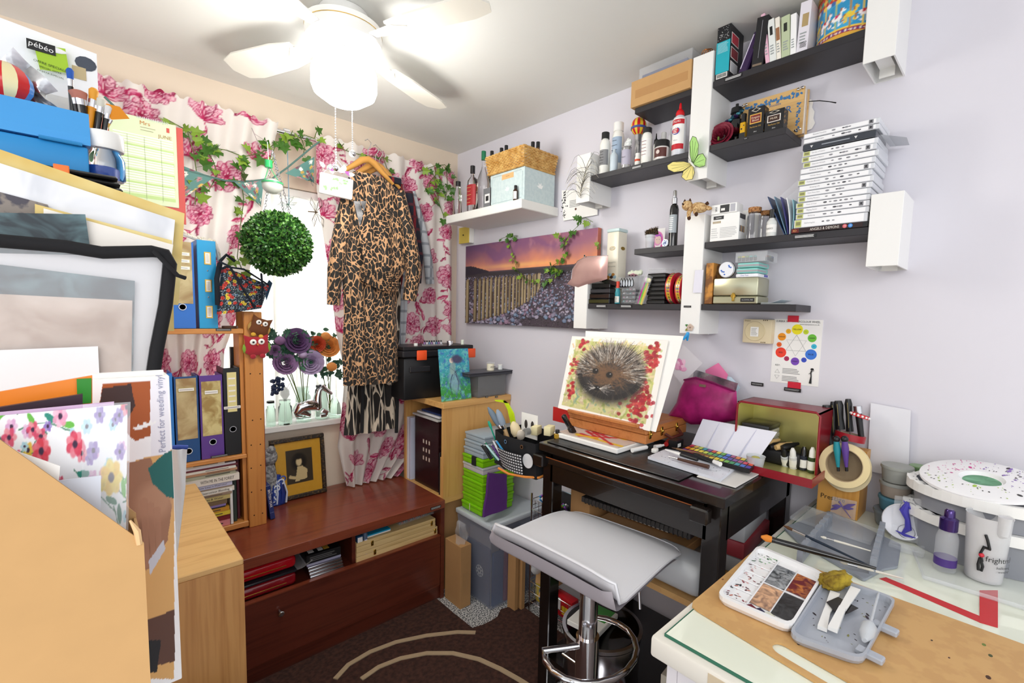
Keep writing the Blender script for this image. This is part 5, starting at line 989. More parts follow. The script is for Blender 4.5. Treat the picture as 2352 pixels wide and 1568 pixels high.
hanger('front wooden hanger carrying the leopard dress',hx_-.01,YG,0,.13,0);hanger('second wooden hanger showing above the leopard dress',hx_+.05,YG+.045,0,.13,0);hanger('rear wooden hanger carrying the checked shirts',hx_+.09,YG+.085,0,.13,0)
def pr(rows,y,x0):return[(g(r[0],r[1],y).z,g(r[0],r[1],y).x-x0,g(r[2],r[1],y).x-x0)for r in rows]
x0=hx_;Y1=YG-.095
rows=[(812,402,880),(792,430,925),(768,520,942),(772,600,938),(786,640,915),(790,720,910),(786,800,914),(788,880,914)]
pf=[(g(850,r[1],Y1).z,g(r[0],r[1],Y1).x-x0,g(r[2],r[1],Y1).x-x0)for r in rows]
def S(pts,y):return[(g(px_,py_,y).x-x0,dy_,g(px_,py_,y).z)for px_,py_,dy_ in pts]
def dress_extra(t):
 zc=g(850,430,Y1-.05).z;k=[(g(px_,py_,Y1-.05).x-x0,-.052,g(px_,py_,Y1-.05).z)for px_,py_ in((812,462),(842,462),(826,520))]
 B().add(k,[(0,1,2)],'foil_silver').bd('neck_lining',t)
 b=B();
 for i in range(9):
  f=i/8;a=Vector((g(812+6*f,640-22*f,Y1).x-x0,-.05,g(812,640-26*f,Y1).z));c=Vector((g(905,650-40*f,Y1).x-x0,-.045,g(905,668-46*f,Y1).z));m=a.lerp(c,.5)+Vector((0,-.018,-.02));b.tb([a,m,c],[.002,.006,.002],'leopard',6)
 b.bd('gathered_waist',t)
 B().add([(g(790,465,Y1).x-x0,-.049,g(790,440,Y1).z),(g(812,460,Y1).x-x0,-.052,g(812,455,Y1).z),(g(880,520,Y1).x-x0,-.055,g(880,640,Y1).z),(g(835,640,Y1).x-x0,-.056,g(835,650,Y1).z)],[(0,1,2,3)],'leopard').bd('wrap_front',t)
garment('leopard_dress','long-sleeved tan and black leopard print wrap dress hanging in front of the right curtain','dress','leopard',x0,Y1,pf,5,.045,[(S([(803,450,0),(783,540,-.01),(768,620,-.01),(766,700,0)],Y1),[.032,.040,.034,.028]),(S([(915,440,0),(935,540,-.01),(948,620,-.01),(940,690,0)],Y1),[.030,.038,.040,.034])],extra=dress_extra)
Y2=YG+.0;rows=[(830,430,925),(815,600,925),(800,800,912),(790,1000,912)]
rows=[(840,420,915),(830,560,922),(812,700,920),(800,870,914),(789,990,914)]
pf=[(g(850,r[1],Y2).z,g(r[0],r[1],Y2).x-x0,g(r[2],r[1],Y2).x-x0)for r in rows]
def zex(t):
 b=B()
 for px_ in(826,905):p=g(px_,880,Y2);q=g(px_-3,990,Y2);b.tb([(p.x-x0,-.04,p.z),(q.x-x0,-.04,q.z)],.009,BF,6)
 b.bd('black_trim',t)
garment('zebra_dress','long zebra striped dress with black trim hanging behind the leopard dress','dress','zebra',x0,Y2,pf,4,.028,extra=zex)
Y3=YG+.06
rows=[(850,410,935),(850,500,945),(860,700,938),(862,795,932)]
def shirt(name,label,mat,y,rows,sl,rad,dep=.03):
 pf=[(g(880,r[1],y).z,g(r[0],r[1],y).x-x0,g(r[2],r[1],y).x-x0)for r in rows]
 return garment(name,label,'shirt',mat,x0,y,pf,3,dep,[(S(sl,y),rad)],extra=lambda t:B().box(pf[0][1]+.08,-.025,pf[0][0]-.012,pf[0][1]+.16,.02,pf[0][0]+.02,mat,.008,2).bd('collar',t))
shirt('plaid_shirt','dark red and navy plaid shirt sleeve showing right of the leopard dress','plaid_red',YG+.05,[(850,412,925),(850,520,930),(860,640,925),(870,690,915)],[(938,440,0),(952,520,0),(960,590,0),(958,650,0)],[.022,.026,.028,.022],.014)
shirt('checked_shirt','pale grey checked flannel shirt behind the red plaid one, its hem beside the toolbox','plaid_grey',YG+.09,[(850,410,925),(850,500,935),(870,700,936),(872,800,930),(880,832,926)],[(945,440,0),(968,520,0),(983,600,0),(988,652,0)],[.020,.024,.026,.024],.014)
# ivy, bunting, lights
def ivy(label,paths,seed,cnt,sz=.044,grp=None,up=.4):
 t=thing('ivy_garland',label,'ivy',(0,0,0),0,grp);rs=random.Random(seed);b=B();l=B()
 for P_ in paths:
  pts=[Vector(p)for p in P_];b.tb(pts,.0018,'stem_green',5);tot=sum((q-p).length for p,q in zip(pts,pts[1:]));n=max(2,int(tot*cnt))
  for k in range(n):
   f=(k+.5)/n*(len(pts)-1);i=min(int(f),len(pts)-2);q=pts[i].lerp(pts[i+1],f-i);d=Vector((rs.uniform(-1,1),rs.uniform(-.7,-.1),rs.uniform(-1,up)))*1.0;off=d.normalized()*rs.uniform(.006,.028);b.tb([q,q+off],.0009,'stem_green',3)
   leaf(l,q+off,d,(rs.uniform(-.4,.2),-1,rs.uniform(-.2,.6)),sz*rs.uniform(.75,1.2),'ivy_leaf'if rs.random()<.68 else'ivy_leaf_light')
 b.bd('stem',t);l.bd('leaves',t);return t
YI=YR-.05;I=lambda pts,y=YI:[tuple(at(px_,py_,1,y))for px_,py_ in pts]
G='artificial ivy garlands around the window'
ivy('ivy garland trailing over the left curtain from the wall planner to the hanging ball',[I([(385,275),(430,300),(470,335),(520,345),(560,360),(600,350),(640,325),(690,310)]),I([(430,300),(445,350),(452,400),(448,470)]),I([(560,355),(555,420),(560,460),(552,520),(545,590),(556,620)]),I([(470,335),(490,370),(500,400),(478,440)]),I([(600,350),(622,360),(635,330)])],4,30)
ivy('ivy sprig standing up off the bare stretch of curtain rod',[I([(640,330),(680,318),(700,310),(722,318)]),I([(660,330),(672,300)]),I([(690,312),(700,340),(695,360)]),I([(722,318),(728,300)])],9,34)
ivy('ivy strand over the rod above the wooden hangers',[I([(780,340),(812,352),(850,358),(880,362),(900,370)]),I([(880,362),(892,395)]),I([(780,340),(790,330)])],12,20)
ivy('ivy cluster hanging down the right end of the right curtain',[I([(960,395),(1000,380),(1022,378),(1032,395)]),I([(1000,385),(1000,430),(1010,470),(1020,500)]),I([(1010,390),(985,420),(975,440)]),I([(1025,385),(1028,430),(1022,460)])],15,38,.040)
J=lambda pts,x=xs-.01:[tuple(at(px_,py_,0,x))for px_,py_ in pts]
def ivyr(label,paths,seed,cnt,sz=.034):
 t=thing('ivy_garland',label,'ivy',(0,0,0),0,G);rs=random.Random(seed);b=B();l=B()
 for P_ in paths:
  pts=[Vector(p)for p in P_];b.tb(pts,.0012,'stem_green',5);tot=sum((q-p).length for p,q in zip(pts,pts[1:]));n=max(2,int(tot*cnt))
  for k in range(n):
   f=(k+.5)/n*(len(pts)-1);i=min(int(f),len(pts)-2);q=pts[i].lerp(pts[i+1],f-i);d=Vector((rs.uniform(-.5,-.1),rs.uniform(-1,1),rs.uniform(-1,.5)));off=d.normalized()*.012;b.tb([q,q+off],.0008,'stem_green',3);leaf(l,q+off,d,(-1,rs.uniform(-.6,.1),rs.uniform(-.2,.5)),sz*rs.uniform(.8,1.2),'ivy_leaf'if rs.random()<.6 else'ivy_leaf_light')
 b.bd('stem',t);l.bd('leaves',t)
ivyr('ivy strand hanging over the left part of the beach canvas',[J([(1150,548),(1175,540),(1190,542)]),J([(1165,545),(1175,575),(1182,600),(1190,625),(1205,640),(1232,648)])],3,45,.024)
ivyr('longer ivy strand hanging over the right part of the beach canvas',[J([(1330,505),(1345,500),(1362,510)]),J([(1335,512),(1310,535),(1295,560),(1300,590),(1270,610),(1262,625)]),J([(1300,560),(1285,540)]),J([(1380,560),(1376,575)]),J([(1262,615),(1290,625),(1240,650)])],5,55,.027)
# bunting
t=thing('fabric_bunting','teal floral triangle bunting sagging across the left curtain and window','bunting')
YB=YR-.075;bp=[(240,222),(290,272),(375,345),(405,385),(490,408),(520,415),(560,418),(625,410),(660,385),(720,335),(735,325)]
bw=[tuple(at(px_,py_,1,YB))for px_,py_ in bp];B().tb([tuple(Vector(p))for p in bw],.004,'#56756e:.9',6).bd('tape',t)
rs=random.Random(5)
for k,tri in enumerate((((262,275),(378,350),(250,360)),((398,372),(490,408),(412,462)),((535,415),(606,412),(600,475)),((655,398),(722,360),(722,420)))):
 V=[Vector(at(*p,1,YB-.002))for p in tri];P=Paint(.16,.16,70,bg='#4f7f78')
 for i in range(26):
  x,y=rs.uniform(0,.16),rs.uniform(0,.16);c=rs.choice(('#c79a35','#7d3a50','#c07a84','#d8ae4a','#54692c','#f0ece0'))
  for j in range(5):P.ell(x+.007*cos(j*1.26),y+.007*sin(j*1.26),.0065,.004 if c!='#54692c'else .002,c,j*1.26,al=.95)
  P.ell(x,y,.003,.003,'#3a2a22')
 b=B();n=16
 def fn(u,v,V=V):p=V[0].lerp(V[1],u).lerp(V[2],1-v);return tuple(p+Vector((0,-.004*sin(u*5)*(1-v),0)))
 b.grid(26,26,fn,'painted',P.a,th=.0008);b.bd('flag',t)
# wall planner on red board
YP=YR-.085
t=thing('wall_planner','pale green spiral wall planner with ruled rows mounted on a red board','planner')
p=lambda px_,py_,y=YP:at(px_,py_,1,y)
a,c=p(300,300),p(425,520);x_l=p(255,400).x;x_r=p(428,430).x;ztp=p(340,268).z;zbt=p(424,528).z
B().box(x_l-.02,YP,p(424,515).z,p(426,470).x,YP+.008,p(395,290).z,'#c8544e:.6').bd('backing_board',t)
pl=Paint(.26,.34,160,bg='#dbe6c4')
Wp=p(410,420).x-x_l;Hp=p(380,280).z-p(408,475).z;b=B();pz=p(408,478).z;px0=x_l;px1=p(409,420).x
b.box(px0,YP-.004,pz,px1,YP-.0005,pz+Hp,'#d6e2bc:.6',.002)
for k in range(5):
 zz_=pz+.02+k*(Hp-.09)/5;b.box(px0+.01,YP-.0046,zz_,px1-.01,YP-.004,zz_+.012,'#bcd690:.6')
 for j in range(4):b.box(px0+.01,YP-.0052,zz_+.018+.009*j,px1-.012,YP-.0043,zz_+.0225+.009*j,'#eef2e4:.6')
for k in range(1,4):b.box(px0+(px1-px0)*k/4,YP-.006,pz+.015,px0+(px1-px0)*k/4+.0008,YP-.0056,pz+Hp-.07,'#9fae8a:.6')
b.text('JUNE',.018,'#b08a5a:.6',(px1-.035,YP-.0052,pz+Hp-.055)).text('Mrs',.02,'#c8854a:.6',(px0+(px1-px0)*.52,YP-.0052,pz+Hp-.02)).lines(px0+(px1-px0)*.45,px1-.06,pz+Hp-.05,pz+Hp-.03,2,'#a09a7a:.6',YP-.0052,.2,.2).box(px1-.03,YP-.0052,pz+Hp-.035,px1-.021,YP-.0046,pz+Hp-.018,'#c8504a:.5')
b.bd('planner_sheet',t);b=B()
for k in range(18):
 xx=px0+.08+(px1-px0-.1)*k/18;b.tb([(xx,YP-.006,pz+Hp-.006),(xx,YP-.008,pz+Hp+.002),(xx,YP+.001,pz+Hp+.004)],.0009,'chrome',4)
b.bd('spiral_binding',t)
# hanging box ball, chain
YH=2.10;c=at(638,560,1,YH);r=(at(720,560,1,YH)-at(556,560,1,YH)).length/2*.94
t=thing('boxwood_ball','round artificial boxwood ball hanging on a chain before the window','topiary ball',tuple(c))
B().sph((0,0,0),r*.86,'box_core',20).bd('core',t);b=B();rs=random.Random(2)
for i in range(3400):
 z_=1-2*(i+.5)/3400;th_=i*2.39996;rr=math.sqrt(1-z_*z_);n=Vector((rr*cos(th_),rr*sin(th_),z_));
 if n.y>.5:continue
 q=n*r*rs.uniform(.86,1.0);d=(n+Vector((rs.uniform(-1,1),rs.uniform(-1,1),rs.uniform(-1,1)))*.9);k='box_leaf'if rs.random()<.62 else'box_leaf_light'
 for s_ in range(2):leaf(b,q,d+Vector((rs.uniform(-1,1),rs.uniform(-1,1),rs.uniform(-1,1)))*.7,n,r*rs.uniform(.085,.12),k,False,.1)
o=b.bd('leaves',t);o['kind']='stuff'
def chain(t,a,b_,n,r_=.004,mat='wire',name='chain'):
 a,b_=Vector(a),Vector(b_);d=(b_-a);L=d.length/n;bb=B()
 q=d.normalized().to_track_quat('Z','Y').to_matrix().to_4x4()
 for i in range(n):
  M=Matrix.Translation(a+d*((i+.5)/n))@q@MR(PI/2*(i%2),4,'Z');pts=[M@Vector((r_*.55*cos(u),0,L*.68*sin(u)))for u in[k*PI/3 for k in range(6)]];bb.tb(pts,r_*.16,mat,4,True)
 return bb.bd(name,t)
top=at(626,345,1,YH)-c
for px_,py_ in((606,500),(652,492),(668,500)):chain(t,tuple(top),tuple(at(px_,py_,1,YH)-c),24,.007)
B().tb([tuple(top),tuple(top+Vector((0,(YR-YH)*.5,.04))),tuple(top+Vector((0,YR-YH,ZR-c.z-top.z+.0)))],.0015,'wire',5).bd('hook_wire',t)
cc=at(626,428,1,YH-.06);t=thing('solar_light_bulb','hanging solar light bulb with frosted globe and green socket','hanging light',tuple(cc));r=.036
B().sph((0,0,0),r,'#b9bbb4:.25',18,(1,1,.8)).bd('globe',t);B().ring((0,0,r*.25),r*1.03,r*.7,'#3a9a62:.3',.006,20).bd('collar',t);B().cyl((-.012,0,.066),.0135,.028,'#2aa05a:.3',16).bd('socket',t);B().tb([(-.03,0,.01),(-.02,0,.04),(-.012,0,.07)],.0015,'#3a9a62:.4',5).tb([(.03,0,.01),(.01,0,.04),(-.008,0,.07)],.0015,'#3a9a62:.4',5).tb([(-.012,0,.094),(-.014,0,.16),(-.01,(YR-YH)*.6,.24)],.001,'wire',4).bd('wire_stem',t)
def wirewing(name,label,px_,py_,y,s,rot,col):
 p_=at(px_,py_,1,y);t=thing(name,label,'ornament',tuple(p_),(0,rot,0));
 for sg in(-1,1):
  for a_ in(.25,-.25):
   o=[(0,0,0),(sg*s*.5,0,s*(.25+a_)),(sg*s,0,s*(.12+a_*1.3)),(sg*s*.6,0,s*(-.05+a_))];b=B().tb(o,s*.02,col,4,True)
   for q in o[1:]:b.tb([(0,0,0),(q[0]*.9,0,q[2])],s*.012,col,3)
   b.bd('wing',t)
 B().tb([(0,0,-s*.5),(0,0,s*.15)],s*.04,col,5).bd('body',t);return t
wirewing('wire_butterfly','dark green wire butterfly hanging between chain and bunting',662,470,YH-.05,.036,R_(-35),'#1f4a3a:.4');wirewing('dragonfly_ornament','brown wire dragonfly stuck on the blind right of the boxwood ball',725,487,YR-.05,.068,R_(85),'#5a4630:.4');wirewing('dragonfly_ornament','tiny dark dragonfly charm at the right end of the bunting',714,412,YR-.09,.03,R_(60),'#1f3a4a:.4')
tag(B().tb([at(660,342,1,YR-.04),at(662,400,1,YR-.04),at(664,470,1,YR-.04)],.002,'#7a9ab0:.6',5).bd('ribbon'),'thin blue ribbon hanging from the curtain rod above the boxwood ball','ribbon')
# plaque sign
pa=at(733,393,1,YG-.17);pb_=at(806,455,1,YG-.17);t=thing('hanging_plaque','white hanging plaque sign with green ivy and rose decoration left of the leopard dress','sign',(pa.x,YG-.17,pb_.z),(0,R_(4),R_(-8)));Wq=pb_.x-pa.x;Hq=pa.z-pb_.z
b=B().box(0,0,0,Wq,.022,Hq,'#f1f0ee:.5',.003);b.bd('board',t);b=B();rs=random.Random(1)
for i in range(24):
 s_=rs.random();leaf(b,((Wq*(.35+.6*s_),-.001,Hq*(.78+.1*sin(i)))if i%2 else(Wq*(.08+.5*s_),-.001,Hq*(.22+.22*s_+.05*sin(i)))),(rs.uniform(-1,1),0,rs.uniform(-1,1)),(0,-1,0),.011,'#86b478:.6',True,0)
b.sph((Wq*.8,-.0005,Hq*.32),.016,'#e6dcd0:.6',14,(1,.1,1)).text('Always',.02,'#d8d8da:.5',(Wq*.42,-.0012,Hq*.62));b.bd('decoration',t)
B().tb([(.01,0,Hq),(Wq*.3,0,Hq+.035),(Wq*.5,.02,Hq+.07)],.0015,'#b9a8c0:.6',4).tb([(Wq-.01,0,Hq),(Wq*.7,0,Hq+.035),(Wq*.5,.02,Hq+.07)],.0015,'#b9a8c0:.6',4).bd('cord',t)
b=B();rs=random.Random(7)
for i in range(9):q=Vector((Wq*(.1+.1*i),-.004,Hq+.012+.02*rs.random()));leaf(b,q,(rs.uniform(-1,1),-.2,rs.uniform(-.2,1)),(0,-1,.2),.03,('#dfe6e0:.6','#a8d0b0:.6','#e8e8ea:.6','#a05aa0:.6','#c9a0c0:.6')[i%5],False,.3)
b.bd('ribbon_bow',t)
# ceiling fan
fc=at(790,30,2,CZ);fx,fy=fc.x,fc.y;d2=lambda px_,py_:at(px_,py_,1,fy)
t=thing('ceiling_fan','white ceiling fan with lit schoolhouse globe and pull chains','ceiling fan',(fx,fy,0))
hz0=d2(790,62).z;R1=.118
B().lathe([(0,CZ-.001),(.075,CZ-.001),(.08,CZ-.03),(R1,CZ-.045),(R1,CZ-.10),(R1*.86,CZ-.118),(.05,CZ-.122),(0,CZ-.122)],WG,40).bd('motor_housing',t)
B().ring((0,0,CZ-.064),R1+.001,R1-.002,'brass',.002,40).bd('gold_band',t)
gz=d2(787,190).z;zc_=CZ-.122
B().lathe([(.055,gz+.075),(.058,zc_-.02),(.05,zc_-.004),(.03,zc_),(0,zc_)],WG,28).bd('light_kit',t)
for a in(-2.4,-1.2,.3):B().cyl((.056*cos(a),.056*sin(a),gz+.11),.006,.014,'brass',10,MR(a,4,'Z')@RY90).bd('thumb_screw',t)
gr=.102;B().lathe([(.050,gz+.074),(.056,gz+.062),(gr*.95,gz+.045),(gr,gz+.03),(gr,gz-.015),(gr*.93,gz-.035),(gr*.55,gz-.062),(gr*.4,gz-.068),(0,gz-.07)],'globe_glow',32).bd('globe',t)
BULB.location=(fx,fy,gz-.24);BULB.data.shadow_soft_size=.13
for k in range(4):
 a=R_(0)+k*PI/2+R_(-20+43);M=MR(a,4,'Z')@Tm(0,0,CZ-.085,R_(10),0,0)
 o=[(.20,-.045),(.28,-.06),(.46,-.066),(.52,-.05),(.54,0),(.52,.05),(.46,.066),(.28,.06),(.20,.045)];b=B(M).prism(o,-.003,.003,'#e9e6dc:.5');bl=b.bd('blade',t);B(M).prism([(.10,-.014),(.21,-.03),(.25,0),(.21,.03),(.10,.014)],-.007,-.003,WG).bd('blade_iron',bl)
for px_,pe in((770,385),(809,352)):
 q=at(px_,250,1,fy-.02);e=at(px_,pe,1,fy-.02);b=B();n=36;z0_=gz+.02;
 for i in range(n):b.sph((q.x-fx,-.02,z0_+(e.z-z0_)*i/n),.0026,'chrome',6,ring=4)
 b.sph((q.x-fx,-.02,e.z),.011,'chrome',14).bd('pull_chain',t)
# left foreground furniture that carries the piles
t=thing('side_table','plain white side table under the magazine file at lower left','table')
B().box(-.60,.36,.975,.036,1.0,1.0,'white_satin',.002).bd('top',t)
for x_ in(-.59,-.01):
 for y_ in(.37,.95):B().box(x_,y_,0,x_+.04,y_+.04,.975,'white_satin').bd('leg',t)
t=thing('storage_cupboard','tall plain cupboard at far left carrying the black toolbox','cupboard');B().box(-.75,1.05,0,.055,1.40,1.52,'birch_v',.003).bd('body',t)
FZ=1.001
def xz(px_,py_,y):p=at(px_,py_,1,y);return(p.x,p.z)
# magazine file
t=thing('magazine_file','large plain cardboard magazine file with slanted top in the lower left foreground','magazine file');y=.50;xr=at(338,1400,1,y).x;zf=at(337,1245,1,y).z;xs1=at(0,1010,1,y).x;zs1_=at(0,1010,1,y).z
sl=(zs1_-zf)/(xr-xs1);xb=xr-.255;zt1=zs1_+.012;xk=xr-(zt1-zf)/sl
out=[(xb,FZ),(xr,FZ),(xr,zf),(xk,zt1),(xb,zt1)]
for yy in(y,y+.078):B().card(out,yy,yy+.002,'card_brown').bd('side_panel',t)
B().box(xb,y+.002,FZ,xr,y+.078,FZ+.002,'card_brown').bd('base_panel',t);b=B().box(xr-.002,y+.002,FZ+.002,xr,y+.078,zf-.004,'card_brown').tb([(xr-.003,y+.0,zf+.0),(xr-.004,y-.001,zf+.012),(xr-.008,y,zf+.022)],[.0022,.0025,.0008],'#e0b888:.9',6);b.bd('front_flap',t)
# sheets inside
def sheet(name,label,y,corners,mat,img=None,th=.0012,n=40,cat='folder',top=None,lean=0):
 t=thing(name,label,cat,(0,0,0));P=[Vector(at(px_,py_,1,y+lean*k))for(px_,py_),k in zip(corners,(0,0,1,1))]
 for i in(0,1):
  if P[i].z<FZ+.0015:
   u=P[3-i];f=(FZ+.0015-P[i].z)/(u.z-P[i].z);P[i]=P[i].lerp(u,f)
 b=B();fn=lambda u,v:tuple(P[0].lerp(P[1],u).lerp(P[3].lerp(P[2],u),v));b.grid(n if img is not None else 3,int(n*1.3)if img is not None else 3,fn,mat,img,False,th);b.bd('sheet',t);return t,P
rs=random.Random(4);P=Paint(.10,.13,260,bg='#f4f5f8')
def bloom(P,x,y,r,c,c2,n=6):
 for j in range(n):P.ell(x+r*.55*cos(j*6.28/n),y+r*.55*sin(j*6.28/n),r*.5,r*.38,(c,c2)[j%2],j*6.28/n,al=.9,soft=.3)
 P.ell(x,y,r*.28,r*.28,'#3a2440',soft=.4)
for i in range(34):
 x,y_=rs.uniform(0,.1),rs.uniform(0,.13);a=rs.uniform(0,6.28);q=[(x,y_)]
 for k in range(6):a+=rs.uniform(-.3,.3);q.append((q[-1][0]+.006*cos(a),q[-1][1]+.006*sin(a)))
 P.line(q,.0006,'#3c7a5a')
 for k in q[1::2]:P.ell(k[0]+.002,k[1]+.002,.0045,.0016,rs.choice(('#1f7a5a','#6ab84a','#2a8a78')),a+rs.uniform(-1,1))
for i in range(130):
 x,y_=rs.uniform(0,.1),rs.uniform(0,.13);c=rs.choice((('#e8909c','#d8486a'),('#e6c0dc','#d8a0cc'),('#a8d4e4','#b8e0ec'),('#a090c8','#8a6ab8'),('#f0d050','#e8b838')));bloom(P,x,y_,rs.uniform(.002,.0045),*c)
for(x,y_,r,c,c2)in((.088,.098,.008,'#f2d658','#ecc038'),(.040,.112,.006,'#d8384a','#e86a78'),(.062,.114,.006,'#d8405a','#e88090'),(.052,.127,.005,'#ec9ab8','#f0b8cc'),(.05,.09,.005,'#d85a70','#e898a0')):bloom(P,x,y_,r,c,c2,7)
sheet('floral_folder','white wallet folder covered in watercolour flowers inside the magazine file',.545,((-60,1590),(285,1590),(293,928),(-60,960)),'painted',P.a,n=220)
sheet('lilac_card','lilac edged sheet just behind the floral folder',.552,((-60,1590),(250,1590),(262,922),(-60,952)),'#d8b8d8:.5')
sheet('clear_wallet','clear plastic wallet around the floral folder',.540,((180,1590),(288,1590),(300,923),(190,930)),'clear_film')
sheet('white_sheet','curled white paper corner in front of the floral folder',.512,((15,1300),(120,1300),(138,1070),(15,1028)),'paper')
sheet('pale_divider','pale grey translucent divider low in the magazine file',.525,((60,1580),(230,1580),(232,1092),(130,1104)),'#d6dae4:.35')
t,_=sheet('dark_notebook','dark plum stitched notebook leaning behind the lilac card',.572,((-60,1590),(190,1590),(190,905),(-60,945)),'#33202c:.4',th=.006)
t,_=sheet('orange_wallet','bright orange packet with green end behind the dark notebook',.60,((-60,1590),(214,1590),(212,862),(-60,910)),'#f0892c:.3',th=.004)
P_=[at(*q,1,.5985)for q in((176,870),(210,868),(210,925),(178,928))];B().add([tuple(q)for q in P_],[(3,2,1,0)],'#2f8a2c:.35').bd('green_panel',t)
# vinyl box
yv=.665;t=thing('vinyl_box','white retail carton with craft photograph and the words Perfect for weeding vinyl','box')
xl,xr=at(215,1200,1,yv).x,at(403,1200,1,yv).x;zt=at(385,862,1,yv).z;zb=FZ+.0015;wv,hv=xr-xl,zt-zb
B().box(xl,yv,zb,xr,yv+.035,zt,'paper',.001).bd('carton',t)
P=Paint(wv,hv,150,bg='#f4f4f6');U=lambda u,v:(u*wv,v*hv)
def pp(*q):return[((at(px_,py_,1,yv).x-xl),(at(px_,py_,1,yv).z-zb))for px_,py_ in q]
P.poly(pp((235,880),(345,872),(345,1000),(310,1012),(225,935)),'#a4521f');P.poly(pp((235,890),(300,880),(310,930),(275,990),(225,935)),'#3a2422');P.poly(pp((215,1040),(300,1060),(400,1030),(400,1560),(215,1560)),'#d8a868');P.poly(pp((345,870),(384,868),(392,1040),(346,1048)),'#ecebf2')
P.poly(pp((290,1062),(345,1050),(395,1160),(385,1240),(350,1300),(335,1310),(300,1200),(290,1130)),'#9a6e54');P.ell(*pp((355,1150))[0],.016,.022,'#b08468',soft=.6);P.ell(*pp((338,1230))[0],.010,.020,'#845a42',soft=.5)
for q in(((345,1160),(352,1280)),((360,1170),(366,1270)),((330,1150),(338,1300))):P.line(pp(*q),[.007,.004],'#a87a60',.7)
P.poly(pp((378,1040),(340,1075),(350,1110),(383,1140),(400,1145),(400,1030)),'#14625e');P.poly(pp((340,1290),(375,1240),(380,1260),(345,1320)),'#c8cbd6');P.poly(pp((215,1470),(400,1400),(402,1520),(215,1560)),'#5a3a2e');P.poly(pp((215,1480),(370,1470),(360,1545),(215,1558)),'#15151a')
for k,q in enumerate(((318,985),(332,980),(346,975))):
 x,y_=pp(q)[0]
 for a in(.6,1.6,2.6):P.ell(x+.003*cos(a),y_+.003*sin(a),.0028,.0012,'#f4f4f4',a)
b=B();b.grid(130,240,lambda u,v:(xl+.0005+u*(wv-.001),yv-.0004,zb+.001+v*(hv-.002)),'painted',P.a,False);c_=at(370,950,1,yv-.001);b.text('Perfect for weeding vinyl',.0088,'#9a9cb4:.5',(c_.x,yv-.0012,c_.z),MR(-PI/2,4,'Y'));b.bd('printed_front',t)
B().tb([(xl,yv+.012,zt+.002),(xr-.004,yv+.012,zt+.002)],.0035,'paper',8).bd('flap_fold',t)
# portfolio
yp=.86;t=thing('art_portfolio','clear plastic art portfolio with black zip edge full of paintings','portfolio')
pc=[Vector(at(px_,py_,1,yp))for px_,py_ in((-60,548),(150,566),(235,580),(350,577),(378,583),(390,605),(380,700),(360,800),(345,900))]
pc[-1]=pc[-1]+(pc[-1]-pc[-2])*2.2;pc=[p_ if p_.z>FZ+.014 else Vector((p_.x,p_.y,FZ+.014))for p_ in pc]
B().tb(pc,[.0085]*len(pc),BF,10).bd('zip_edge',t);B().tb([pc[3]+Vector((0,-.012,0)),pc[4]+Vector((.012,-.015,-.03)),pc[5]+Vector((.016,-.012,-.02))],.003,BF,6).bd('zip_pull',t)
b=B();o=[(p_.x,p_.z)for p_ in pc]+[(-.35,FZ+.014),(-.35,pc[0].z)];b.card(o,yp-.002,yp-.0012,'clear_film');b.bd('clear_front',t)
def art(name,label,y,corners,mat,th=.0008,cat='painting'):return sheet(name,label,y,corners,mat,th=th,cat=cat)[0]
art('speckled_painting','sepia washed watercolour sheet low in the portfolio',yp+.003,((-60,960),(300,960),(304,690),(-60,672)),'sepia_wash')
art('galaxy_painting','dark teal and grey splattered painting inside the portfolio',yp+.006,((-60,900),(305,900),(310,645),(-60,600)),'galaxy')
art('white_mount','large white mount board inside the portfolio',yp+.012,((-60,1100),(350,1000),(376,590),(-60,580)),'#eceaec:.5')
art('plain_sheet','white blank sheet at the bottom of the portfolio front',yp-.006,((-60,1000),(235,1000),(225,795),(-60,806)),'#f2f2f4:.5',cat='paper')
art('yellow_painting','bright yellow edged sheet showing under the portfolio right edge',yp+.02,((250,1080),(330,1080),(375,640),(300,640)),'#e8c81a:.5')
art('teal_galaxy_sheet','teal galaxy watercolour sticking out above the portfolio zip',yp+.028,((-60,700),(225,700),(196,492),(-60,487)),'galaxy')
art('orange_wash_sheet','white sheet with orange wash and yellow stained edge above the zip',yp+.036,((100,800),(360,800),(398,562),(100,478)),glossmix('orange_wash','#f3ede4','#eebf8a',5,.6,.55,.75))
art('yellow_edge_sheet','yellow stained paper edge slanting across the pile',yp+.042,((80,760),(400,760),(395,552),(80,468)),'yellow_stain')
art('glassine_sheet','large crinkled white glassine sheet fanned over the pile',yp+.055,((-60,640),(390,640),(402,505),(-60,355)),glossmix('glassine','#d6d8de','#f6f6f8',9,.3,.35,.6,dist=1,bmp=.003),cat='paper')
art('yellow_wash_painting','long mustard stained watercolour sheet at the back of the pile',yp+.065,((-60,700),(410,700),(424,490),(-60,322)),'yellow_stain')
art('blue_grey_print','woven grey print corner between the sheets',yp+.05,((-60,600),(150,600),(110,470),(-60,425)),glossmix('woven','#4a4650','#8a8078',60,.6))
# canvas bag
yb=1.455;t=thing('white_cloth_bag','white cloth roll with blue corded top hanging on the birch cabinet','bag');
b=B();L_=lambda px_,py_:Vector(at(px_,py_,1,yb))
def fnb(u,v):
 l=L_(384,1030).lerp(L_(398,1296),1-v);r=L_(430,1030).lerp(L_(426,1120),min(1,(1-v)*2))if v>.5 else L_(426,1120).lerp(L_(404,1300),(.5-v)*2);p_=l.lerp(r,u);return(p_.x,p_.y-.012*sin(PI*u)+.003*sin(u*9+v*7),p_.z)
b.grid(14,20,fnb,'#e9eaec:.8',th=.002);b.bd('cloth',t);B().tb([L_(384,1029),L_(408,1026),L_(431,1027)],.0055,'#2a4aa8:.5',8).bd('blue_cord',t)
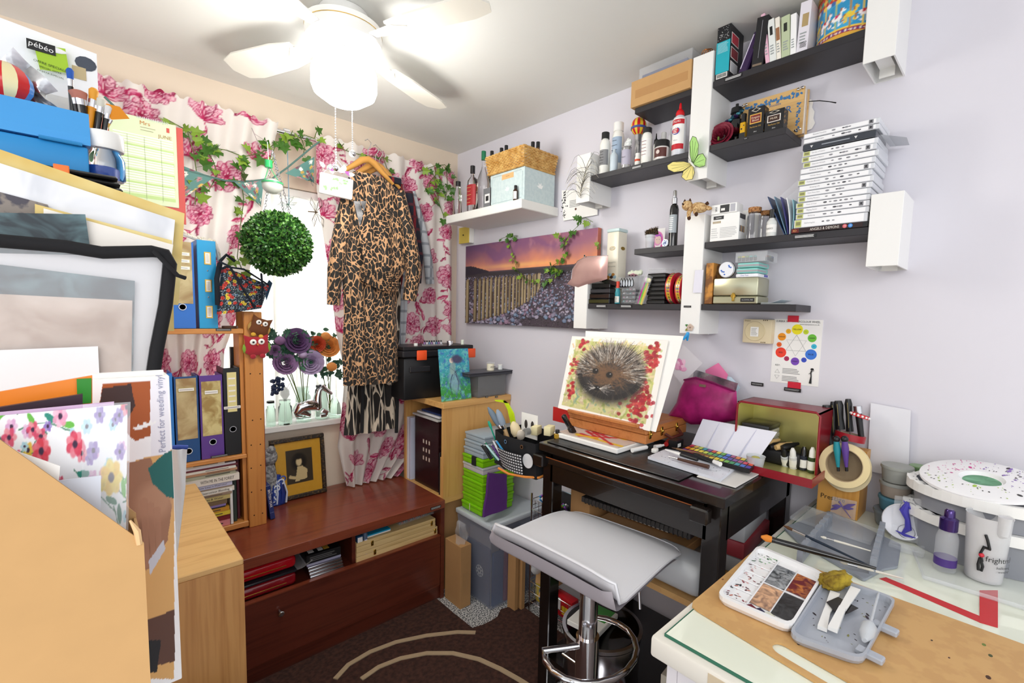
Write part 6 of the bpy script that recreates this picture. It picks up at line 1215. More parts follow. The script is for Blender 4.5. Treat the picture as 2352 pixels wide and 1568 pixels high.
# grey tub
t=thing('grey_storage_tub','pale grey blue plastic storage tub at the bottom edge before the birch cabinet','tub')
gz=.44;a=at(398,1478,2,gz);c=at(494,1466,2,gz);e=at(540,1568,2,gz);X0,X1,Y1_=.085,e.x*1.0,min(ly0-.05,c.y);X1=at(505,1490,2,gz).x;Y1_=at(480,1456,2,gz).y;
Y1_=min(Y1_,1.37);B().box(X0,Y1_-.5,.0,X1-.02,Y1_-.02,gz-.05,'pale_grey',.03,3).bd('tub_body',t);B().box(X0-.02,Y1_-.52,gz-.05,X1,Y1_,gz,'pale_grey',.022,3).box(X0,Y1_-.5,gz-.0,X1-.03,Y1_-.03,gz+.006,'pale_grey',.004).bd('lid',t)
# on the cupboard: black toolbox, blue tin, jar, cup
cz0=1.521;yt=1.08
t=thing('black_toolbox','ribbed black plastic toolbox under the blue tin at upper left','toolbox');xr=at(272,430,1,yt).x;zt=at(272,405,1,yt).z;zt=min(zt,1.67)
b=B().box(-.40,yt+.01,cz0,xr-.01,yt+.24,zt-.035,BP,.01,2)
for k in range(4):b.box(-.41,yt+.004-.002*k,zt-.034+.009*k,xr-.0+.003*(3-k),yt+.25,zt-.028+.009*k,BP,.003)
b.bd('toolbox_body',t);B().box(xr,yt+.05,zt-.060,xr+.016,yt+.12,zt-.035,BP,.004,2).bd('side_latch',t);q=at(135,388,1,yt);B().box(q.x-.006,yt-.008,q.z-.006,q.x+.012,yt,q.z+.006,'#f07a30:.4',.001).bd('orange_catch',t)
zt2=zt+.0025
t=thing('blue_metal_box','bright blue metal cash box with hinge on top of the black toolbox','tin');yb=1.12;xr=at(203,340,1,yb).x;z1=at(203,268,1,yb).z
H=.10;B().box(-.32,yb,zt2,xr,yb+.17,zt2+H*.45,'#2f93d6:.3',.004,2).bd('base',t);B().prism([(yb-.003,zt2+H*.47),(yb+.173,zt2+H*.47),(yb+.168,zt2+H*1.05),(yb+.02,zt2+H*1.05),(yb+.0,zt2+H*.62)],-.325,xr+.003,'#4a9fe2:.3',Matrix(((0,0,1,0),(1,0,0,0),(0,1,0,0),(0,0,0,1)))).bd('lid',t)
q=at(150,325,1,yb).x;B().tb([(q-.03,yb-.005,zt2+H*.46),(q+.02,yb-.005,zt2+H*.46)],.003,'#2a86c4:.3',8).bd('hinge',t)
zb2=zt2+H*1.06+.001
def bx(px_,py_,y):return at(px_,py_,1,y)
t=thing('balloon_ornament','tin hot-air balloon with red cream and blue flames at the left edge of the picture','ornament',(bx(12,215,1.2).x,1.2,zb2),0)
b=B();R=.034;pr_=[(max(.001,R*sin(PI*.8*i/8)),R*1.5+R*cos(PI*.8*i/8))for i in range(9)]
for j in range(12):a0,a1=2*PI*j/12,2*PI*(j+1)/12;b.add([(r_*cos(a),r_*sin(a),z_-R*.5)for r_,z_ in pr_ for a in(a0,a1)],[(2*i,2*i+1,2*i+3,2*i+2)for i in range(8)],('#cc2a2c:.2','#efe2b0:.2','#cc2a2c:.2','#4a8ad0:.2')[j%4],True)
b.bd('envelope',t);B().ring((0,0,R*.20),R*.62,R*.5,'#d8b84a:.25',.006).lathe([(0,0),(.02,0),(.024,R*.2),(0,R*.2)],'#c83a34:.3',12).bd('basket',t)
t=thing('white_board','large white painted swatch board standing behind the blue box','board');yy=1.36;A=bx(222,124,yy);b=B();zz=cz0
D0=bx(-40,62,yy);b.add([(D0.x-.2,yy,zz),(bx(226,300,yy).x,yy,zz),(A.x,yy,A.z),(D0.x-.2,yy,D0.z+.05)],[(0,1,2,3)],'#fbfbfb:.5').add([(D0.x-.2,yy+.003,zz),(bx(226,300,yy).x,yy+.003,zz),(A.x,yy+.003,A.z),(D0.x-.2,yy+.003,D0.z+.05)],[(3,2,1,0)],'paper').bd('board_sheet',t)
q=bx(197,147,yy);B().sph((q.x,yy-.001,q.z),.016,'#4a505c:.6',10,(1,.05,.85),ring=6).bd('grey_swatch',t);q=bx(182,168,yy);B().box(q.x-.01,yy-.0015,q.z-.012,q.x+.01,yy-.0005,q.z+.012,'#c8b48a:.6').bd('tan_swatch',t)
t=thing('hang_packet','clear packet with lime green pebeo header card before the white board','packet');yy=1.345;Q=[bx(*q,yy)for q in((92,160),(160,168),(150,112),(77,100))];Q=[Vector((q.x,yy,q.z))for q in Q]
B().add([tuple(q)for q in Q],[(0,1,2,3)],'#a9cf2c:.4').bd('header_card',t);q=Q[3].lerp(Q[2],.24).lerp(Q[0],.10);rr=MR(R_(7),4,'Y');B().box(q.x-.019,yy-.002,q.z-.009,q.x+.019,yy-.0005,q.z+.009,'#1a1a1a:.5').text('pébéo',.0135,'paper',(q.x,yy-.0025,q.z),rr).bd('brand_panel',t)
q=Q[0].lerp(Q[2],.5);b=B().sph((q.x,yy-.001,q.z+.018),.02,'paper',12,(1,.05,.28),ring=5);
for k,s in enumerate(('OFFRE SPECIALE','SPECIAL OFFER','OFERTA ESPECIAL')):b.text(s,.0062 if k==0 else .0045,'#3a4a14:.5',(q.x-.004,yy-.0015,q.z-.014-.008*k),rr)
b.bd('header_text',t);B().box(Q[0].x+.002,yy-.001,zt2+H*1.1,Q[1].x,yy+.001,Q[0].z+.002,'clear_film').box(Q[0].x+.006,yy+.001,zt2+H*1.1,Q[1].x-.004,yy+.006,Q[0].z-.04,'#ece8de:.4').bd('pouch',t)
t=thing('silver_packet','crumpled silver and clear foil bag beside the balloon tin','packet');q=bx(85,235,1.22);B().grid(8,8,lambda u,v:(q.x-.03+.05*u+.01*sin(v*7),1.22+.006*sin(u*9+v*5),zb2+v*(.10-.05*u)),'foil_silver',th=.001).bd('foil',t)
# brushes cup
yc=1.17;q=bx(238,330,yc);cup=thing('white_cup','white plastic cup holding paint brushes behind the glass jar','cup',(q.x-.004,yc+.11,zt2));
cup.location=(bx(232,330,yc+.10).x,yc+.10,zt2);H_=bx(225,312,yc+.10).z-zt2;B().lathe([(0,0),(.022,0),(.030,H_),(.032,H_+.002),(.0285,H_),(.021,.003),(0,.003)],WG,24).bd('cup_body',cup)
yq=yc+.10
for l_,p0,p1,rr,hm,bm,bl,fan in(('blue tipped black eyeshadow brush standing at the left of the brush cup',(166,250),(160,157),.0045,'black_gloss','#2a5ab0:.8',.012,0),('wide powder brush with pink and black bristles in the brush cup',(190,285),(178,208),.011,'black_gloss','#c07a68:.8',.03,0),('flat orange acrylic brush with clear orange handle',(204,300),(216,203),.006,'#e09018:.15','#e8a030:.6',.02,0),('flat white bristle brush with silver ferrule',(222,300),(232,225),.006,'black_gloss','#dcd8c8:.8',.012,0),('orange fan brush leaning to the right of the cup',(235,310),(262,262),.003,'#caa050:.4','#e8901c:.7',.03,1),('slim black smudger brush in front of the fan brush',(238,310),(249,243),.005,'black_gloss','#e8e4e0:.7',.008,0)):
 a=bx(*p0,yq);e=bx(*p1,yq);a=Vector(a);e=Vector(e);low=a.lerp(e,-.35);low.z=max(low.z,zt2+.006);t=thing('paint_brush',l_,'brush',(0,0,0),0,'brushes in the white cup');m=a.lerp(e,.55)
 B().tb([low,m],[rr*.8,rr],hm,10).bd('handle',t);B().tb([m,m.lerp(e,.4)],[rr,rr*1.05],'chrome',10).bd('ferrule',t);s=m.lerp(e,.4)
 if fan:B().add([tuple(s),tuple(s+Vector((-.006,-.002,.028))),tuple(s+Vector((.014,-.002,.028))),tuple(s+Vector((.028,0,.010)))],[(0,1,2,3)],bm).bd('bristles',t)
 else:B().tb([s,s.lerp(e,.8),e],[rr,rr*1.25,rr*.7],bm,10).bd('bristles',t)
yj=yc-.02;q=bx(250,400,yj);t=thing('glass_jar','glass jar with white screw lid and blue cap inside at the toolbox corner','jar',(q.x-.004,yj,zt2));Hj=bx(245,308,yj).z-zt2;
B().lathe([(0,0),(.024,0),(.027,.004),(.027,Hj*.45),(.021,Hj*.6),(.020,Hj*.66)],'glass',24).bd('jar_body',t);B().lathe([(0,Hj*.64),(.026,Hj*.64),(.027,Hj*.68),(.027,Hj*.97),(.025,Hj),(0,Hj)],WG,28).bd('lid',t);B().cyl((-.004,0,.004),.017,.018,'#2a54b8:.4',20).bd('blue_cap',t)
# binders
def bind(name,label,x0,x1,yt_,ym,z,y,D,mat,grp,patch=None,ring=None,skew=0,open_=0):
 a=at(x0,ym,1,y).x;c=at(x1,ym,1,y).x;H=at((x0+x1)/2,yt_,1,y).z-z;t=thing(name,label,'binder',(a,y,z+.001),R_(skew),grp);W=c-a
 b=B().box(0,0,0,W,.003,H,mat,.001).box(0,.003,0,.003,D,H,mat).box(W-.003,.003,0,W,D,H,mat);t0=b.bd('cover',t);B().box(.004,.006,.002,W-.004,D-.012,H-.02,'paper').bd('pages',t)
 if patch:
  z0,z1,m_=patch;B().box(W*.08,-.0012,H*z0,W*.92,0,H*z1,m_).bd('cover_patch',t0)
 if ring:B().ring((W*.5,-.001,H*ring),.0125,.010,'steel',.002,24,RX90).cyl((W*.5,-.0004,H*ring),.010,.0004,'#0c0c0e:.8',20,RX90).bd('finger_ring',t0)
 return t,W,H
def lab(t,W,H,zs,wf=.6,h=.012,m='#d8cfa8:.5'):
 b=B()
 for z_ in zs:b.box(W*(.5-wf/2),-.0022,H*z_-h/2,W*(.5+wf/2),-.0013,H*z_+h/2,m).box(W*(.5-wf/2)+.002,-.0028,H*z_-h/2+.002,W*(.5+wf/2)-.002,-.0022,H*z_+h/2-.002,'paper').lines(W*(.5-wf/2)+.004,W*(.5+wf/2)-.004,H*z_-.002,H*z_+.002,1,'#8a8a8a',-.003,.1)
 b.bd('title_label',t)
y=2.235;G1='lever arch binders on the pine shelves'
t,W,H=bind('blue_binder','royal blue lever arch binder with weathered art paper on its spine, top shelf',386,447,555,650,SHA,y,.13,'#2f72cc:.35',G1,(.29,1.0,'aged_paper'),.25);lab(t,W,H,(.86,.78,.70),.7,.014)
t,W,H=bind('turquoise_binder','turquoise ring binder with three brass label frames, top shelf',455,498,553,650,SHA,y,.13,'#1f9ad2:.3',G1);b=B()
for z_ in(.80,.49,.19):b.box(W*.36,-.002,H*z_-.024,W*.72,0,H*z_+.024,'gold').box(W*.42,-.0026,H*z_-.020,W*.66,-.002,H*z_+.020,'paper').lines(W*.46,W*.62,H*z_-.016,H*z_+.016,6,'#b0a890',-.003,.1,.3)
b.bd('label_frames',t);B().sph((W*.52,0,H*.66),.003,'chrome',8).sph((W*.52,0,H*.36),.003,'chrome',8).bd('rivets',t)
t,W,H=bind('green_folder','thin sage edged folder squeezed left of the blue binder',374,385,700,720,SHA,y,.12,'#8a9a6a:.5',G1)
t,W,H=bind('blue_box_file','narrow bright blue folder at the left of the lower binder row',378,399,858,950,SHB,y,.13,'#2f80d4:.35',G1)
t,W,H=bind('navy_binder','navy lever arch binder with tan textured spine paper, lower shelf',402,457,865,950,SHB,y,.13,'#164a86:.35',G1,(.27,.98,'aged_paper'),.13);lab(t,W,H,(.85,),.7,.016,'#a89a4a:.4')
t,W,H=bind('purple_binder','purple lever arch binder with gilt edged spine paper, lower shelf',460,513,862,950,SHB,y,.13,'#5e3a92:.35',G1,(.28,.93,'aged_gold'),.20);lab(t,W,H,(.80,),.62,.018,'#a89a4a:.4')
t,W,H=bind('black_binder','black lever arch binder with yellow striped spine label, lower shelf',515,552,845,940,SHB,y,.13,BP,G1,None,.30);b=B().box(W*.22,-.0014,H*.50,W*.80,0,H*.95,'#e6dc9a:.5')
for z_ in(.88,.80,.74,.68,.62):b.box(W*.3,-.002,H*z_-.003,W*.72,-.0014,H*z_+.003,'paper')
b.box(-.001,-.002,H*.535,W+.001,-.0005,H*.565,'paper').lines(W*.05,W*.95,H*.54,H*.56,1,'#777777',-.0024,.05,.3);b.bd('spine_label',t)
t=thing('maroon_album','maroon album in dark frame standing behind the black binder','album',(at(527,830,1,y).x,2.25,SHB+.001));
t.location.y=2.34;w_=.06;h_=at(540,797,1,2.34).z-SHB;t.location.x=at(530,830,1,2.34).x;B().box(0,0,0,w_,.02,h_,'#1d1718:.4',.001).box(.012,-.001,.0,w_,0,h_-.012,'#6a1a26:.4').bd('cover',t)
t=thing('pearl_lace','string of ivory lace and pearls draped over the blue binders','lace');b=B();rs=random.Random(3);pts=[at(px_,py_,1,2.30)for px_,py_ in((410,520),(425,538),(445,546),(470,552),(492,556),(500,575),(504,600))]
pts=[Vector((p_.x,2.30+.0,max(p_.z,0)))for p_ in pts]
for i in range(90):f=i/90*6;k=min(int(f),5);q=pts[k].lerp(pts[k+1],f-k);b.sph((q.x+rs.uniform(-.006,.006),q.y+rs.uniform(-.01,.01),q.z+rs.uniform(-.006,.010)),rs.uniform(.0025,.0045),'#ece4d0:.4',6,ring=4)
b.bd('beads',t);b=B();b.tb(pts,.008,'#ddd6cc:.8',8);b.bd('ribbon',t)
# floral bag
P=Paint(.14,.14,200,bg='#14202e');rs=random.Random(6)
for i in range(900):
 x,y_=rs.uniform(0,.14),rs.uniform(0,.14);P.ell(x,y_,.0011,.0011,rs.choice(('#c9d8e4','#7a9ac8','#6aa8a0','#e8e8e8')))
for i in range(60):x,y_=rs.uniform(0,.14),rs.uniform(0,.14);c=rs.choice(('#c8342a','#c8342a','#d8463a','#e6cc3a'));[P.ell(x+.0035*cos(k*1.26),y_+.0035*sin(k*1.26),.0028,.0024,c)for k in range(5)];P.ell(x,y_,.0015,.0015,'#3a1418')
t=thing('floral_bag','navy quilted bag with tiny bright flowers on the top pine shelf','bag');yb=2.19;F_=lambda px_,py_,dy=0:Vector(at(px_,py_,1,yb+dy))
b=B();c4=[F_(503,722),F_(600,708),F_(618,655,.0),F_(515,612)]
c4[0].z=max(c4[0].z,SHA+.006)
def fg(u,v):
 p_=c4[0].lerp(c4[1],u).lerp(c4[3].lerp(c4[2],u),v);return(p_.x,p_.y-.022*sin(PI*u)*sin(PI*min(1,v*.9+.1)),p_.z)
b.grid(90,80,fg,'painted',P.a,th=.05);b.bd('bag_body',t)
B().tb([F_(503,600,-.01),F_(528,612,-.03),F_(556,660,-.035),F_(585,706,-.01)],.004,'#101a2a:.8',8).tb([F_(600,628,-.01),F_(603,660,-.03),F_(600,700,-.01)],.004,'#101a2a:.8',8).tb([c4[3],F_(560,618,-.004),c4[2]],.0035,'#101a2a:.8',8).bd('piping',t)
B().tb([F_(505,605,.02),F_(498,640,.0),F_(500,700,.01)],.009,'#0e1722:.85',8).tb([F_(505,600,.01),F_(520,585,.01),F_(540,600,.01)],.006,'#0e1722:.85',8).bd('strap',t)
c5=[F_(605,665),F_(612,690),F_(626,650),F_(618,642)];B().add([tuple(q)for q in c5],[(0,1,2,3)],'#24405a:.8').bd('corner_flap',t)
t=thing('gold_tray','small dark round lid under the floral bag at the shelf end','lid',(at(535,745,1,2.19).x,2.225,SHA+.001));B().cyl((0,.02,0),.028,.010,'#4a2e1a:.5',24).bd('disc',t);
# owls on the post
yo=sy0-.012;O=lambda px_,py_:at(px_,py_,1,yo)
def owl(name,label,c,w_,h_,body,wing,belly,rot):
 t=thing(name,label,'felt owl',tuple(c),(0,rot,0));o=[(-.5,-.35),(-.3,-.5),(.3,-.5),(.5,-.35),(.48,.2),(.52,.52),(.25,.40),(-.25,.40),(-.52,.52),(-.48,.2)];ou=[(x_*w_,z_*h_)for x_,z_ in o];b=B();pillow(b,ou,0,0,0,.012,body,4);b.bd('body',t)
 for sg in(-1,1):
  b=B();pillow(b,[(sg*w_*(.42+.18*cos(a)),-h_*.15+h_*.28*sin(a))for a in[k*PI/4 for k in range(8)]],sg*w_*.45,-h_*.15,.004,.006,wing,2);b.bd('wing',t)
  B().sph((sg*w_*.17,-.0125,h_*.16),w_*.14,'paper',14,(1,.25,1),ring=6).sph((sg*w_*.17,-.0165,h_*.16),w_*.05,'black_gloss',8,(1,.4,1),ring=5).bd('eye',t)
  b=B();b.sph((sg*w_*.2,-.002,-h_*.55),w_*.13,belly,10,(1,.5,.9),ring=6);b.bd('foot',t)
 B().add([(-w_*.06,-.0155,h_*.08),(w_*.06,-.0155,h_*.08),(0,-.017,-h_*.03)],[(0,2,1)],'#c87a3a:.6').bd('beak',t);return t
owl('felt_owl','small brown felt owl hanging at the top of the pine post',O(598,748),.072,.075,'felt_brown','#b08a4a:.8','#d8a83a:.8',R_(18));owl('felt_owl','plump dark red felt owl with green wings on the pine post',O(590,792),.088,.085,'felt_red','felt_green','felt_red',R_(-3))
# books on the lowest pine shelf
bk=[(529,1190,1203,'#d8868a','pink floral book at the very bottom of the pile','',''),(529,1180,1191,'#7a1a22','dark red book second from the bottom','',''),(529,1172,1181,'#e0c83a','yellow book third from the bottom','',''),(527,1163,1172,'#c8902c','ochre book fourth from the bottom','',''),(518,1161,1164,'#26283a','thin navy book under the lilac one','',''),(519,1157,1161,'#8a78b4','lilac book above the thin navy one','',''),(522,1146,1156,'#7a6448','brown magazine with title ending er 1','er 1',''),(529,1135,1145,'#c8b878','mustard book titled Skies, Trees and Water','Skies, Trees & Water',''),(533,1130,1135,'#9a8470','thin taupe book under the blending guide','',''),(539,1120,1130,'#e8e4da','white book titled Art Of Watercolour Blending','Of Watercolour Blending',''),(533,1117,1120,'#9a8a78','thin brown book above the blending guide','',''),(534,1108,1117,'#c4c4dc','pale lilac book titled Paint Snow Scenes in Watercolour','Paint Snow Scenes in Watercolour',''),(550,1092,1107,'#ece4d8','thick cream book titled Come With Me in the Forest','WITH ME IN THE FOREST',''),(542,1083,1091,'#a8a890','grey green book with floral edge above the cream one','',''),(545,1078,1083,'#b88a68','terracotta book in the upper half of the pile','',''),(542,1072,1077,'#e0dcd0','cream book with small dark print','',''),(547,1068,1072,'#6a2a34','thin maroon book near the top of the pile','',''),(542,1062,1066,'#dedee6','thin white magazine second from the top','',''),(516,1055,1061,'#d8d4c8','white magazine with dark cover photos on top of the pile','','')]
yk=2.225;zc=SHC+.001;z_t=at(516,1057,1,yk).z;tot=sum(b_[2]-b_[1]for b_ in bk);sc_=(z_t-zc)/tot;rs=random.Random(9)
for i,(xr,ya_,yb_,c,l,tx,_)in enumerate(bk):
 h=(yb_-ya_)*sc_;X=at(xr,(ya_+yb_)/2,1,yk).x;L=.19;t=thing('book',l,'book',(X-L,yk+rs.uniform(0,.003),zc),R_(rs.uniform(-1,1)),'art books piled on the lowest pine shelf')
 B().box(0,0,0,L,.13,h*.12,c+':.4').box(0,0,h*.86,L,.13,h*.97,c+':.4').box(0,0,h*.1,L,.002,h*.9,c+':.4').bd('cover',t);b=B().box(.002,.003,h*.12,L-.003,.128,h*.86,'paper');b.bd('pages',t)
 if tx:B().text(tx,h*.62,'#3a3430:.5',(L*.60,-.0008,h*.48),wmax=.115).bd('spine_title',t)
 elif h>.008:B().lines(L*.45,L*.9,h*.3,h*.7,1,'#4a4038',-.0006,.2,.5).bd('spine_title',t)
 zc+=h
for l,x0,x1,yt_,c,dy in(('thin white magazine standing upright right of the book pile',529,535,1124,'#e6e6e6',0),('tall dark green book standing behind the white magazine',536,544,1095,'#2c3a34',.02),('tall maroon book standing beside the dark green one',545,551,1052,'#5a1a2c',.04)):
 a=at(x0,1150,1,yk+dy).x;c2=at(x1,1150,1,yk+dy).x;t=thing('book',l,'book',(a,yk+dy,SHC+.001));H=min(.28,at(x0,yt_,1,yk+dy).z-SHC);B().box(0,0,0,c2-a,.15,H,c+':.4',.001).bd('cover',t)
# on the chest top: photo frame, ornament, toy, book
yf=2.435;a=at(662,1135,2,CH+.004);e=at(747,1106,2,CH+.004)
t=thing('photo_frame','ornate dark frame with ochre mount and sepia portrait leaning on the wall','picture frame',(at(622,1100,1,yf).x,yf-.02,CH+.002),(R_(-7),0,0));W=at(746,1060,1,yf).x-t.location.x;H=at(700,1002,1,yf).z-CH;f=.02
b=B()
for q in((0,0,W,f),(0,H-f,W,H),(0,f,f,H-f),(W-f,f,W,H-f)):b.box(q[0],-.010,q[1],q[2],.010,q[3],'frame_ornate',.003,1)
b.box(0,.002,0,W,.009,H,'#2a1a10:.6');b.bd('frame',t);P=Paint(W-2*f,H-2*f,90,bg='#c6932c');w_,h_=P.w,P.h;P.wash(P.noise(.02,2)*.3,'#d8aa48');P.poly([(w_*.22,h_*.2),(w_*.80,h_*.2),(w_*.80,h_*.84),(w_*.22,h_*.84)],'#3c3428')
P.ell(w_*.50,h_*.60,w_*.16,h_*.15,'#1f1a14',soft=.5);P.ell(w_*.50,h_*.60,w_*.065,h_*.085,'#d0bc90',soft=.4);P.poly([(w_*.40,h_*.24),(w_*.66,h_*.26),(w_*.68,h_*.44),(w_*.56,h_*.52),(w_*.46,h_*.50)],'#c8b484');P.line([(w_*.3,h_*.34),(w_*.45,h_*.30),(w_*.58,h_*.28)],w_*.07,'#c8b484');P.ell(w_*.49,h_*.70,w_*.09,h_*.05,'#1f1a14',soft=.5)
B().grid(90,110,lambda u,v:(f+u*w_,-.001,f+v*h_),'painted_gloss',P.a,False).bd('portrait_print',t)
q=at(640,1160,2,CH);t=thing('blue_white_ornament','glossy blue and white ceramic figure with curling loops beside the pine post','ornament',(q.x,q.y+.02,CH+.001));b=B();bl='#2a3f8c:.12';
b.lathe([(0,0),(.038,0),(.045,.01),(.042,.05),(.030,.09),(.022,.12),(.016,.14),(0,.145)],bl,20,sy=.7)
for k in range(9):
 a=-2.8+.28*k;cx2,cz2=.030*cos(a*1.3)*.9,.02+.013*k;b.tb([(cx2+.012*cos(u),-.030+.006*k*.2,cz2+.012*sin(u))for u in[j*PI/5 for j in range(10)]],.0038,'#e4e8f0:.12'if k%2 else'#4a5fa8:.12',7,True)
for k in range(4):b.tb([(-.03+.02*k,-.03,.01),(-.026+.02*k,-.034,.06),(-.02+.014*k,-.02,.12)],[.005,.004,.003],'#cfd6e8:.12'if k%2 else bl,7)
b.bd('figure',t)
t=thing('fluffy_toy','grey fluffy soft toy peeking from behind the pine post','soft toy',(at(618,1045,1,2.40).x,2.40,CH+.001));b=B();zz=at(620,1050,1,2.40).z-CH;b.sph((0,0,zz),.036,'fur_grey',16,(1,.8,1.15)).sph((.006,-.01,zz+.035),.02,'fur_grey',12).sph((0,0,zz*.5),.032,'fur_grey',14,(1,.7,zz*14));b.bd('toy_body',t)
t=thing('blue_book','slim navy book reading BRITISH YEAR leaning against the pine post','book',(at(625,1195,2,CH).x-.004,2.236,CH+.002),(0,R_(-6),0));W=.019;H=at(618,1090,1,2.24).z-CH;H=.155;B().box(0,0,0,W,.10,H,'#1d2f6a:.35',.001).bd('cover',t);B().text('BRITISH YEAR',.0135,'paper',(W*.5,-.0008,H*.62),MR(PI/2,4,'Y')).text('Stockdale',.004,'#a8b0d0:.5',(W*.5,-.0008,H*.2)).bd('spine_title',t)
t=thing('red_spine_book','tall narrow red edged album right behind the pine post','album',(.5435,2.25,CH+.001));B().box(0,0,0,.008,.14,at(615,815,1,2.25).z-CH,'#8a2a34:.5').box(-.0005,-.001,.1,.006,0,.6,'#b8a890:.6').bd('cover',t)
# window sill
SL=wz0+.001;S_=lambda px_,py_:at(px_,py_,2,SL)
def vase_flowers(label,items,leaves,seed,ysill,grp,vx):
 t=thing('flower_bouquet',label,'flowers',(0,0,0),0,grp);rs=random.Random(seed);b=B();l=B()
 base=Vector((vx,ysill+.01,SL+.03))
 for k,(px_,py_,r,m,kind)in enumerate(items):
  c=Vector(at(px_,py_,1,ysill));b.tb([base+Vector((0,0,-.0)),base.lerp(c,.5)+Vector((0,.01,.02)),c+Vector((0,.01,0))],.002,'stem_green',5)
  T=Matrix.Translation(c)@MR(R_(80+rs.uniform(-15,15)),4,'X')@MR(rs.uniform(-.4,.4),4,'Y')
  if kind=='bud':B().sph(tuple(c),r,m,12,(1,1,.9)).bd('bud',t)
  else:rose(t,r,m,-r*.4,seed=k+seed,tilt=T,name='bloom')
 for i in range(leaves):
  it=items[i%len(items)];c=Vector(at(it[0]+rs.uniform(-24,24),it[1]+rs.uniform(-22,26),1,ysill+.012));leaf(l,c,(rs.uniform(-1,1),rs.uniform(-.4,0),rs.uniform(-1,1)),(0,-1,.2),.034*rs.uniform(.7,1.2),'#2f5a45:.5'if i%2 else'#3f7055:.5',i%3==0,.15)
 b.bd('stems',t);l.bd('leaves',t);return t
t=vase_flowers('bouquet of purple and lilac artificial peonies on the window sill beside the red owl',[(684,782,.046,'dark_petal','r'),(656,832,.042,'purple_petal','r'),(714,832,.044,'lilac_petal','r'),(643,782,.024,'purple_petal','bud'),(695,814,.022,'lilac_petal','bud'),(632,805,.020,'purple_petal','r')],120,3,WY-.04,'artificial flowers on the window sill',at(700,930,1,WY-.03).x)
b=B();rs=random.Random(8)
for i in range(34):q=at(632+rs.uniform(-8,22)*(1-i/60),868+i*1.1,1,WY-.05);b.sph((q.x+rs.uniform(-.01,.01),q.y+rs.uniform(-.01,.01),q.z),.0085,'#22304e:.5',8,ring=6)
b.bd('berries',t)
vase_flowers('orange and red artificial flowers right of the purple bouquet',[(755,795,.040,'orange_petal','r'),(728,790,.030,'#c84a2a:.6','r'),(748,772,.024,'orange_petal','bud'),(762,842,.026,'orange_petal','bud')],80,7,WY-.02,'artificial flowers on the window sill',at(760,930,1,WY-.02).x)
def sjar(label,px_,py_,yt_,r,y,cap=None,mat='glass_green',shape=None,name='glass_jar'):
 q=at(px_,py_,1,y);t=thing(name,label,'jar',(q.x,y,SL));H=at(px_,yt_,1,y).z-SL;B().lathe(shape(r,H)if shape else[(0,0),(r,0),(r*1.02,.004),(r*1.02,H*.72),(r*.8,H*.8),(r*.8,H*.97),(r*.86,H),(r*.76,H)],mat,24).bd('jar_body',t)
 if cap:B().cyl((0,0,H),r*.84,.010,cap,24).bd('lid',t)
 return t
sjar('clear ribbed jar with glass stopper leaning in it on the sill',655,950,918,.030,WY-.005);sjar('tall clear glass with black stick behind the unicorn',697,930,888,.034,WY+.005);sjar('small square perfume bottle at the left end of the sill',622,955,925,.020,WY-.012,BP);
t=sjar('clear storage jar with black lid behind the unicorn head',738,925,888,.030,WY+.02,BP);sjar('onion shaped clear glass vase at the right end of the sill',768,930,896,.034,WY+.0,None,'glass_green',lambda r,H:[(0,0),(r*.9,0),(r,H*.2),(r*.8,H*.5),(r*.25,H*.75),(r*.3,H)])
q=at(655,930,1,WY-.005);t=thing('funnel','clear pointed glass stopper standing in the ribbed jar','stopper',(q.x,WY-.006,SL+.01));zz=at(655,915,1,WY-.006).z-SL;B().tb([(0,0,.0),(0,0,zz-.01)],.003,'glass',8).lathe([(.004,zz-.02),(.022,zz+.01),(.020,zz+.03),(.008,zz+.045),(0,zz+.05)],'glass_smoke',14).tb([(.010,0,zz+.03),(.035,0,zz+.075)],.006,'glass',8).bd('stopper_body',t)
# unicorn
yu=WY-.030;U=lambda px_,py_:Vector(at(px_,py_,1,yu))-Vector((at(705,958,1,yu).x,yu,SL))
t=thing('silver_unicorn','shiny silver lying unicorn figurine on the window sill','figurine',(at(705,958,1,yu).x,yu,SL));b=B()
b.tb([U(680,948),U(688,935),U(705,930),U(722,930),U(734,936)],[.020,.030,.031,.030,.020],'chrome',14);b.tb([U(728,936),U(729,912),U(733,896),U(742,888)],[.026,.019,.015,.013],'chrome',12);b.tb([U(738,886),U(750,896),U(762,904)],[.014,.013,.008],'chrome',12)
b.tb([U(740,942),U(752,946),U(748,953),U(736,955)],[.014,.011,.010,.010],'chrome',10);b.tb([U(684,944),U(700,948),U(712,953)],[.019,.014,.010],'chrome',10);b.tb([U(677,946),U(681,955),U(694,957)],[.007,.007,.004],'chrome',8)
b.bd('body',t);B().tb([U(749,889),U(756,872)],[.0035,.0006],'chrome',8).bd('horn',t);B().tb([U(737,884),U(727,896),U(724,914)],[.006,.007,.004],'#3a3a3e:.25:1',8).bd('mane',t);B().tb([U(739,886),U(737,880)],[.004,.001],'chrome',6).tb([U(743,886),U(743,879)],[.004,.001],'chrome',6).bd('ears',t)
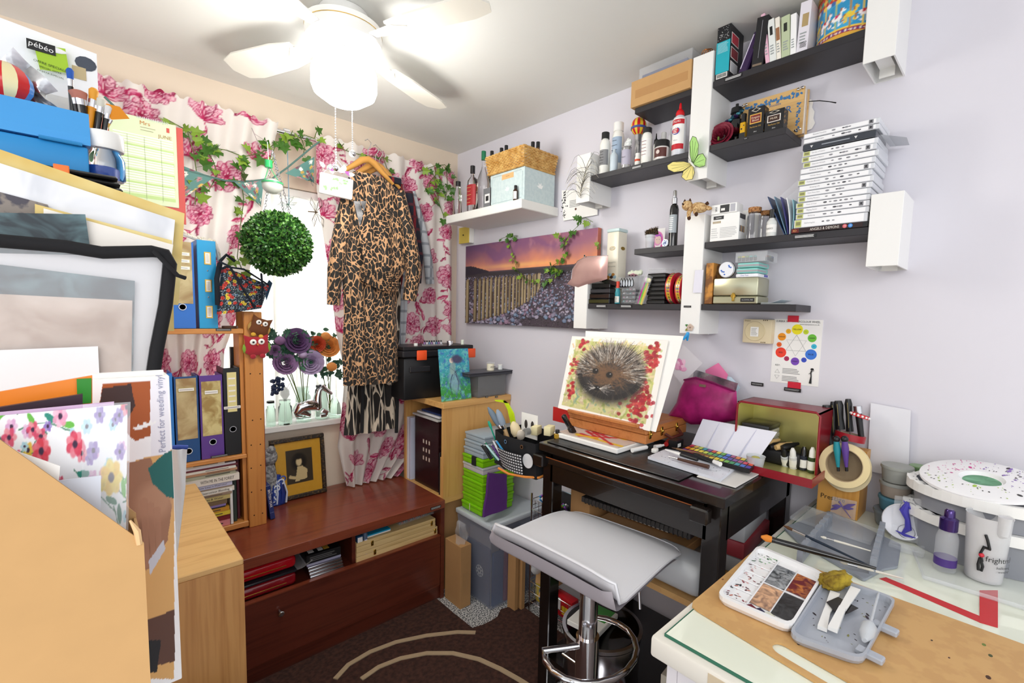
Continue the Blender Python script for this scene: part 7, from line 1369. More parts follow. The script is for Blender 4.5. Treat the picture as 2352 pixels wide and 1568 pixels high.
# chest slot contents
SZ=.331;yc=cy0+.025
def simple(name,label,cat,loc,W,D,H,mat,bev=.002,rz=0,grp=None,seg=1,part='body',extra=None):
 t=thing(name,label,cat,loc,rz,grp);B().box(0,0,0,W,D,H,mat,bev,seg).bd(part,t)
 if extra:b=B();extra(b,W,D,H);b.bd('print',t)
 return t
xa=at(556,1340,1,yc).x;xb_=at(682,1300,1,yc).x;W=xb_-xa
plain('red_patent','#8c0f1c',.1,coat=.8)
for i,(l,z_,h)in enumerate((('lower glossy dark red zip case in the chest slot',SZ,.052),('upper glossy red zip case with gold piping in the chest slot',SZ+.073,.050))):
 t=thing('red_case',l,'case',(xa-.14,yc,z_));B().box(0,0,0,W+.14,.24,h,'red_patent'if not i else'#b8121f:.1',.018,4).bd('case_body',t)
 B().tb([(.02,.001,h*.4),(W+.10,.001,h*.4),(W+.136,.03,h*.4),(W+.139,.2,h*.4)],.0022,'gold',6).bd('piping',t)
t=thing('clear_pouch','clear plastic pouch with black contents between the two red cases','pouch',(xa-.1,yc-.004,SZ+.055));b=B();b.box(0,.0,0,W+.1,.2,.012,'#26262c:.25',.005,2).grid(6,4,lambda u,v:(W+.1+.06*u,.16*v,.006+.022*u*u+.004*sin(v*9)),CP,th=.001,thdir=(0,0,1));b.bd('pouch_body',t)
W=at(782,1320,1,yc).x-at(702,1320,1,yc).x;xt=at(712,1320,1,yc+.0).x
for i in range(5):
 simple('flat_tin',('lowest','second','third','fourth','topmost')[i]+' flat silver tin in the pile under the black box','tin',(xt-.002*i,yc-.002+.003*i,SZ+.0125*i),W*.98,.11,.0115,'steel'if i<4 else'#a9a8c4:.3',.003,R_(-2),'flat tins stacked in the chest slot',2)
simple('black_carton','black carton with barcode panels tilted on the silver tins','box',(xt-.012,yc+.004,SZ+.065),W*.98,.11,.036,'#17171a:.35',.002,R_(-3),extra=lambda b,W,D,H:[b.box(W*.10,.02,H,W*.26,.07,H+.0006,'paper'),b.box(W*.38,.02,H,W*.52,.08,H+.0006,'paper'),b.box(W*.54,.02,H,W*.70,.08,H+.0006,'#d8a840:.4'),b.lines(W*.1,W*.9,H*.2,H*.8,3,'#6a6a6a:.5',-.0006)])
a=at(783,1290,1,yc).x;c=at(796,1290,1,yc).x
simple('blue_carton','narrow dark blue carton standing right of the divider','box',(.832,yc,SZ),.026,.11,.118,'#1c4a72:.4',.001,extra=lambda b,W,D,H:b.box(.002,-.0006,H*.72,W-.002,0,H*.95,'paper').lines(.003,W-.003,H*.2,H*.6,5,'#8ab0d0:.5',-.0006))
simple('pencil_tin','rounded grey pencil tin decorated with purple bands standing upright','tin',(.862,yc,SZ),.018,.12,.125,'#5a6a84:.25',.008,R_(-6),None,3,extra=lambda b,W,D,H:[b.box(.003,-.0006,H*(.2+.1*k),W-.003,.001,H*(.25+.1*k),('#b8a0d0:.4','#e0dcec:.4')[k%2])for k in range(6)])
xw0=at(816,1290,1,yc).x;xw1=1.238
for i,(l)in enumerate(('lower pale wooden pastel box with brass clasps','upper pale wooden pastel box with brass clasps')):
 xx=xw0+.004+(.0 if not i else .001);t=thing('wooden_box',l,'wooden box',(xx,yc-.004,SZ+.0455*i),0,'wooden pastel boxes in the chest slot');W=xw1-xx-(.012 if i else 0)
 B().box(0,0,0,W,.28,.026,'pale_box',.001).bd('base',t);li=B().box(0,0,.0275,W,.28,.0445,'pale_box',.001).bd('lid',t)
 for px_ in((854,990)if i else(860,998)):
  x_=at(px_,1250,1,yc).x-xx;B().box(x_-.006,-.003,.012,x_+.006,0,.036,'brass',.002).sph((x_,-.005,.024),.005,'#6a5220:.3:1',8,(1,.6,1),ring=5).bd('clasp',li)
ztb=SZ+.0915
simple('blue_notebook','bright turquoise block of paper lying on the wooden boxes','notebook',(at(835,1240,1,yc).x+.01,yc+.012,ztb),.125,.09,.012,'#1f9cc8:.4',.001,extra=lambda b,W,D,H:b.box(0.001,-.0008,.001,W-.001,0,H*.55,'paper'))
simple('pen_wallet','clear wallet of grey pens lying over the wooden boxes','wallet',(at(915,1215,1,yc).x+.02,yc+.03,ztb),.20,.10,.016,CP,.003,R_(3),extra=lambda b,W,D,H:[b.tb([(.01+.012*k,.01,.006),(.03+.012*k,.08,.006)],.004,('#6a6a72:.4','#a83a3a:.4','#8a8a92:.4')[k%3],6)for k in range(13)])
simple('black_marker','black marker and white strip beside the turquoise paper block','marker',(at(850,1205,1,yc).x+.03,yc+.115,ztb+.001),.16,.02,.012,BP,.004,R_(5),None,2)
# beech cabinet contents (open towards the chest)
kz=kz0+.0305
t=thing('square_window_album','dark burgundy album with nine small square windows in the beech cabinet','album',(kx0+.02,2.27,kz),-PI/2);W=.235;H=.37
b=B().box(0,0,0,W,.035,H,'#2a1215:.25',.002);b.bd('cover',t)
for i in range(3):
 for j in range(3):x_=.085+.029*j-.0;z_=H*.38+.045*i;B().box(x_,-.0012,z_,x_+.014,.0,z_+.024,'#7a5a4a:.4').box(x_+.0025,-.002,z_+.003,x_+.0115,-.001,z_+.021,'#d8cfc4:.5').bd('window_patch',t)
for i,(l,c,yy,w_)in enumerate((('white album spine at the far end of the beech cabinet','#e8e8f0',2.335,.02),('second pale lilac album spine beside it','#c8cce0',2.31,.018))):simple('white_album',l,'album',(kx0+.006,yy-w_,kz),.3,w_,.35,c+':.4',.002)
for i,(l,c,yy,h)in enumerate((('black folder upright at the right of the windowed album','#1c1c20',2.012,.22),('tan card folder upright inside the beech cabinet','#c89a58',2.000,.20),('thin cream folder nearest the beech side panel','#e6dcc8',1.990,.23))):simple('upright_folder',l,'folder',(kx0+.010,yy-.008,kz),.28,.009,h,c+':.5',.001,grp='folders in the beech cabinet')
for i,(l,c,z_)in enumerate((('clear wrapped papers lying across the albums','#c4c2be',.372),('white sketch pad on the wrapped papers','#e4e4e8',.388),('navy pad on top inside the beech cabinet','#24386a',.400))):simple('paper_pad',l,'paper pad',(kx0+.01+.01*i,2.03,kz+z_),.27,.25-.03*i,.010,c+':.3',.001,0,'pads lying on the albums in the beech cabinet')
# on the beech cabinet
kt=kz1+.001;yy=2.10
t=thing('tool_case','black plastic tool case with bright orange latches on the beech cabinet','toolbox');a=at(917,850,1,yy).x+.02;c=at(1092,800,1,yy).x;zt=at(1000,795,1,yy).z
B().box(a+.01,yy+.012,kt,c-.04,yy+.22,zt-.055,BP,.012,2).bd('case_body',t);B().box(a,yy,zt-.054,c-.02,yy+.228,zt-.02,'#202024:.35',.006).box(a+.004,yy+.004,zt-.02,c-.01,yy+.225,zt,'#1a1a1d:.35',.004).bd('lid',t)
for px_ in(968,1081):x_=at(px_,815,1,yy).x;w_=.028;B().box(x_-w_,yy-.008,zt-.068,x_+w_,yy+.0,zt-.018,'#f0582a:.35',.004,2).bd('latch',t)
B().box(at(955,850,1,yy).x-.03,yy+.002,zt-.13,at(990,850,1,yy).x,yy+.012,zt-.10,'#26262a:.4',.004).bd('handle_recess',t)
zt+=.001
t=thing('bottle_rack','row of tiny black capped bottles in a clear rack on the tool case','rack',(at(972,788,1,yy+.05).x,yy+.05,zt));B().box(0,-.008,0,.115,.012,.006,CP).bd('tray',t)
for i in range(8):B().cyl((.008+.0142*i,0,.006),.0052,.012,('#8a6a9a','#c8c8d0','#5a7a9a')[i%3]+':.3',10).cyl((.008+.0142*i,0,.018),.0042,.008,BP,10).bd('bottle',t)
for px_,l,r,h,c in((1033,'small silver domed pot on the tool case',.016,.022,'chrome'),(1062,'small pale green capped tub on the tool case',.009,.026,'#e8efe0:.3'),(955,'tiny white pot at the left end of the tool case',.010,.014,'#ecece8:.3')):t=thing('small_pot',l,'pot',(at(px_,790,1,yy+.06).x,yy+.06,zt));B().lathe([(0,0),(r,0),(r,h*.7),(r*1.05,h*.72),(r*1.0,h*.95),(0,h)],c,18).bd('pot_body',t)
yy=ky0+.03;P4=[Vector(at(*q,1,yy))for q in((1015,904),(1083,900),(1073,800),(1007,801))];z0=kt
t=thing('mermaid_painting','small turquoise and green painting of a mermaid leaning on the tool case','painting');W=P4[1].x-P4[0].x;H=P4[2].z-kt
P=Paint(W,H,110,bg='#3aa0b0');w_,h_=W,H;P.wash(np.clip(1.3-P.Y/h_*2.2,0,1),'#3f9a3f');P.wash(np.clip((P.noise(.02,4)-.5)*4,0,.8),'#78c8c4');P.wash(np.clip((P.noise(.012,9)-.55)*5,0,.7),'#3f68b8');rs=random.Random(4)
for i in range(300):P.ell(rs.uniform(0,w_),rs.uniform(0,h_),.0012,.0012,rs.choice(('#d8e88a','#2a6a58','#c8e0f0','#3a7ac8')))
P.ell(w_*.45,h_*.36,w_*.17,h_*.22,'#8fb4c0',.2,.8,.5);P.ell(w_*.42,h_*.62,w_*.10,h_*.13,'#9ab0a8',-.2,.8,.5);P.ell(w_*.40,h_*.77,w_*.07,h_*.05,'#e0d0c0');P.ell(w_*.58,h_*.79,w_*.18,h_*.08,'#4a3a5a',-.1,.85,.5);P.line([(w_*.35,h_*.12),(w_*.30,h_*.3),(w_*.4,h_*.5)],.004,'#3a4a6a');P.line([(w_*.55,h_*.15),(w_*.6,h_*.35),(w_*.5,h_*.5)],.003,'#3a4a6a')
for k in range(24):P.line([(w_*.5,h_*.55),(w_*rs.uniform(.2,.95),h_*rs.uniform(.1,.85))],.0010,'#3a3048',.5)
b=B(Tm(P4[0].x,yy,kt,R_(-8),R_(0),0));b.grid(100,140,lambda u,v:(u*w_,0,v*h_),'painted',P.a,th=.004);b.bd('canvas',t)
yo=ky0+.01;t=thing('glass_vase','square smoked glass vase at the corner of the beech cabinet','vase',(at(1098,870,1,yo).x,yo,kt));W=at(1161,870,1,yo).x-t.location.x;H=.115;B().box(0,0,0,W,W,.008,'glass_smoke',.001).box(0,0,.008,W,.004,H,'glass_smoke').box(0,W-.004,.008,W,W,H,'glass_smoke').box(0,.004,.008,.004,W-.004,H,'glass_smoke').box(W-.004,.004,.008,W,W-.004,H,'glass_smoke').bd('vase_body',t)
zz=kt+H+.001;x0=at(1072,835,1,yo).x;t=thing('slate_tray','dark grey slab tray balanced on the glass vase','tray',(x0,yo-.02,zz));W=at(1182,832,1,yo).x-x0;B().box(0,0,0,W,.13,.016,'#3c3d44:.4',.003).box(-.004,-.004,.016,W+.004,.134,.021,'#44454d:.4',.002).bd('tray_body',t)
for px_,r,h,l,tx,c in((1127,.0205,.045,'white WOW powder jar on the slate tray','WOW','#efe8d0:.25'),(1149,.013,.028,'small white capped jar beside the WOW jar','','#e8ecec:.25')):t=thing('powder_jar',l,'jar',(at(px_,825,1,yo+.03).x,yo+.03,zz+.022));B().lathe([(0,0),(r,0),(r,h*.78),(r*.95,h*.8)],c,24).bd('jar_body',t);B().cyl((0,0,h*.8),r*1.03,h*.2,CP if tx else WG,24).bd('lid',t);tx and B().text(tx,.013,'#2a2a2a:.5',(0,-r-.0008,h*.42)).bd('lettering',t)
t=thing('lilac_bag','translucent mauve cellophane hanging behind the glass vase by the wall','bag');b=B();q=at(1165,842,1,2.06);b.add([(q.x,2.06,q.z),(at(1207,871,1,2.06).x,2.06,at(1207,871,1,2.06).z),(at(1190,882,1,2.06).x,2.07,at(1190,882,1,2.06).z),(q.x+.0,2.06,kt+.01)],[(0,1,2,3)],plain('mauve_film','#c8b4c0',.3,alpha=.6));b.bd('film',t)
# translucent tub with boxes
t=thing('clear_storage_tub','large translucent storage tub with pale rim full of books on the carpet','tub');X0,X1,Y0,Y1t,Hh=1.345,1.69,1.665,1.945,.452
def tub(b,x0,x1,y0,y1,z0,z1,inn,mat,th=.003):
 a=[(x0+inn,y0+inn),(x1-inn,y0+inn),(x1-inn,y1-inn),(x0+inn,y1-inn)];c=[(x0,y0),(x1,y0),(x1,y1),(x0,y1)];b.add([(x_,y_,z0)for x_,y_ in a]+[(x_,y_,z1)for x_,y_ in c],[(3,2,1,0)]+[(i,(i+1)%4,4+(i+1)%4,4+i)for i in range(4)],mat)
b=B();tub(b,X0,X1,Y0,Y1t,.003,Hh-.02,.03,plain('tub_wall','#aab2c6',.2,tr=.0,alpha=.42));b.bd('tub_body',t);B().box(X0-.012,Y0-.012,Hh-.025,X1+.004,Y0+.012,Hh,'#c3cbd2:.35',.006,2).box(X0-.012,Y0,Hh-.025,X0+.012,Y1t,Hh,'#c3cbd2:.35',.006,2).box(X0,Y0,Hh-.010,X1,Y1t,Hh-.004,'#b8bfc8:.4').bd('lid_rim',t)
for i,(l,x0,x1,y0,y1,h,c)in enumerate((('navy folder with white disc sticker seen through the clear tub',X0+.034,X0+.042,Y0+.05,Y1t-.04,.30,'#323a58'),('red folder seen through the right face of the clear tub',X0+.12,X0+.24,Y0+.034,Y0+.05,.36,'#9a2430'),('newsprint coloured folder lying high in the clear tub',X0+.045,X0+.1,Y0+.06,Y1t-.05,.37,'#8a8688'),('dark stack of books in the clear tub',X0+.10,X1-.05,Y0+.06,Y1t-.04,.33,'#2c3048'),('blue folder at the near corner of the clear tub',X0+.046,X0+.11,Y0+.036,Y0+.048,.28,'#2a4a7a'))):
 t=thing('stored_folder',l,'folder',(0,0,0),0,'folders inside the clear tub');b=B().box(x0,y0,.008,x1,y1,h,c+':.5',.001)
 b.bd('cover',t)
 if i==0:
  q=B();q.cyl((x0-.001,Y0+.13,.16),.030,.001,'#d8d4cc:.6',20,RY90)
  for k in range(8):q.sph((x0-.002,Y0+.13+.021*cos(k*.785),.16+.021*sin(k*.785)),.006,'#5a6078:.6',8,(.1,1,1),ring=4)
  q.sph((x0-.002,Y0+.13,.16),.008,'#5a6078:.6',8,(.1,1,1),ring=4);q.bd('disc_sticker',t)
t=thing('cardboard_box','tall brown cardboard box squeezed between chest and clear tub','box');q=at(1056,1240,1,1.90);B().box(1.268,1.80,0,1.330,1.935,.315,'card_tan',.001).box(1.280,1.7992,.10,1.315,1.80,.18,'#b48a5a:.6').bd('carton',t)
t=thing('clear_bag','crumpled clear plastic bag standing on the cardboard box beside the chest','bag');b=B();b.grid(8,8,lambda u,v:(1.272+.045*u+.008*sin(v*6),1.82+.01*sin(u*8+v*5)+.06*v*0,.317+v*.11*(1-.3*abs(u-.5))),'clear_film',th=.03);b.bd('film',t)
for k,(x_,y_,l)in enumerate(((1.445,1.600,'left brown cardboard slab standing beside the clear tub'),(1.475,1.585,'right brown cardboard slab leaning beside the wire rack'))):t=thing('cardboard_slab',l,'cardboard',(x_,y_,0));B().box(0,0,0,.022,.055,.40-.01*k,'card_tan',.001).bd('carton',t)
# green and clear boxes
plain('frost_blue','#b9c9d4',.2,tr=.3,ior=1.2)
bz=Hh+.001;bx0,by0=1.368,1.765
def lbox(l,z,h,mat,dx=0,dy=0,W=.20,D=.165,ext=None,grp='stacked craft boxes by the beech cabinet'):
 t=thing('craft_box',l,'box',(bx0+dx,by0+dy,z),0,grp);B().box(0,0,0,W,D,h*.62,mat,.004,2).bd('base',t);B().box(-.003,-.003,h*.63,W+.003,D+.003,h-.001,mat,.004,2).bd('lid',t)
 if ext:ext(t,W,D,h)
 return t
hh_=.041
for i,(l,dx)in enumerate((('lime green box at the very bottom of the stack with a cream rubber band',-.006),('lime green box second from the bottom',.0),('lime green box third from the bottom',.0),('lime green box fourth from the bottom, lid askew',-.002),('lime green box fifth, just under the orange clear box',.002))):
 lbox(l,bz+hh_*i,hh_,'clear_green',dx,0,ext=(lambda t,W,D,h:B().box(W*.0-.0045,.09,.002,-.0035,.094,h,'#e0d8b0:.6').bd('rubber_band',t))if i==0 else None)
z=bz+hh_*5
lbox('clear box with orange papers under the black banded green box',z,.036,'frosted',.0,0,ext=lambda t,W,D,h:B().box(.006,.006,.004,W-.006,D-.006,.018,'#c87a58:.5').bd('contents',t));z+=.037
lbox('lime green box with wide black elastic band',z,.042,'clear_green',-.003,0,ext=lambda t,W,D,h:B().box(-.0045,.05,-.001,-.003,.085,h,BF).box(-.0045,.05,h,W+.004,.085,h+.001,BF).bd('elastic_band',t));z+=.043
for i,(l)in enumerate(('lowest wide clear pale blue box of the top group','middle wide clear pale blue box','upper wide clear pale blue box with black band')):lbox(l,z,.036,'frost_blue',.004*i,.0,.30,.16,(lambda t,W,D,h:B().box(.20,-.0045,-.06,.212,-.0035,h,BF).box(.20,-.0045,h,.212,D,h+.0012,BF).bd('elastic_band',t))if i==2 else None);z+=.037
t=thing('purple_wallet','translucent purple zip wallet leaning against the green boxes','wallet');c4=[Vector(at(*q,1,1.70))for q in((1112,1188),(1165,1168),(1178,1095),(1138,1092))];c4[0].z=max(c4[0].z,Hh+.002);c4[1].z=max(c4[1].z,Hh+.002);b=B();b.grid(8,8,lambda u,v:tuple(c4[0].lerp(c4[1],u).lerp(c4[3].lerp(c4[2],u),v)+Vector((0,.045*v+.003*sin(u*7+v*9),0))),plain('purple_film','#6a3f86',.2,tr=.3,ior=1.2),th=.014);b.bd('wallet_body',t)
# wire rack beside the table
t=thing('wire_rack','chrome wire basket rack between the clear tub and the black table','rack');rx0,rx1,ry0,ry1=1.505,1.69,1.19,1.56;b=B()
for x_,y_ in((rx0,ry0),(rx1,ry0),(rx0,ry1),(rx1,ry1)):b.tb([(x_,y_,.0),(x_,y_,.60)],.005,'chrome',8)
for x_,y_ in((rx0,ry1),(rx0,ry0)):
 for k in range(9):b.tb([(x_,y_,.06+.06*k),(x_+.03,y_,.06+.06*k)],.002,'chrome',5)
b.bd('frame',t)
for z_ in(.06,.27,.47):
 b=B()
 for zz in(z_,z_+.05,z_+.10):b.tb([(rx0,ry0,zz),(rx1,ry0,zz),(rx1,ry1,zz),(rx0,ry1,zz)],.0022,'chrome',5,True)
 for k in range(17):y_=ry0+(ry1-ry0)*k/16;b.tb([(rx0,y_,z_+.10),(rx0,y_,z_),(rx1,y_,z_)],.0012,'chrome',4)
 b.bd('basket',t)
simple('red_yellow_packet','red and yellow snack packet in the bottom wire basket','packet',(1.52,1.30,.065),.05,.12,.10,'#c8202a:.25',.01,0,None,2,extra=lambda b,W,D,H:b.box(-.001,.02,.02,0,.06,.06,'#e6c428:.4').box(-.001,.07,.03,0,.10,.09,'#e8e8e8:.4'))
simple('yellow_packet','yellow blue and white packet at the left of the bottom basket','packet',(1.52,1.44,.065),.05,.10,.12,'#d8c04a:.3',.01,0,None,2,extra=lambda b,W,D,H:b.box(-.001,.02,.02,0,.07,.07,'#5a9ac8:.4'))
t=thing('small_carton','open brown carton with raised flaps lying on the bottom wire basket','box',(1.50,1.40,.19),(R_(0),R_(8),R_(12)));B().box(0,0,0,.09,.10,.07,'card_brown',.001).add([(0,0,.07),(0,.10,.07),(-.04,.10,.09),(-.04,0,.09)],[(0,1,2,3)],'card_brown').add([(0,0,0),(0,.06,0),(-.03,.06,-.04),(-.03,0,-.04)],[(3,2,1,0)],'card_brown').bd('carton',t)
q=(1.49,1.52,.24);t=thing('plastic_bottle','crumpled clear plastic bottle wedged at the side of the wire rack','bottle',q,(R_(60),0,R_(20)));B().lathe([(0,0),(.022,0),(.026,.02),(.022,.05),(.026,.08),(.014,.11),(.012,.12)],'frosted',12).bd('bottle_body',t)
t=thing('spray_can','white spray can with blue label in the middle wire basket','can',(1.53,1.35,.28));B().lathe([(0,0),(.026,0),(.026,.15),(.018,.17),(.012,.175)],'#e2e4ea:.25',20).bd('can_body',t);B().cyl((0,0,.173),.010,.018,WG,14).bd('nozzle',t);B().lathe([(.0265,.02),(.0265,.11)],'#2a3f8a:.3',20).bd('label',t)
t=thing('marker_bag','black pouch full of marker pens with coloured ends on the top wire basket','pouch',(1.512,1.22,.475));B().box(0,0,0,.15,.30,.12,BF,.03,3).bd('pouch_body',t);rs=random.Random(2)
for i in range(34):x_,y_=rs.uniform(-.012,.03),rs.uniform(.04,.28);B().cyl((x_,y_,.10+rs.uniform(0,.012)),.005,.03,rs.choice(('#c84a3a','#3a8ac8','#d8c83a','#3aa86a','#8a4ab0','#e0e0e0','#26262a'))+':.3',8,MR(R_(-50),4,'Y')).bd('marker_pen',t)
simple('magenta_cloth','magenta cloth scrap draped over the marker bag','cloth',(1.50,1.20,.605),.09,.08,.03,'#a81a6a:.8',.012,R_(10),None,3)
# gingham caddy
qx,qy=1.125,1.158;KZ=.86
t=thing('gingham_caddy','black fabric caddy with gingham front pocket and orange piping hung at the table end','caddy');KW,KD,KH=.19,.25,.13
b=B();o=[(qx+.01,qy),(qx,qy+.17),(qx+.03,qy+KD),(qx+KW,qy+KD),(qx+KW+.0,qy)]
k=len(o);vs=[(x_,y_,KZ)for x_,y_ in o]+[(x_-.004,y_+.004,KZ+KH)for x_,y_ in o]+[(x_+(.004 if x_<qx+.1 else-.004),y_+(.004 if y_<qy+.1 else-.004),KZ+KH)for x_,y_ in o]
b.add(vs,[tuple(range(k))[::-1]]+[(i,(i+1)%k,k+(i+1)%k,k+i)for i in range(k)],BF).box(qx+.014,qy+.01,KZ+.001,qx+KW-.01,qy+KD-.01,KZ+.02,BF);b.bd('caddy_body',t)
c=[Vector((qx-.012,qy+.05,KZ+.012)),Vector((qx-.004,qy+.17,KZ+.012)),Vector((qx-.020,qy+.19,KZ+.085)),Vector((qx-.024,qy+.045,KZ+.085))]
b=B();b.grid(8,8,lambda u,v:tuple(c[1].lerp(c[0],u).lerp(c[2].lerp(c[3],u),v)+Vector((-.010*sin(PI*u),0,0))),'gingham',th=.003,thdir=(1,0,0));b.bd('gingham_pocket',t)
B().tb([(qx-.01,qy+.185,KZ),(qx-.015,qy+.12,KZ-.004),(qx-.006,qy+.04,KZ+.004),(qx+.02,qy-.004,KZ+.008),(qx+KW,qy-.004,KZ+.02)],.0045,'#e08a3a:.6',8).bd('orange_piping',t);B().cyl((qx-.004,qy+.03,KZ+.065),.026,.002,'#d8d8da:.6',24,MR(-PI/2,4,'Y')).bd('white_disc',t)
for y_ in(.06,.15):B().ring((qx-.006,qy+y_,KZ+KH-.02),.008,.004,'steel',.003,14,MR(-PI/2,4,'Y')).bd('eyelet',t)
pens=[((708,880,762,965),'#1f1f1f','dark pen with gold bands at the left of the gingham pocket'),((730,880,775,960),'#2a2a2e','plain black pen, second from the left in the gingham pocket'),((732,862,800,965),'#1f7a5a','green capped pen in the gingham pocket'),((740,880,815,970),'#b8dcdc','pale aqua pen in the middle of the gingham pocket'),((780,880,835,965),'#5a2f7a','purple striped pen in the gingham pocket'),((790,850,850,960),'#e6e4e8','white pen with orange clip'),((812,850,885,955),'#2a8ac0','bright blue felt pen rightmost in the gingham pocket')]
for(x0,y0_,x1,y1_),c,l in pens:
 a=Vector(at(880+x0/3.136,740+y0_/3.136,0,qx-.03));e=Vector(at(880+x1/3.136,740+y1_/3.136,0,qx-.008));e=e+(e-a)*.25;t=thing('pen',l,'pen',(0,0,0),0,'pens in the gingham pocket');B().tb([a.lerp(e,.04),e],.0042,c+':.25',8).bd('barrel',t);B().tb([a,a.lerp(e,.05)],[.0025,.004],'steel',8).tb([a.lerp(e,.3)+Vector((-.005,0,0)),a.lerp(e,.05)+Vector((-.005,0,0))],.001,'steel',4).bd('pen_clip',t)
def cbrush(l,top,base,rad,hm,bm,split=.35,name='paint_brush',cat='brush'):
 a=Vector(at(*top,0,qx+.06));e=Vector(at(*base,0,qx+.08));e.z=max(KZ+.02,min(e.z,KZ+.08));e.y=min(e.y,qy+KD-.02);t=thing(name,l,cat,(0,0,0));m=a.lerp(e,split);B().tb([m.lerp(e,.25),e],[rad*.7,rad*.6],hm,10).bd('handle',t);B().tb([m,m.lerp(e,.25)],[rad,rad*.75],'steel',10).bd('ferrule',t);B().tb([a,a.lerp(m,.25),a.lerp(m,.7),m],[rad*.3,rad*1.0,rad*1.25,rad],bm,12).bd('bristles',t)
cbrush('grey blue bristled brush in the caddy, left of the pair',(1121,935),(1146,1000),.011,'#c8a070:.4','#6a7a8a:.8',.55);cbrush('second grey blue bristled brush in the caddy',(1142,940),(1160,1010),.012,'#d0aa7a:.4','#8a98a8:.8',.5);cbrush('fluffy cream powder brush in the caddy',(1178,968),(1196,1010),.017,'#c8a070:.4','#e0cfa8:.9',.6);cbrush('round pale bristle brush with dark tip in the caddy',(1197,988),(1195,1012),.014,'#caa880:.4','#cfc4b4:.8',.5)
a=Vector(at(1122,967,0,qx+.03));e=Vector(at(1138,1010,0,qx+.05));t=thing('teal_spoon','teal handled tool sticking out of the caddy','tool');B().tb([a,a.lerp(e,.2),a.lerp(e,.45),e],[.004,.007,.003,.003],'#1fa88a:.3',8).bd('handle',t)
t=thing('lime_foam','large lime yellow rounded foam sheet curling out of the caddy','foam');pts=[Vector(at(px_,py_,0,qx+.12))for px_,py_ in((1137,920),(1160,922),(1172,945),(1178,975),(1168,1000))];b=B()
def ff(u,v):f=v*(len(pts)-1.001);i=int(f);q=pts[i].lerp(pts[i+1],f-i);w_=.018*sin(PI*(.12+.8*v));return tuple(q+Vector((.0,(.5-u)*2*w_,(.5-u)*.6*w_)))
b.grid(4,16,ff,'#c4e014:.5',th=.006,thdir=(1,0,0));b.bd('foam_sheet',t)
t=thing('picture_cards','white card printed with two dark ovals standing in the caddy','card');A=Vector(at(1197,1000,0,qx+.14));C_=Vector(at(1235,955,0,qx+.14));b=B().box(qx+.14,C_.y,A.z,qx+.142,A.y,C_.z,'paper')
for f in(.3,.7):b.sph((qx+.139,C_.y+(A.y-C_.y)*f,A.z+(C_.z-A.z)*.55),.012,'#3a3432:.5',12,(.1,.75,1.5),ring=6)
b.bd('card',t)
for k,f in enumerate(((1191,995),(1215,990))):
 q=at(*f,0,qx+.09);t=thing('clear_cutter','clear ring shaped cutter '+('left'if k==0 else'right')+' in the caddy','cutter',(q.x,q.y,q.z),-PI/2);B().ring((0,0,0),.014,.011,'glass_smoke',.02,20,RX90).bd('ring',t)
for i,(px_,py_,l)in enumerate(((1232,985,'cream wedge sponge at the back of the caddy'),(1262,986,'larger cream wedge sponge at the left end of the table'))):q=at(px_,py_,2,1.001+.02)if i else at(px_,py_,0,qx+.13);t=thing('wedge_sponge',l,'sponge',(q.x,q.y,(tz+.001)if i else KZ+KH-.01),R_(20));B().box(-.022,-.014,0,.022,.014,.034,'#e9deb0:.9',.003,2).bd('sponge_block',t)
q=at(1246,985,2,1.02);t=thing('ink_bottle','tiny amber ink bottle with black cap at the table left corner','bottle',(q.x,min(q.y,ty1-.01),tz+.001));B().cyl((0,0,0),.012,.018,'#b08a2a:.2',14).cyl((0,0,.018),.008,.014,BP,12).bd('bottle_body',t)
q=at(1265,975,2,1.03);t=thing('tape_dispenser','black plastic dispenser leaning upright at the left end of the table','dispenser',(q.x,ty1-.05,tz+.02),(R_(-10),R_(-32),0));B().box(-.009,-.008,-.01,.009,.008,.085,'black_gloss',.006,3).box(-.011,-.009,.0,.011,.009,.03,BP,.003).bd('clip_body',t)
# bar stool
sz=.85;t=thing('bar_stool','white leather bar stool with curved seat and chrome gas lift column','stool')
c=[Vector(at(px_,py_,2,zq))for px_,py_,zq in((1128,1187,sz+.008),(1418,1338,sz),(1572,1255,sz-.067),(1310,1163,sz-.067))]
mid=(c[0]+c[1]+c[2]+c[3])/4;mid.z=0
def seat(off):
 def fn(u,v):
  vh=v*.25 if v<.16 else .04+(v-.16)/.84*.96;p=c[0].lerp(c[1],u).lerp(c[3].lerp(c[2],u),vh);q=abs(2*v-1);e=abs(2*u-1)
  z=-.048+.05*max(0,1-v/.2)**1.6-(.022*q**3 if v>.5 else 0)-.012*e**4;cr=max(0,e-.86)*max(0,q-.86)/.0196
  p=p.lerp(mid,.05*cr);return(p.x-(.012*off/.03 if v<.3 else 0),p.y,sz+z-off*(1-.5*max(q*.6,e)**6))
 return fn
B().grid(40,40,seat(0),'white_leather').grid(40,40,lambda u,v:seat(.030)(1-u,v),plain('seat_under','#a9a3aa',.4)).bd('seat',t)
pts=[seat(.0)(u,v)for u,v in[(i/20,0)for i in range(21)]+[(1,i/14)for i in range(1,15)]+[(1-i/20,1)for i in range(1,21)]+[(0,1-i/14)for i in range(1,14)]]
B().tb([(x,y,z-.002)for x,y,z in pts],.0042,'white_leather',6,True).bd('seat_piping',t)
pc=at(1350,1450,2,.62);px0,py0=mid.x-.005,mid.y-.0
for _ in range(1):
 a=at(1349,1480,0,px0)
py0=a.y;
B().lathe([(0,.016),(.20,.016),(.20,.022),(.06,.02),(.034,.03),(.034,.52)],'chrome',40,(px0,py0,0)).lathe([(.027,.52),(.027,sz-.055)],'chrome',28,(px0,py0,0)).box(px0-.07,py0-.07,sz-.062,px0+.07,py0+.07,sz-.052,'#9a9aa0:.4:1',.002).bd('gas_lift_column',t)
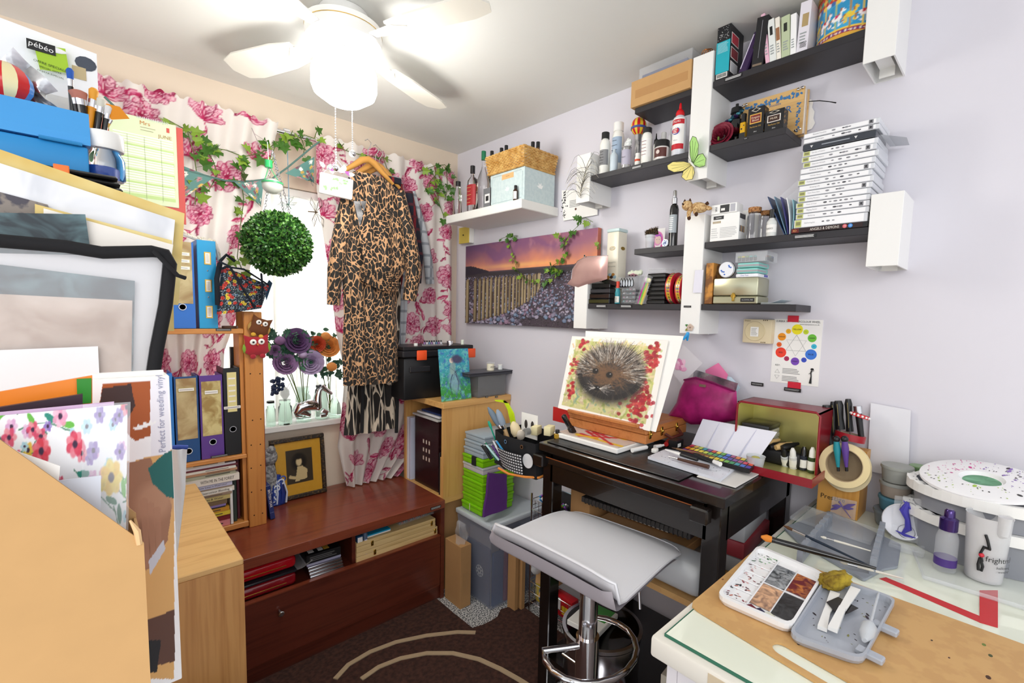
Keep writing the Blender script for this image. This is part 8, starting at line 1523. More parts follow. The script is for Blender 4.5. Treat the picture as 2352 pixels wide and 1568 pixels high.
q=at(1475,1400,1,py0-.10);B().tb([(px0,py0,sz-.06),(px0+.06,py0-.06,sz-.066),(px0+.10,py0-.09,sz-.085),Vector(at(1470,1398,1,py0-.12))],.0045,'chrome',10).bd('lever',t)
zf=.50;f=[]
for k in range(15):a_=R_(-130+260*k/14);f.append((px0+.0+.155*sin(a_)*.95,py0-.03-.14*cos(a_)*.9+.02,zf-.01))
f=[(px0-.02,py0+.0,zf)]+f+[(px0+.02,py0+.0,zf)];B().tb(f,.009,'chrome',12).bd('footrest',t)
# on the black table
TZ=tz+.001
B_=B();B_.box(tx0+.02,.62,TZ,tx1-.20,ty1-.02,TZ+.003,'#1c1e20:.35',.001)
for k in range(12):B_.box(tx0+.03+.028*k,.63,TZ+.003,tx0+.0305+.028*k,ty1-.03,TZ+.0033,'#4a4e50:.5').box(tx0+.03,.64+.04*k,TZ+.003,tx1-.21,.6405+.04*k,TZ+.0033,'#4a4e50:.5')
tag(B_.bd('cutting_mat'),'black gridded cutting mat covering the front of the black table','cutting mat')
MZ=TZ+.0045
P4=[at(*q,2,MZ+.016)for q in((1272,992),(1430,1028),(1490,1022),(1330,985))]
x0,x1=P4[0].x,P4[0].x+.20;y1,y0=P4[0].y,P4[1].y;
t=thing('stretched_canvas','white stretched canvas lying under a red and yellow painting','canvas');B().box(x0,y0,MZ,x0+.22,y1,MZ+.016,'paper',.002).bd('canvas_body',t)
t=thing('red_painting','thin red and yellow abstract painting lying under the easel box','painting');w_,h_=(y1-y0-.015),.2;P=Paint(w_,h_,90,bg='#cbb8ac')
for i in range(9):P.line([(rs.uniform(0,w_*.4),rs.uniform(.01,h_*.7)),(rs.uniform(w_*.5,w_),rs.uniform(.01,h_*.7))],rs.uniform(.008,.022),('#c02030','#b81a28','#e6b82a')[i%3],.9)
b=B();b.grid(70,60,lambda u,v:(x0+.012+v*h_,y1-.01-u*w_,MZ+.0185),'painted',P.a,False,.0015,(0,0,-1));b.bd('painted_sheet',t)
EZ=MZ+.0195
yA,yB=at(1296,979,2,EZ).y,at(1483,1021,2,EZ).y;xA=at(1483,1021,2,EZ).x;xA=max(xA,1.22);xB=xA+.27;eh=.055
t=thing('easel_box','brown wooden table easel box with brass latches and leather handle','easel');B().box(xA,yB,EZ,xB,yA,EZ+eh*.55,'easel_wood',.002).bd('base',t);B().box(xA,yB,EZ+eh*.58,xB,yA,EZ+eh,'easel_wood',.002).box(xA+.03,yB+.03,EZ+eh,xB-.03,yA-.03,EZ+eh+.001,'#b8763e:.5').bd('lid',t)
for f_ in(.08,.35,.72):x_=xA+(xB-xA)*f_;B().box(x_-.006,yB-.004,EZ+eh*.3,x_+.006,yB,EZ+eh*.85,'brass',.001).sph((x_,yB-.005,EZ+eh*.6),.006,'brass',10).bd('latch',t)
B().tb([(xA+.11,yB-.006,EZ+.02),(xA+.12,yB-.026,EZ+.008),(xA+.19,yB-.026,EZ+.010),(xA+.20,yB-.006,EZ+.022)],.006,'#5a2a20:.3',8).bd('carry_handle',t)
B().box(xA-.020,yB+.02,EZ+eh-.002,xA+.004,yA-.005,EZ+eh+.012,'easel_wood',.003).box(xA-.006,yB+.01,EZ+eh-.012,xA+.03,yA+.0,EZ+eh-.002,'easel_wood',.001).bd('ledge',t)
sx_,sz_=xA-.010,EZ+eh+.006
# backing board and hedgehog painting (leaning back)
lean=.10
def onlean(px_,py_,off=0):
 x=sx_+off
 for _ in range(8):p=at(px_,py_,0,x);x=sx_+off+(p.z-sz_)*lean/.30
 return Vector(p)
def leansheet(name,label,cs,mat,img,off,nx,ny,th,cat):
 t=thing(name,label,cat,(0,0,0));C=[onlean(*q,off)for q in cs]
 for i in(0,1):C[i].z=max(C[i].z,sz_+.001)if i==0 else C[i].z
 B().grid(nx,ny,lambda u,v:tuple(C[0].lerp(C[1],u).lerp(C[3].lerp(C[2],u),v)),mat,img,False,th,(1,0,.3)).bd('sheet',t);return t,C
t,C=leansheet('white_backing_board','large white board behind the hedgehog painting on the easel',[(1340,955),(1506,992),(1570,772),(1345,760)],'paper',None,.006,2,2,.002,'board')
cs=[(1281,943),(1492,990),(1535,782),(1314,772)];w_,h_=.30,.24;P=Paint(w_,h_,300,bg='#f2ede6');rs=random.Random(12)
P.poly([(.012,.012),(w_-.015,.014),(w_-.02,h_-.02),(.02,h_-.012)],'#c9c28a');
for i in range(700):
 x,y=rs.uniform(.014,w_-.018),rs.uniform(.014,h_-.02);low=y<h_*.42
 cc=rs.choice(('#b9b86a','#8fa04a','#d8d28a','#cdb79a','#9fae5a','#c4a890','#7a9a86','#e0d6b8')if low else('#e6d88a','#a8b45a','#ecd9b0','#e8b890','#c8cc7a'))
 P.line([(x,y),(x+rs.uniform(-.012,.012),y+rs.uniform(-.004,.018))],rs.uniform(.003,.008),cc,.6)
for(x,y,r,n)in((.255,.05,.03,60),(.262,.085,.02,30),(.03,.14,.012,14),(.045,.215,.012,16),(.035,.06,.014,18),(.265,.19,.022,40),(.27,.21,.012,12)):
 for i in range(n):P.ell(x+rs.gauss(0,r*.6),y+rs.gauss(0,r*.9),.006,.005,rs.choice(('#b31f28','#8f1620','#c9343a','#a01c30')),al=.75)
hx_,hy_=w_*.50,h_*.56;P.ell(hx_,hy_,w_*.345,h_*.335,'#3b332f',soft=.2);P.ell(hx_,hy_-.02,w_*.33,h_*.28,'#2c2828',soft=.5)
for i in range(1500):
 a=rs.uniform(-.3,PI+.3);r0=rs.uniform(.35,.98);ex=w_*.345*r0;ey=h_*.35*r0;x,y=hx_+ex*cos(a),hy_+ey*sin(a);L=rs.uniform(.012,.030);P.line([(x,y),(x+L*cos(a),y+L*sin(a))],[rs.uniform(.0008,.0022),.0005],rs.choice(('#e6e0d8','#a89c90','#1c1816','#5a4c42','#8a7a6c','#26201e','#c8beb0','#6a5648')),.8)
for i in range(260):P.line([(hx_+rs.gauss(0,.035),hy_-.01+rs.gauss(0,.022)),(hx_+rs.gauss(0,.035),hy_+rs.gauss(0,.022))],.003,rs.choice(('#7a5634','#5c4230','#8f6840','#6a5040')),.25)
P.ell(hx_-.02,hy_-.005,.022,.026,'#6e4e34',al=.6,soft=.8)
for ex,ey in((-.045,.0),(.002,-.006)):P.ell(hx_+ex,hy_+ey,.0095,.0085,'#0c0a0a');P.ell(hx_+ex+.002,hy_+ey+.003,.002,.002,'#e8e8f0');P.ell(hx_+ex,hy_+ey,.012,.011,'#2a2018',al=.4,soft=.6)
P.ell(hx_-.028,hy_-.05,.010,.0075,'#0d0c0d');P.ell(hx_-.026,hy_-.047,.002,.0015,'#9a9aa0')
for i in range(34):a=rs.uniform(-.6,.6)+(0 if i%2 else PI);L=rs.uniform(.02,.055);P.line([(hx_-.028+.008*cos(a),hy_-.05),(hx_-.028+L*cos(a),hy_-.05+L*sin(a)*.8)],.0007,'#d6d0c8',.7)
for i in range(240):a=rs.uniform(PI+.2,2*PI-.2);P.line([(hx_+.09*cos(a),hy_+.065*sin(a)),(hx_+.105*cos(a),hy_+.078*sin(a))],.0012,'#1a1818',.7)
leansheet('hedgehog_painting','expressive watercolour of a hedgehog with red leaves on the table easel',cs,'painted',P.a,0,240,190,.0012,'painting')
t=thing('red_folder','bright red folder edge showing left behind the easel','folder');q=at(1278,935,0,1.42);B().box(1.40,ty1-.03,TZ+.004,1.405,q.y,q.z+.005,'red_plastic').bd('cover',t)
# cards, magenta bag
YQ=1.64
def qcard(name,label,cs,x,mat,cat='card',th=.001):
 t=thing(name,label,cat,(0,0,0));V=[Vector(at(*q,0,x))for q in cs];V=[v if v.z>TZ else Vector((v.x,v.y,TZ))for v in V];n=len(V)
 B().add([tuple(v)for v in V]+[(v.x+th,v.y,v.z)for v in V],[tuple(range(n))[::-1],tuple(range(n,2*n))]+[(i,(i+1)%n,n+(i+1)%n,n+i)for i in range(n)],mat).bd('sheet',t);return t,V
t,V=qcard('rose_photo_card','square photo card of a pink rose standing on its corner behind the easel',((1540,850),(1570,792),(1614,834),(1566,882)),1.60,'#d8d4da:.4');q=(V[0]+V[1]+V[2]+V[3])/4;b=B()
for k in range(9):b.sph((1.5990,q.y+.014+.012*cos(k*1.1),q.z+.0+.014*sin(k*1.7)),.013,('#e6a6c8:.4','#d486b0:.4','#f0c4da:.4')[k%3],8,(.06,1,.7),MR(k,4,'X'),5)
b.bd('rose_print',t)
qcard('pink_note','bright pink paper notes tucked behind the magenta bag',((1620,850),(1650,833),(1672,860),(1660,900),(1625,890)),1.66,'#e87aa8:.6','paper')
qcard('clear_packet','crinkled clear packet with text sticking out of the magenta bag',((1588,900),(1594,848),(1640,862),(1695,880),(1685,915)),1.645,'foil_silver','packet');qcard('blue_white_tissue','pale blue tissue papers behind the magenta bag',((1640,900),(1645,858),(1680,866),(1700,890),(1680,920)),1.665,'#cfe2f0:.5','tissue')
t=thing('magenta_bag','large sparkly magenta zip bag slumped against the wall','bag');V=[at(*q,0,1.58)for q in((1530,958),(1552,925),(1560,895),(1572,872),(1600,866),(1640,878),(1690,898),(1692,930),(1690,965),(1640,975),(1585,975),(1560,962))];o=[(v.y,v.z if v.z>TZ else TZ+.001)for v in V];cy_=sum(a for a,_ in o)/12;cz_=sum(a for _,a in o)/12
b=B(Matrix(((0,1,0,0),(1,0,0,0),(0,0,1,0),(0,0,0,1))));pillow(b,o,cy_,cz_,1.585,.035,'glitter_magenta',7);b.bd('bag_body',t);q=at(1614,885,0,1.555);B().box(q.x-.002,q.y-.012,q.z-.005,q.x,q.y+.012,q.z+.004,'#c8b8a0:.3:1').bd('metal_badge',t);B().tb([(1.575,o[k][0],o[k][1])for k in(3,4,5,6)],.003,'#7a1450:.6',6).bd('zip',t)
t=thing('wooden_strip_box','pale grey wooden strip box right of the magenta bag','box',(1.50,at(1650,955,0,1.5).y-.05,TZ));B().box(0,0,0,.02,.07,.035,'#d4ccc2:.6',.001).bd('strip',t)
# watercolour tins
def tinpal(label,cs,z,mat,h=.012):
 t=thing('palette_tin',label,'palette');V=[Vector(at(*q,2,z+h))for q in cs];n=len(V);B().add([(v.x,v.y,z)for v in V]+[tuple(v)for v in V],[tuple(range(n))[::-1],tuple(range(n,2*n))]+[(i,(i+1)%n,n+(i+1)%n,n+i)for i in range(n)],mat).bd('tray',t);return t,V
t,V=tinpal('white enamel mixing tray spattered with black holding painting knives',((1488,1048),(1655,1100),(1700,1065),(1530,1030)),MZ,'#dfe2ec:.2',.008);b=B();rs=random.Random(3)
for i in range(60):u,v=rs.random(),rs.random();q=V[0].lerp(V[1],u).lerp(V[3].lerp(V[2],u),v);b.sph((q.x,q.y,MZ+.0083),rs.uniform(.001,.0025),'#2a2c34:.4',6,(1,.5,.15),ring=4)
b.bd('paint_spatter',t)
t,V=tinpal('black watercolour tin with rows of colourful half pans',((1560,1034),(1722,1078),(1740,1060),(1590,1020)),MZ+.009,BP,.012);b=B();C_=('#7a3a9a','#a83a7a','#d83a5a','#e0502a','#e8802a','#e8b82a','#f0d83a','#e8d020','#c8d83a','#6ab83a','#2a9a5a','#2a9aa8','#3a6ad0','#4a3aa8')
for r_ in range(3):
 for k in range(14):
  u0,u1=(k+.1)/14,(k+.9)/14;v0,v1=(r_+.1)/3,(r_+.9)/3;q=[V[0].lerp(V[1],u).lerp(V[3].lerp(V[2],u),v)+Vector((0,0,.0008))for u,v in((u0,v0),(u1,v0),(u1,v1),(u0,v1))];b.add([tuple(x_)for x_ in q],[(0,1,2,3)],(C_[(k+r_*4)%14]if r_<2 else C_[(k*3+2)%14])+':.4')
b.bd('paint_pans',t)
t=thing('mixing_lid','white enamel lid with four wells propped open behind the watercolour pans','lid');x_=V[3].x+.008;V4=[Vector(at(*q,0,x_))for q in((1587,1022),(1738,1062))];T4=[Vector(at(*q,0,x_+.05))for q in((1785,992),(1614,962))];V4[0].z=V4[1].z=MZ+.012;b=B();b.grid(12,6,lambda u,v:tuple(V4[0].lerp(V4[1],u).lerp(T4[1].lerp(T4[0],u),v)),'#e4e4f0:.15',th=.004,thdir=(1,0,0));b.bd('lid_panel',t);b=B()
for k in(1,2,3):q0=V4[0].lerp(V4[1],k/4);q1=T4[1].lerp(T4[0],k/4);b.tb([q0+Vector((-.001,0,.004)),q1+Vector((-.001,0,-.004))],.0016,'#c8c8dc:.2',6)
b.bd('well_ridges',t)
def lying(name,label,cat,a,e,z,parts,grp=None):
 a=Vector(at(*a,2,z));e=Vector(at(*e,2,z));a.z=e.z=z;t=thing(name,label,cat,(0,0,0),0,grp)
 for nm,f0,f1,r0,r1,m in parts:B().tb([a.lerp(e,f0),a.lerp(e,(f0+f1)/2),a.lerp(e,f1)],[r0,(r0+r1)/2,r1],m,10).bd(nm,t)
 return t
zk=MZ+.018
lying('palette_knife','dark brown handled palette knife lying frontmost on the white tray','palette knife',(1535,1048),(1628,1072),zk,[('blade',0,.25,.002,.004,'steel'),('handle',.25,1,.004,.0065,'#4a2c20:.35')]);lying('palette_knife','white plastic bladed knife with black handle on the tray','palette knife',(1528,1032),(1602,1056),zk+.006,[('blade',0,.5,.0015,.006,WG),('handle',.5,1,.006,.005,BP)]);lying('paint_brush','flat white tipped brush with black handle across the tray','brush',(1655,1066),(1596,1042),zk+.004,[('bristles',0,.25,.007,.006,WG),('handle',.25,1,.006,.004,BP)]);lying('paint_brush','thin wooden brush lying along the edge of the colour pans','brush',(1543,1028),(1640,1048),zk+.008,[('bristles',0,.12,.001,.003,'#4a3020:.7'),('handle',.12,1,.003,.002,'#7a5a3a:.4')])
lying('white_marker','fat white marker pen lying before the easel box','marker',(1452,1034),(1488,1026),MZ+.008,[('barrel',0,.9,.0075,.0075,WG),('tip',.9,1,.004,.002,WG)]);lying('paint_tube','small white paint tube right of the easel box','paint tube',(1504,1026),(1524,1022),MZ+.008,[('tube_body',0,.7,.007,.006,WG),('cap',.7,1,.004,.004,'paper')])
q=at(1500,1033,2,MZ+.01);simple('eraser','small white rectangular eraser at the tray corner','eraser',(q.x,q.y-.012,MZ),.022,.018,.014,'#eceae4:.6',.003,R_(10),None,2);q=at(1540,1020,2,MZ+.02);simple('ink_cartridge_box','small black box with white label at the end of the easel box','box',(q.x+.02,q.y-.01,MZ),.05,.03,.028,BP,.002,0,extra=lambda b,W,D,H:b.box(.01,-.0008,.006,.03,0,.018,'paper'));
t=lying('red_bulldog_clip','dark red clip end hanging by the easel handle','clip',(1530,1020),(1536,1012),MZ+.012,[('clip_body',0,1,.008,.008,'#a01c1c:.3')])
q=at(1700,1085,2,MZ);simple('white_card_pad','flat white pad lying at the right front corner of the black table','paper pad',(tx0+.09,ty0+.012,TZ),.22,.11,.004,'#dedbd6:.5',.001)
# open red tin on its side
x0=1.50;Yl=at(1692,960,0,x0).y;Yr=at(1882,985,0,x0).y;z1_=at(1720,893,0,x0).z;z1_=TZ+.185
t=thing('red_storage_tin','deep red metal tin standing open on its side, gold inside, full of art tools','tin');k=.003;D=.13
plain('gold_inside','#cfc77e',.3,.6,var=.06)
b=B();Xb=x0+D
b.box(x0,Yr,TZ,Xb,Yl,TZ+k,'gold_inside').box(x0,Yr,z1_-k,Xb,Yl,z1_,'#7a1420:.3').box(x0,Yr,z1_-k-.001,Xb,Yl,z1_-k,'gold_inside').box(Xb-k,Yr,TZ,Xb,Yl,z1_,'gold_inside').box(x0,Yl-k,TZ,Xb,Yl,z1_,'gold_inside').box(x0,Yr,TZ,Xb,Yr+k,z1_,'#7a1420:.3').box(x0,Yr+k,TZ,Xb,Yr+k+.001,z1_,'gold_inside');b.bd('tin_body',t)
B().tb([(x0,Yl,TZ+.004),(x0,Yl,z1_-.01),(x0,Yl-.01,z1_),(x0,Yr+.01,z1_),(x0,Yr,z1_-.01),(x0,Yr,TZ+.004)],.0035,'#8a1622:.25',8).bd('rim',t)
ya=at(1830,1060,2,TZ+.0).y;b=B();b.box(x0-.115,Yr-.02,TZ+.001,x0-.002,Yl-.10,TZ+.004,'gold_inside').box(x0-.118,Yr-.02,TZ,x0-.115,Yl-.10,TZ+.024,'#8a1622:.25').box(x0-.118,Yr-.023,TZ,x0-.002,Yr-.02,TZ+.024,'#8a1622:.25');b.bd('open_lid',t)
zt=TZ+k+.001
for i,(l,c)in enumerate((('lowest white paint tray in the red tin','#ecebe6'),('second white paint tray in the red tin','#ecebe6'),('third white paint tray with rubber band','#e6e4de'),('top tray with black lid in the red tin','#2a2a2c'))):simple('paint_tray',l,'tray',(x0+.012+.004*(i%2),Yl-.095,zt+.016*i+.05),.10,.085,.0145,c+':.3',.003,0,'small white trays in the red tin',2)
simple('tool_block','dark mass of brushes and sponge tools filling the bottom of the red tin','tool set',(x0+.012,Yl-.19,zt),.10,.18,.048,'#1c1b1e:.5',.012,0,None,3)
rs=random.Random(5)
for i in range(6):y_=Yl-.05-.018*i;t=thing('sponge_tool',('leftmost','second','third','fourth','fifth','rightmost')[i]+' wooden handled dabber in the red tin, counted left to right','tool',(0,0,0),0,'dabbers in the red tin');a=Vector((x0+.004,y_,zt+.052+.003*(i%3)));e=a+Vector((.05,-.03,.012));B().tb([a,a.lerp(e,.3),e],[.008,.011,.004],BP if i%2 else'#d8b47a:.5',10).bd('head',t)
for i in range(4):
 y_=Yr+.018+.024*i;H=.075-.004*i;t=thing('reinker_bottle',('white capped refill bottle nearest the right wall of the red tin','black capped refill bottle in the red tin','grey white refill bottle in the middle of the red tin','leaning white refill bottle in the red tin')[i],'bottle',(x0+.02+.006*(i%2),y_,zt),(0,R_(-8*i)if i>1 else 0,0));B().cyl((0,0,0),.0105,H*.6,('#3a4a2c:.2','#2a2e3a:.3','#d8d8da:.3','#c8ccd0:.3')[i],14).lathe([(.0108,.008),(.0108,H*.45)],'paper',14).bd('bottle_body',t);B().lathe([(0,H*.58),(.009,H*.6),(.008,H*.85),(.004,H),(0,H)],(WG,'black_gloss',WG,BP)[i],12).bd('cap',t)
q=at(1785,1040,2,TZ+.02);t=thing('clear_cup','small clear plastic cup with yellow paint before the red tin','cup',(x0-.09,Yl-.10,TZ+.006));B().lathe([(0,0),(.020,0),(.026,.04),(.027,.041),(.025,.04),(.019,.002)],'frosted',18).sph((0,0,.035),.012,'#b8b060:.5',10,(1,1,.4)).bd('cup_body',t)
# wall: thermostat, poster, tapes
y_,W,z0,z1=Rr(1706,733,1772,788,1.668);t=thing('thermostat','square yellowed wall thermostat with round dial and paper note','thermostat',(1.668,y_,z0),-PI/2);H=z1-z0
B().box(0,0,0,W,.031,H,'#dfcfac:.4',.003,2).bd('housing',t);B().cyl((W*.44,-.004,H*.5),H*.40,.005,'#d8c8a2:.4',36,RXm).bd('dial',t)
b=B().box(W*.3,-.0062,H*.28,W*.58,-.005,H*.68,'paper',0,1,None).lines(W*.33,W*.55,H*.32,H*.64,6,'#77746a:.5',-.0066,.3,.3).text('Drayton',.006,'#5a4a30:.5',(W*.16,-.001,H*.93));b.bd('paper_note',t)
b=B()
for k in range(3):b.box(W*.70+.006*k,-.0005,H*.94,W*.70+.006*k+.003,.0005,H*.98,'#4a3c26:.6').box(W*.66+.006*k,-.0005,H*.03,W*.66+.006*k+.003,.0005,H*.07,'#4a3c26:.6')
b.bd('vent_slots',t)
Xp=WX-.0012;A=at(1779,732,0,Xp);t=thing('colour_wheel_poster','white colour wheel chart with twelve coloured discs taped to the wall','poster',(Xp,A.y,at(1771,876,0,Xp).z),-PI/2);W,H=.148,.21;W=A.y-at(1891,735,0,Xp).y;H=A.z-t.location.z
B().box(0,0,0,W,.001,H,'paper').bd('sheet',t);b=B();cx_,cz_,R0=W*.5,H*.60,W*.36
for k in range(12):
 a=PI/2-2*PI*k/12;big=k%4==0;r=W*(.115 if big else .088 if k%2==0 else .055);cc=('#f4e61e','#c8dc32','#6cc03a','#3ab8d8','#3a78d8','#3a50c0','#7a48b8','#b02a58','#f0402a','#f06a2a','#f49a1e','#f4b41e')[k];x_,z_=cx_+R0*cos(a),cz_+R0*1.0*sin(a);b.cyl((x_,-.0004,z_),r,.0004,cc+':.6',24,RXm);b.text(('YELLOW','YG','GREEN','BG','BLUE','BV','VIOLET','RV','RED','RO','ORANGE','YO')[k],r*.42,'#2a2a2a:.6',(x_,-.0012,z_),wmax=r*1.5)
for fl,cc in((1,'#333333:.6'),(-1,'#b0b0b0:.6')):
 P3=[Vector((cx_+R0*.66*cos(PI/2*fl+k*2*PI/3),-.0006,cz_+R0*.66*sin(PI/2*fl+k*2*PI/3)))for k in range(3)];b.tb(P3,.0005,cc,4,True)
b.text('EUREKA 101 - WATERCOLOUR WHEEL',W*.062,'#2a2a2a:.6',(W*.5,-.0008,H*.965),wmax=W*.9).text('www.stampattune.co.uk',W*.04,'#555555:.6',(W*.74,-.0008,H*.925)).text('KEY:',W*.055,'#2a2a2a:.6',(W*.14,-.0008,H*.275)).lines(W*.25,W*.68,H*.15,H*.24,4,'#8a8a8a:.6',-.0006,.3,.4).lines(W*.25,W*.68,H*.03,H*.12,4,'#8a8a8a:.6',-.0006,.3,.4)
for z_,s_ in((.18,1),(.09,-1)):b.tb([(W*.14-W*.05,-.0008,H*z_-s_*H*.025),(W*.14+W*.05,-.0008,H*z_-s_*H*.025),(W*.14,-.0008,H*z_+s_*H*.03)],.0004,'#333333:.6',4,True)
b.tb([(W*.85,-.001,H*.235),(W*.84,-.001,H*.2),(W*.85,-.001,H*.15),(W*.84,-.001,H*.04)],[.002,.0022,.0018,.0045],'#1a1a1a:.6',6).tb([(W*.80,-.001,H*.18),(W*.84,-.001,H*.205),(W*.90,-.001,H*.24)],.0008,'#1a1a1a:.6',4).sph((W*.86,-.001,H*.255),.005,'#1a1a1a:.6',8,(1,.15,.8));b.bd('printing',t)
for l,px_,py_,w_,h_ in(('strip of bright red tape holding the top of the colour chart',1822,732,.034,.021),('strip of bright red tape holding the bottom of the colour chart',1824,886,.040,.026)):
 q=at(px_,py_,0,Xp-.001);tag(B().box(0,-.0008,0,w_,0,h_,'#d02038:.4').bd('red_tape',None,(Xp-.0008,q.y+w_/2,q.z-h_/2),-PI/2),l,'tape')
for l,px_,py_,w_ in(('small black embossed label on the wall left of the colour chart',1739,882,.042),('black embossed label stuck over the lower red tape',1820,895,.052)):q=at(px_,py_,0,Xp-.003);t=thing('wall_label',l,'label',(Xp-.002,q.y+w_/2,q.z-.006),-PI/2);B().box(0,-.0008,0,w_,0,.012,BP).lines(.003,w_-.004,.003,.009,2,'#b0b0b0:.5',-.0012,.1,.4).bd('strip',t)
# under the table
z=.681
zz=z+.001
for i,(l,c,h,x_,y_,w_,d_,r)in enumerate((('grey board portfolio lying tilted under the table','#8a8076',.02,1.24,.66,.30,.32,-3),('tan folder with papers under the table','#b98a58',.03,1.25,.67,.30,.32,2),('white flat carton under the black table','#e6e4e0',.06,1.36,.76,.24,.26,3),('blue lettered art pad under the black table','#24406a',.02,1.24,.78,.26,.22,-3))):
 simple('art_pad',l,'art pad',(x_,y_,zz),w_,d_,h,c+':.5',.002,R_(r),'pads and folders under the black table');zz+=h+.003
t=thing('spiral_sketchbook','black wire bound sketchbook on top of the pile under the table','sketchbook',(1.20,.60,zz+.003),R_(4));B().box(0,0,0,.20,.38,.018,'#2a2624:.5',.001).box(.004,.004,.003,.204,.376,.015,'paper').bd('cover',t);b=B()
for k in range(26):b.tb([(.004+.010*cos(a),.008+.0142*k,.009+.012*sin(a))for a in[j*PI/4 for j in range(8)]],.0012,BP,4,True)
b.bd('wire_spiral',t)
t=thing('paper_bag','brown paper bag with clear packets at the left under the table','bag',(1.27,1.02,z+.001));B().box(0,0,0,.24,.095,.14,'card_tan',.01,2).bd('bag_body',t);B().grid(6,6,lambda u,v:(.02+.2*u,.005+.08*v,.155+.02*sin(u*9)*cos(v*7)),'foil_silver',th=.004,thdir=(0,0,1)).bd('packets',t)
for k in range(3):simple('clear_craft_box',('lowest','middle','top')[k]+' wide clear box of red trimmings stacked right under the table','box',(1.38,.52,z+.001+.052*k),.24,.115,.05,'frosted'if k!=1 else'#a8404a:.3',.004,R_(3*k),'clear boxes under the table',2)
simple('domed_plastic_case','rounded frosted plastic case hanging over the front of the middle shelf','case',(1.16,.545,z),.13,.20,.085,'frosted',.03,R_(0),None,4)
for k,(l,c)in enumerate((('black lever file with printed label leaning under the table','#151517'),('dark green book beside the black lever file','#1f4a34'),('cream paged book low under the table','#d8d0c0'))):simple('low_file',l,'file',(1.15+.005*k,.56+.03*k,.2215),.2,.026,.26-.03*k,c+':.4',.002,R_(6),'files under the black table',extra=(lambda b,W,D,H:b.box(-.0008,.004,H*.5,0,.022,H*.9,'#c8c8c8:.5'))if k==0 else None)
kx,ky=1.25,.93;t=thing('steel_pot','shiny steel pot with glass lid holding brush tins under the table','pot',(kx,ky,.2215));B().lathe([(0,0),(.125,0),(.13,.01),(.13,.14),(.136,.142),(.136,.146),(.127,.144),(.127,.01),(0,.008)],'steel',40).bd('pot_body',t);B().lathe([(.136,.147),(.136,.160),(.125,.162),(.120,.160),(.04,.17),(0,.171)],'glass',40).ring((0,0,.150),.138,.126,'steel',.012,40).bd('glass_lid',t);B().tb([(-.13,-.04,.11),(-.165,-.03,.12),(-.165,.03,.12),(-.13,.04,.11)],.005,'steel',8).bd('side_handle',t)
simple('brush_crystal_pack','white and green card pack printed BRU on top of the pot','packet',(kx-.09,ky-.05,.397),.14,.12,.018,'#e8e8e2:.4',.002,R_(8),extra=lambda b,W,D,H:b.box(W*.45,.01,H,W*.98,D-.01,H+.0006,'#4aa04a:.4').text('BRU',.03,'#2a2a2a:.5',(W*.2,D*.5,H+.0012),MR(R_(-90),4,'X')))
simple('eyeshadow_palette','clear lidded palette of round brown pans on the lower shelf','palette',(1.14,.72,.2215),.10,.16,.02,'#8a8a90:.2',.003,R_(8),extra=lambda b,W,D,H:[b.cyl((.02+.03*i,.03+.035*j,H),.012,.001,'#6a3a30:.5',14)for i in range(3)for j in range(4)])
# white desk things
GZ=DZ+.001
def D(px_,py_,z=None):return Vector(at(px_,py_,2,GZ if z is None else z))
def slab(name,label,cat,cs,z0,z1,mat,part='body',round_=0):
 V=[D(*q,z1)for q in cs];o=[(v.x,v.y)for v in V]
 if round_:
  n=[];k=len(o)
  for i in range(k):
   p=Vector(o[i]);a=Vector(o[i-1]);c=Vector(o[(i+1)%k]);da=(a-p).normalized()*round_;dc=(c-p).normalized()*round_
   for s in range(5):f=s/4;q=(p+da)*(1-f)**2+p*2*f*(1-f)+(p+dc)*f**2;n.append((q.x,q.y))
  o=n
 t=thing(name,label,cat,(0,0,0));B().prism(o,z0,z1,mat).bd(part,t);return t,o
# hardboard with handle hole
bz=GZ+.004;A=D(1577,1388,bz);C_=D(1742,1258,bz);E_=D(2700,1560,bz)
X0,X1,Y1_=A.x,C_.x,(A.y+C_.y)/2;X0=max(X0,dx0+.05);Y0_=-.45
o=[(X0,Y1_-.02),(X0+.005,Y1_-.006),(X0+.02,Y1_),(X1-.01,Y1_),(X1,Y1_-.01),(X1,Y0_),(X0-.118,Y0_)]
ha,hb=D(1775,1478,bz),D(1960,1560,bz);hx=(ha.x);hy1=ha.y;hy0=hy1-.13;hw=.016
sl=[(hx+hw*cos(a),hy1-hw+hw*sin(a))for a in[PI*k/8 for k in range(9)]]+[(hx+hw*cos(a),hy0+hw+hw*sin(a))for a in[PI+PI*k/8 for k in range(9)]]
sl=[(x-(hy1-y)*.138,y)for x,y in sl]
bm=bmesh.new();ov=[bm.verts.new((x,y,bz))for x,y in o];hv=[bm.verts.new((x,y,bz))for x,y in sl]
eds=[bm.edges.new((l_[i],l_[(i+1)%len(l_)]))for l_ in(ov,hv)for i in range(len(l_))];bmesh.ops.triangle_fill(bm,edges=eds,use_beauty=True)
bm.verts.index_update();top=[tuple(v.co)for v in bm.verts];tf=[tuple(v.index for v in f.verts)for f in bm.faces if True];tf=[f if(Vector(top[f[1]])-Vector(top[f[0]])).cross(Vector(top[f[2]])-Vector(top[f[0]])).z>0 else f[::-1]for f in tf];bm.free()
n1,n2=len(o),len(sl);b=B();N=len(top);b.add(top+[(x,y,GZ)for x,y,_ in top],tf+[tuple(N+k for k in f[::-1])for f in tf]+[(i,(i+1)%n1,N+(i+1)%n1,N+i)for i in range(n1)]+[(n1+i,n1+(i+1)%n2,N+n1+(i+1)%n2,N+n1+i)for i in range(n2)],'hardboard')
t=thing('drawing_board','brown hardboard drawing board with slotted handle hole on the glass','board');b.bd('board_panel',t);b=B();rs=random.Random(3)
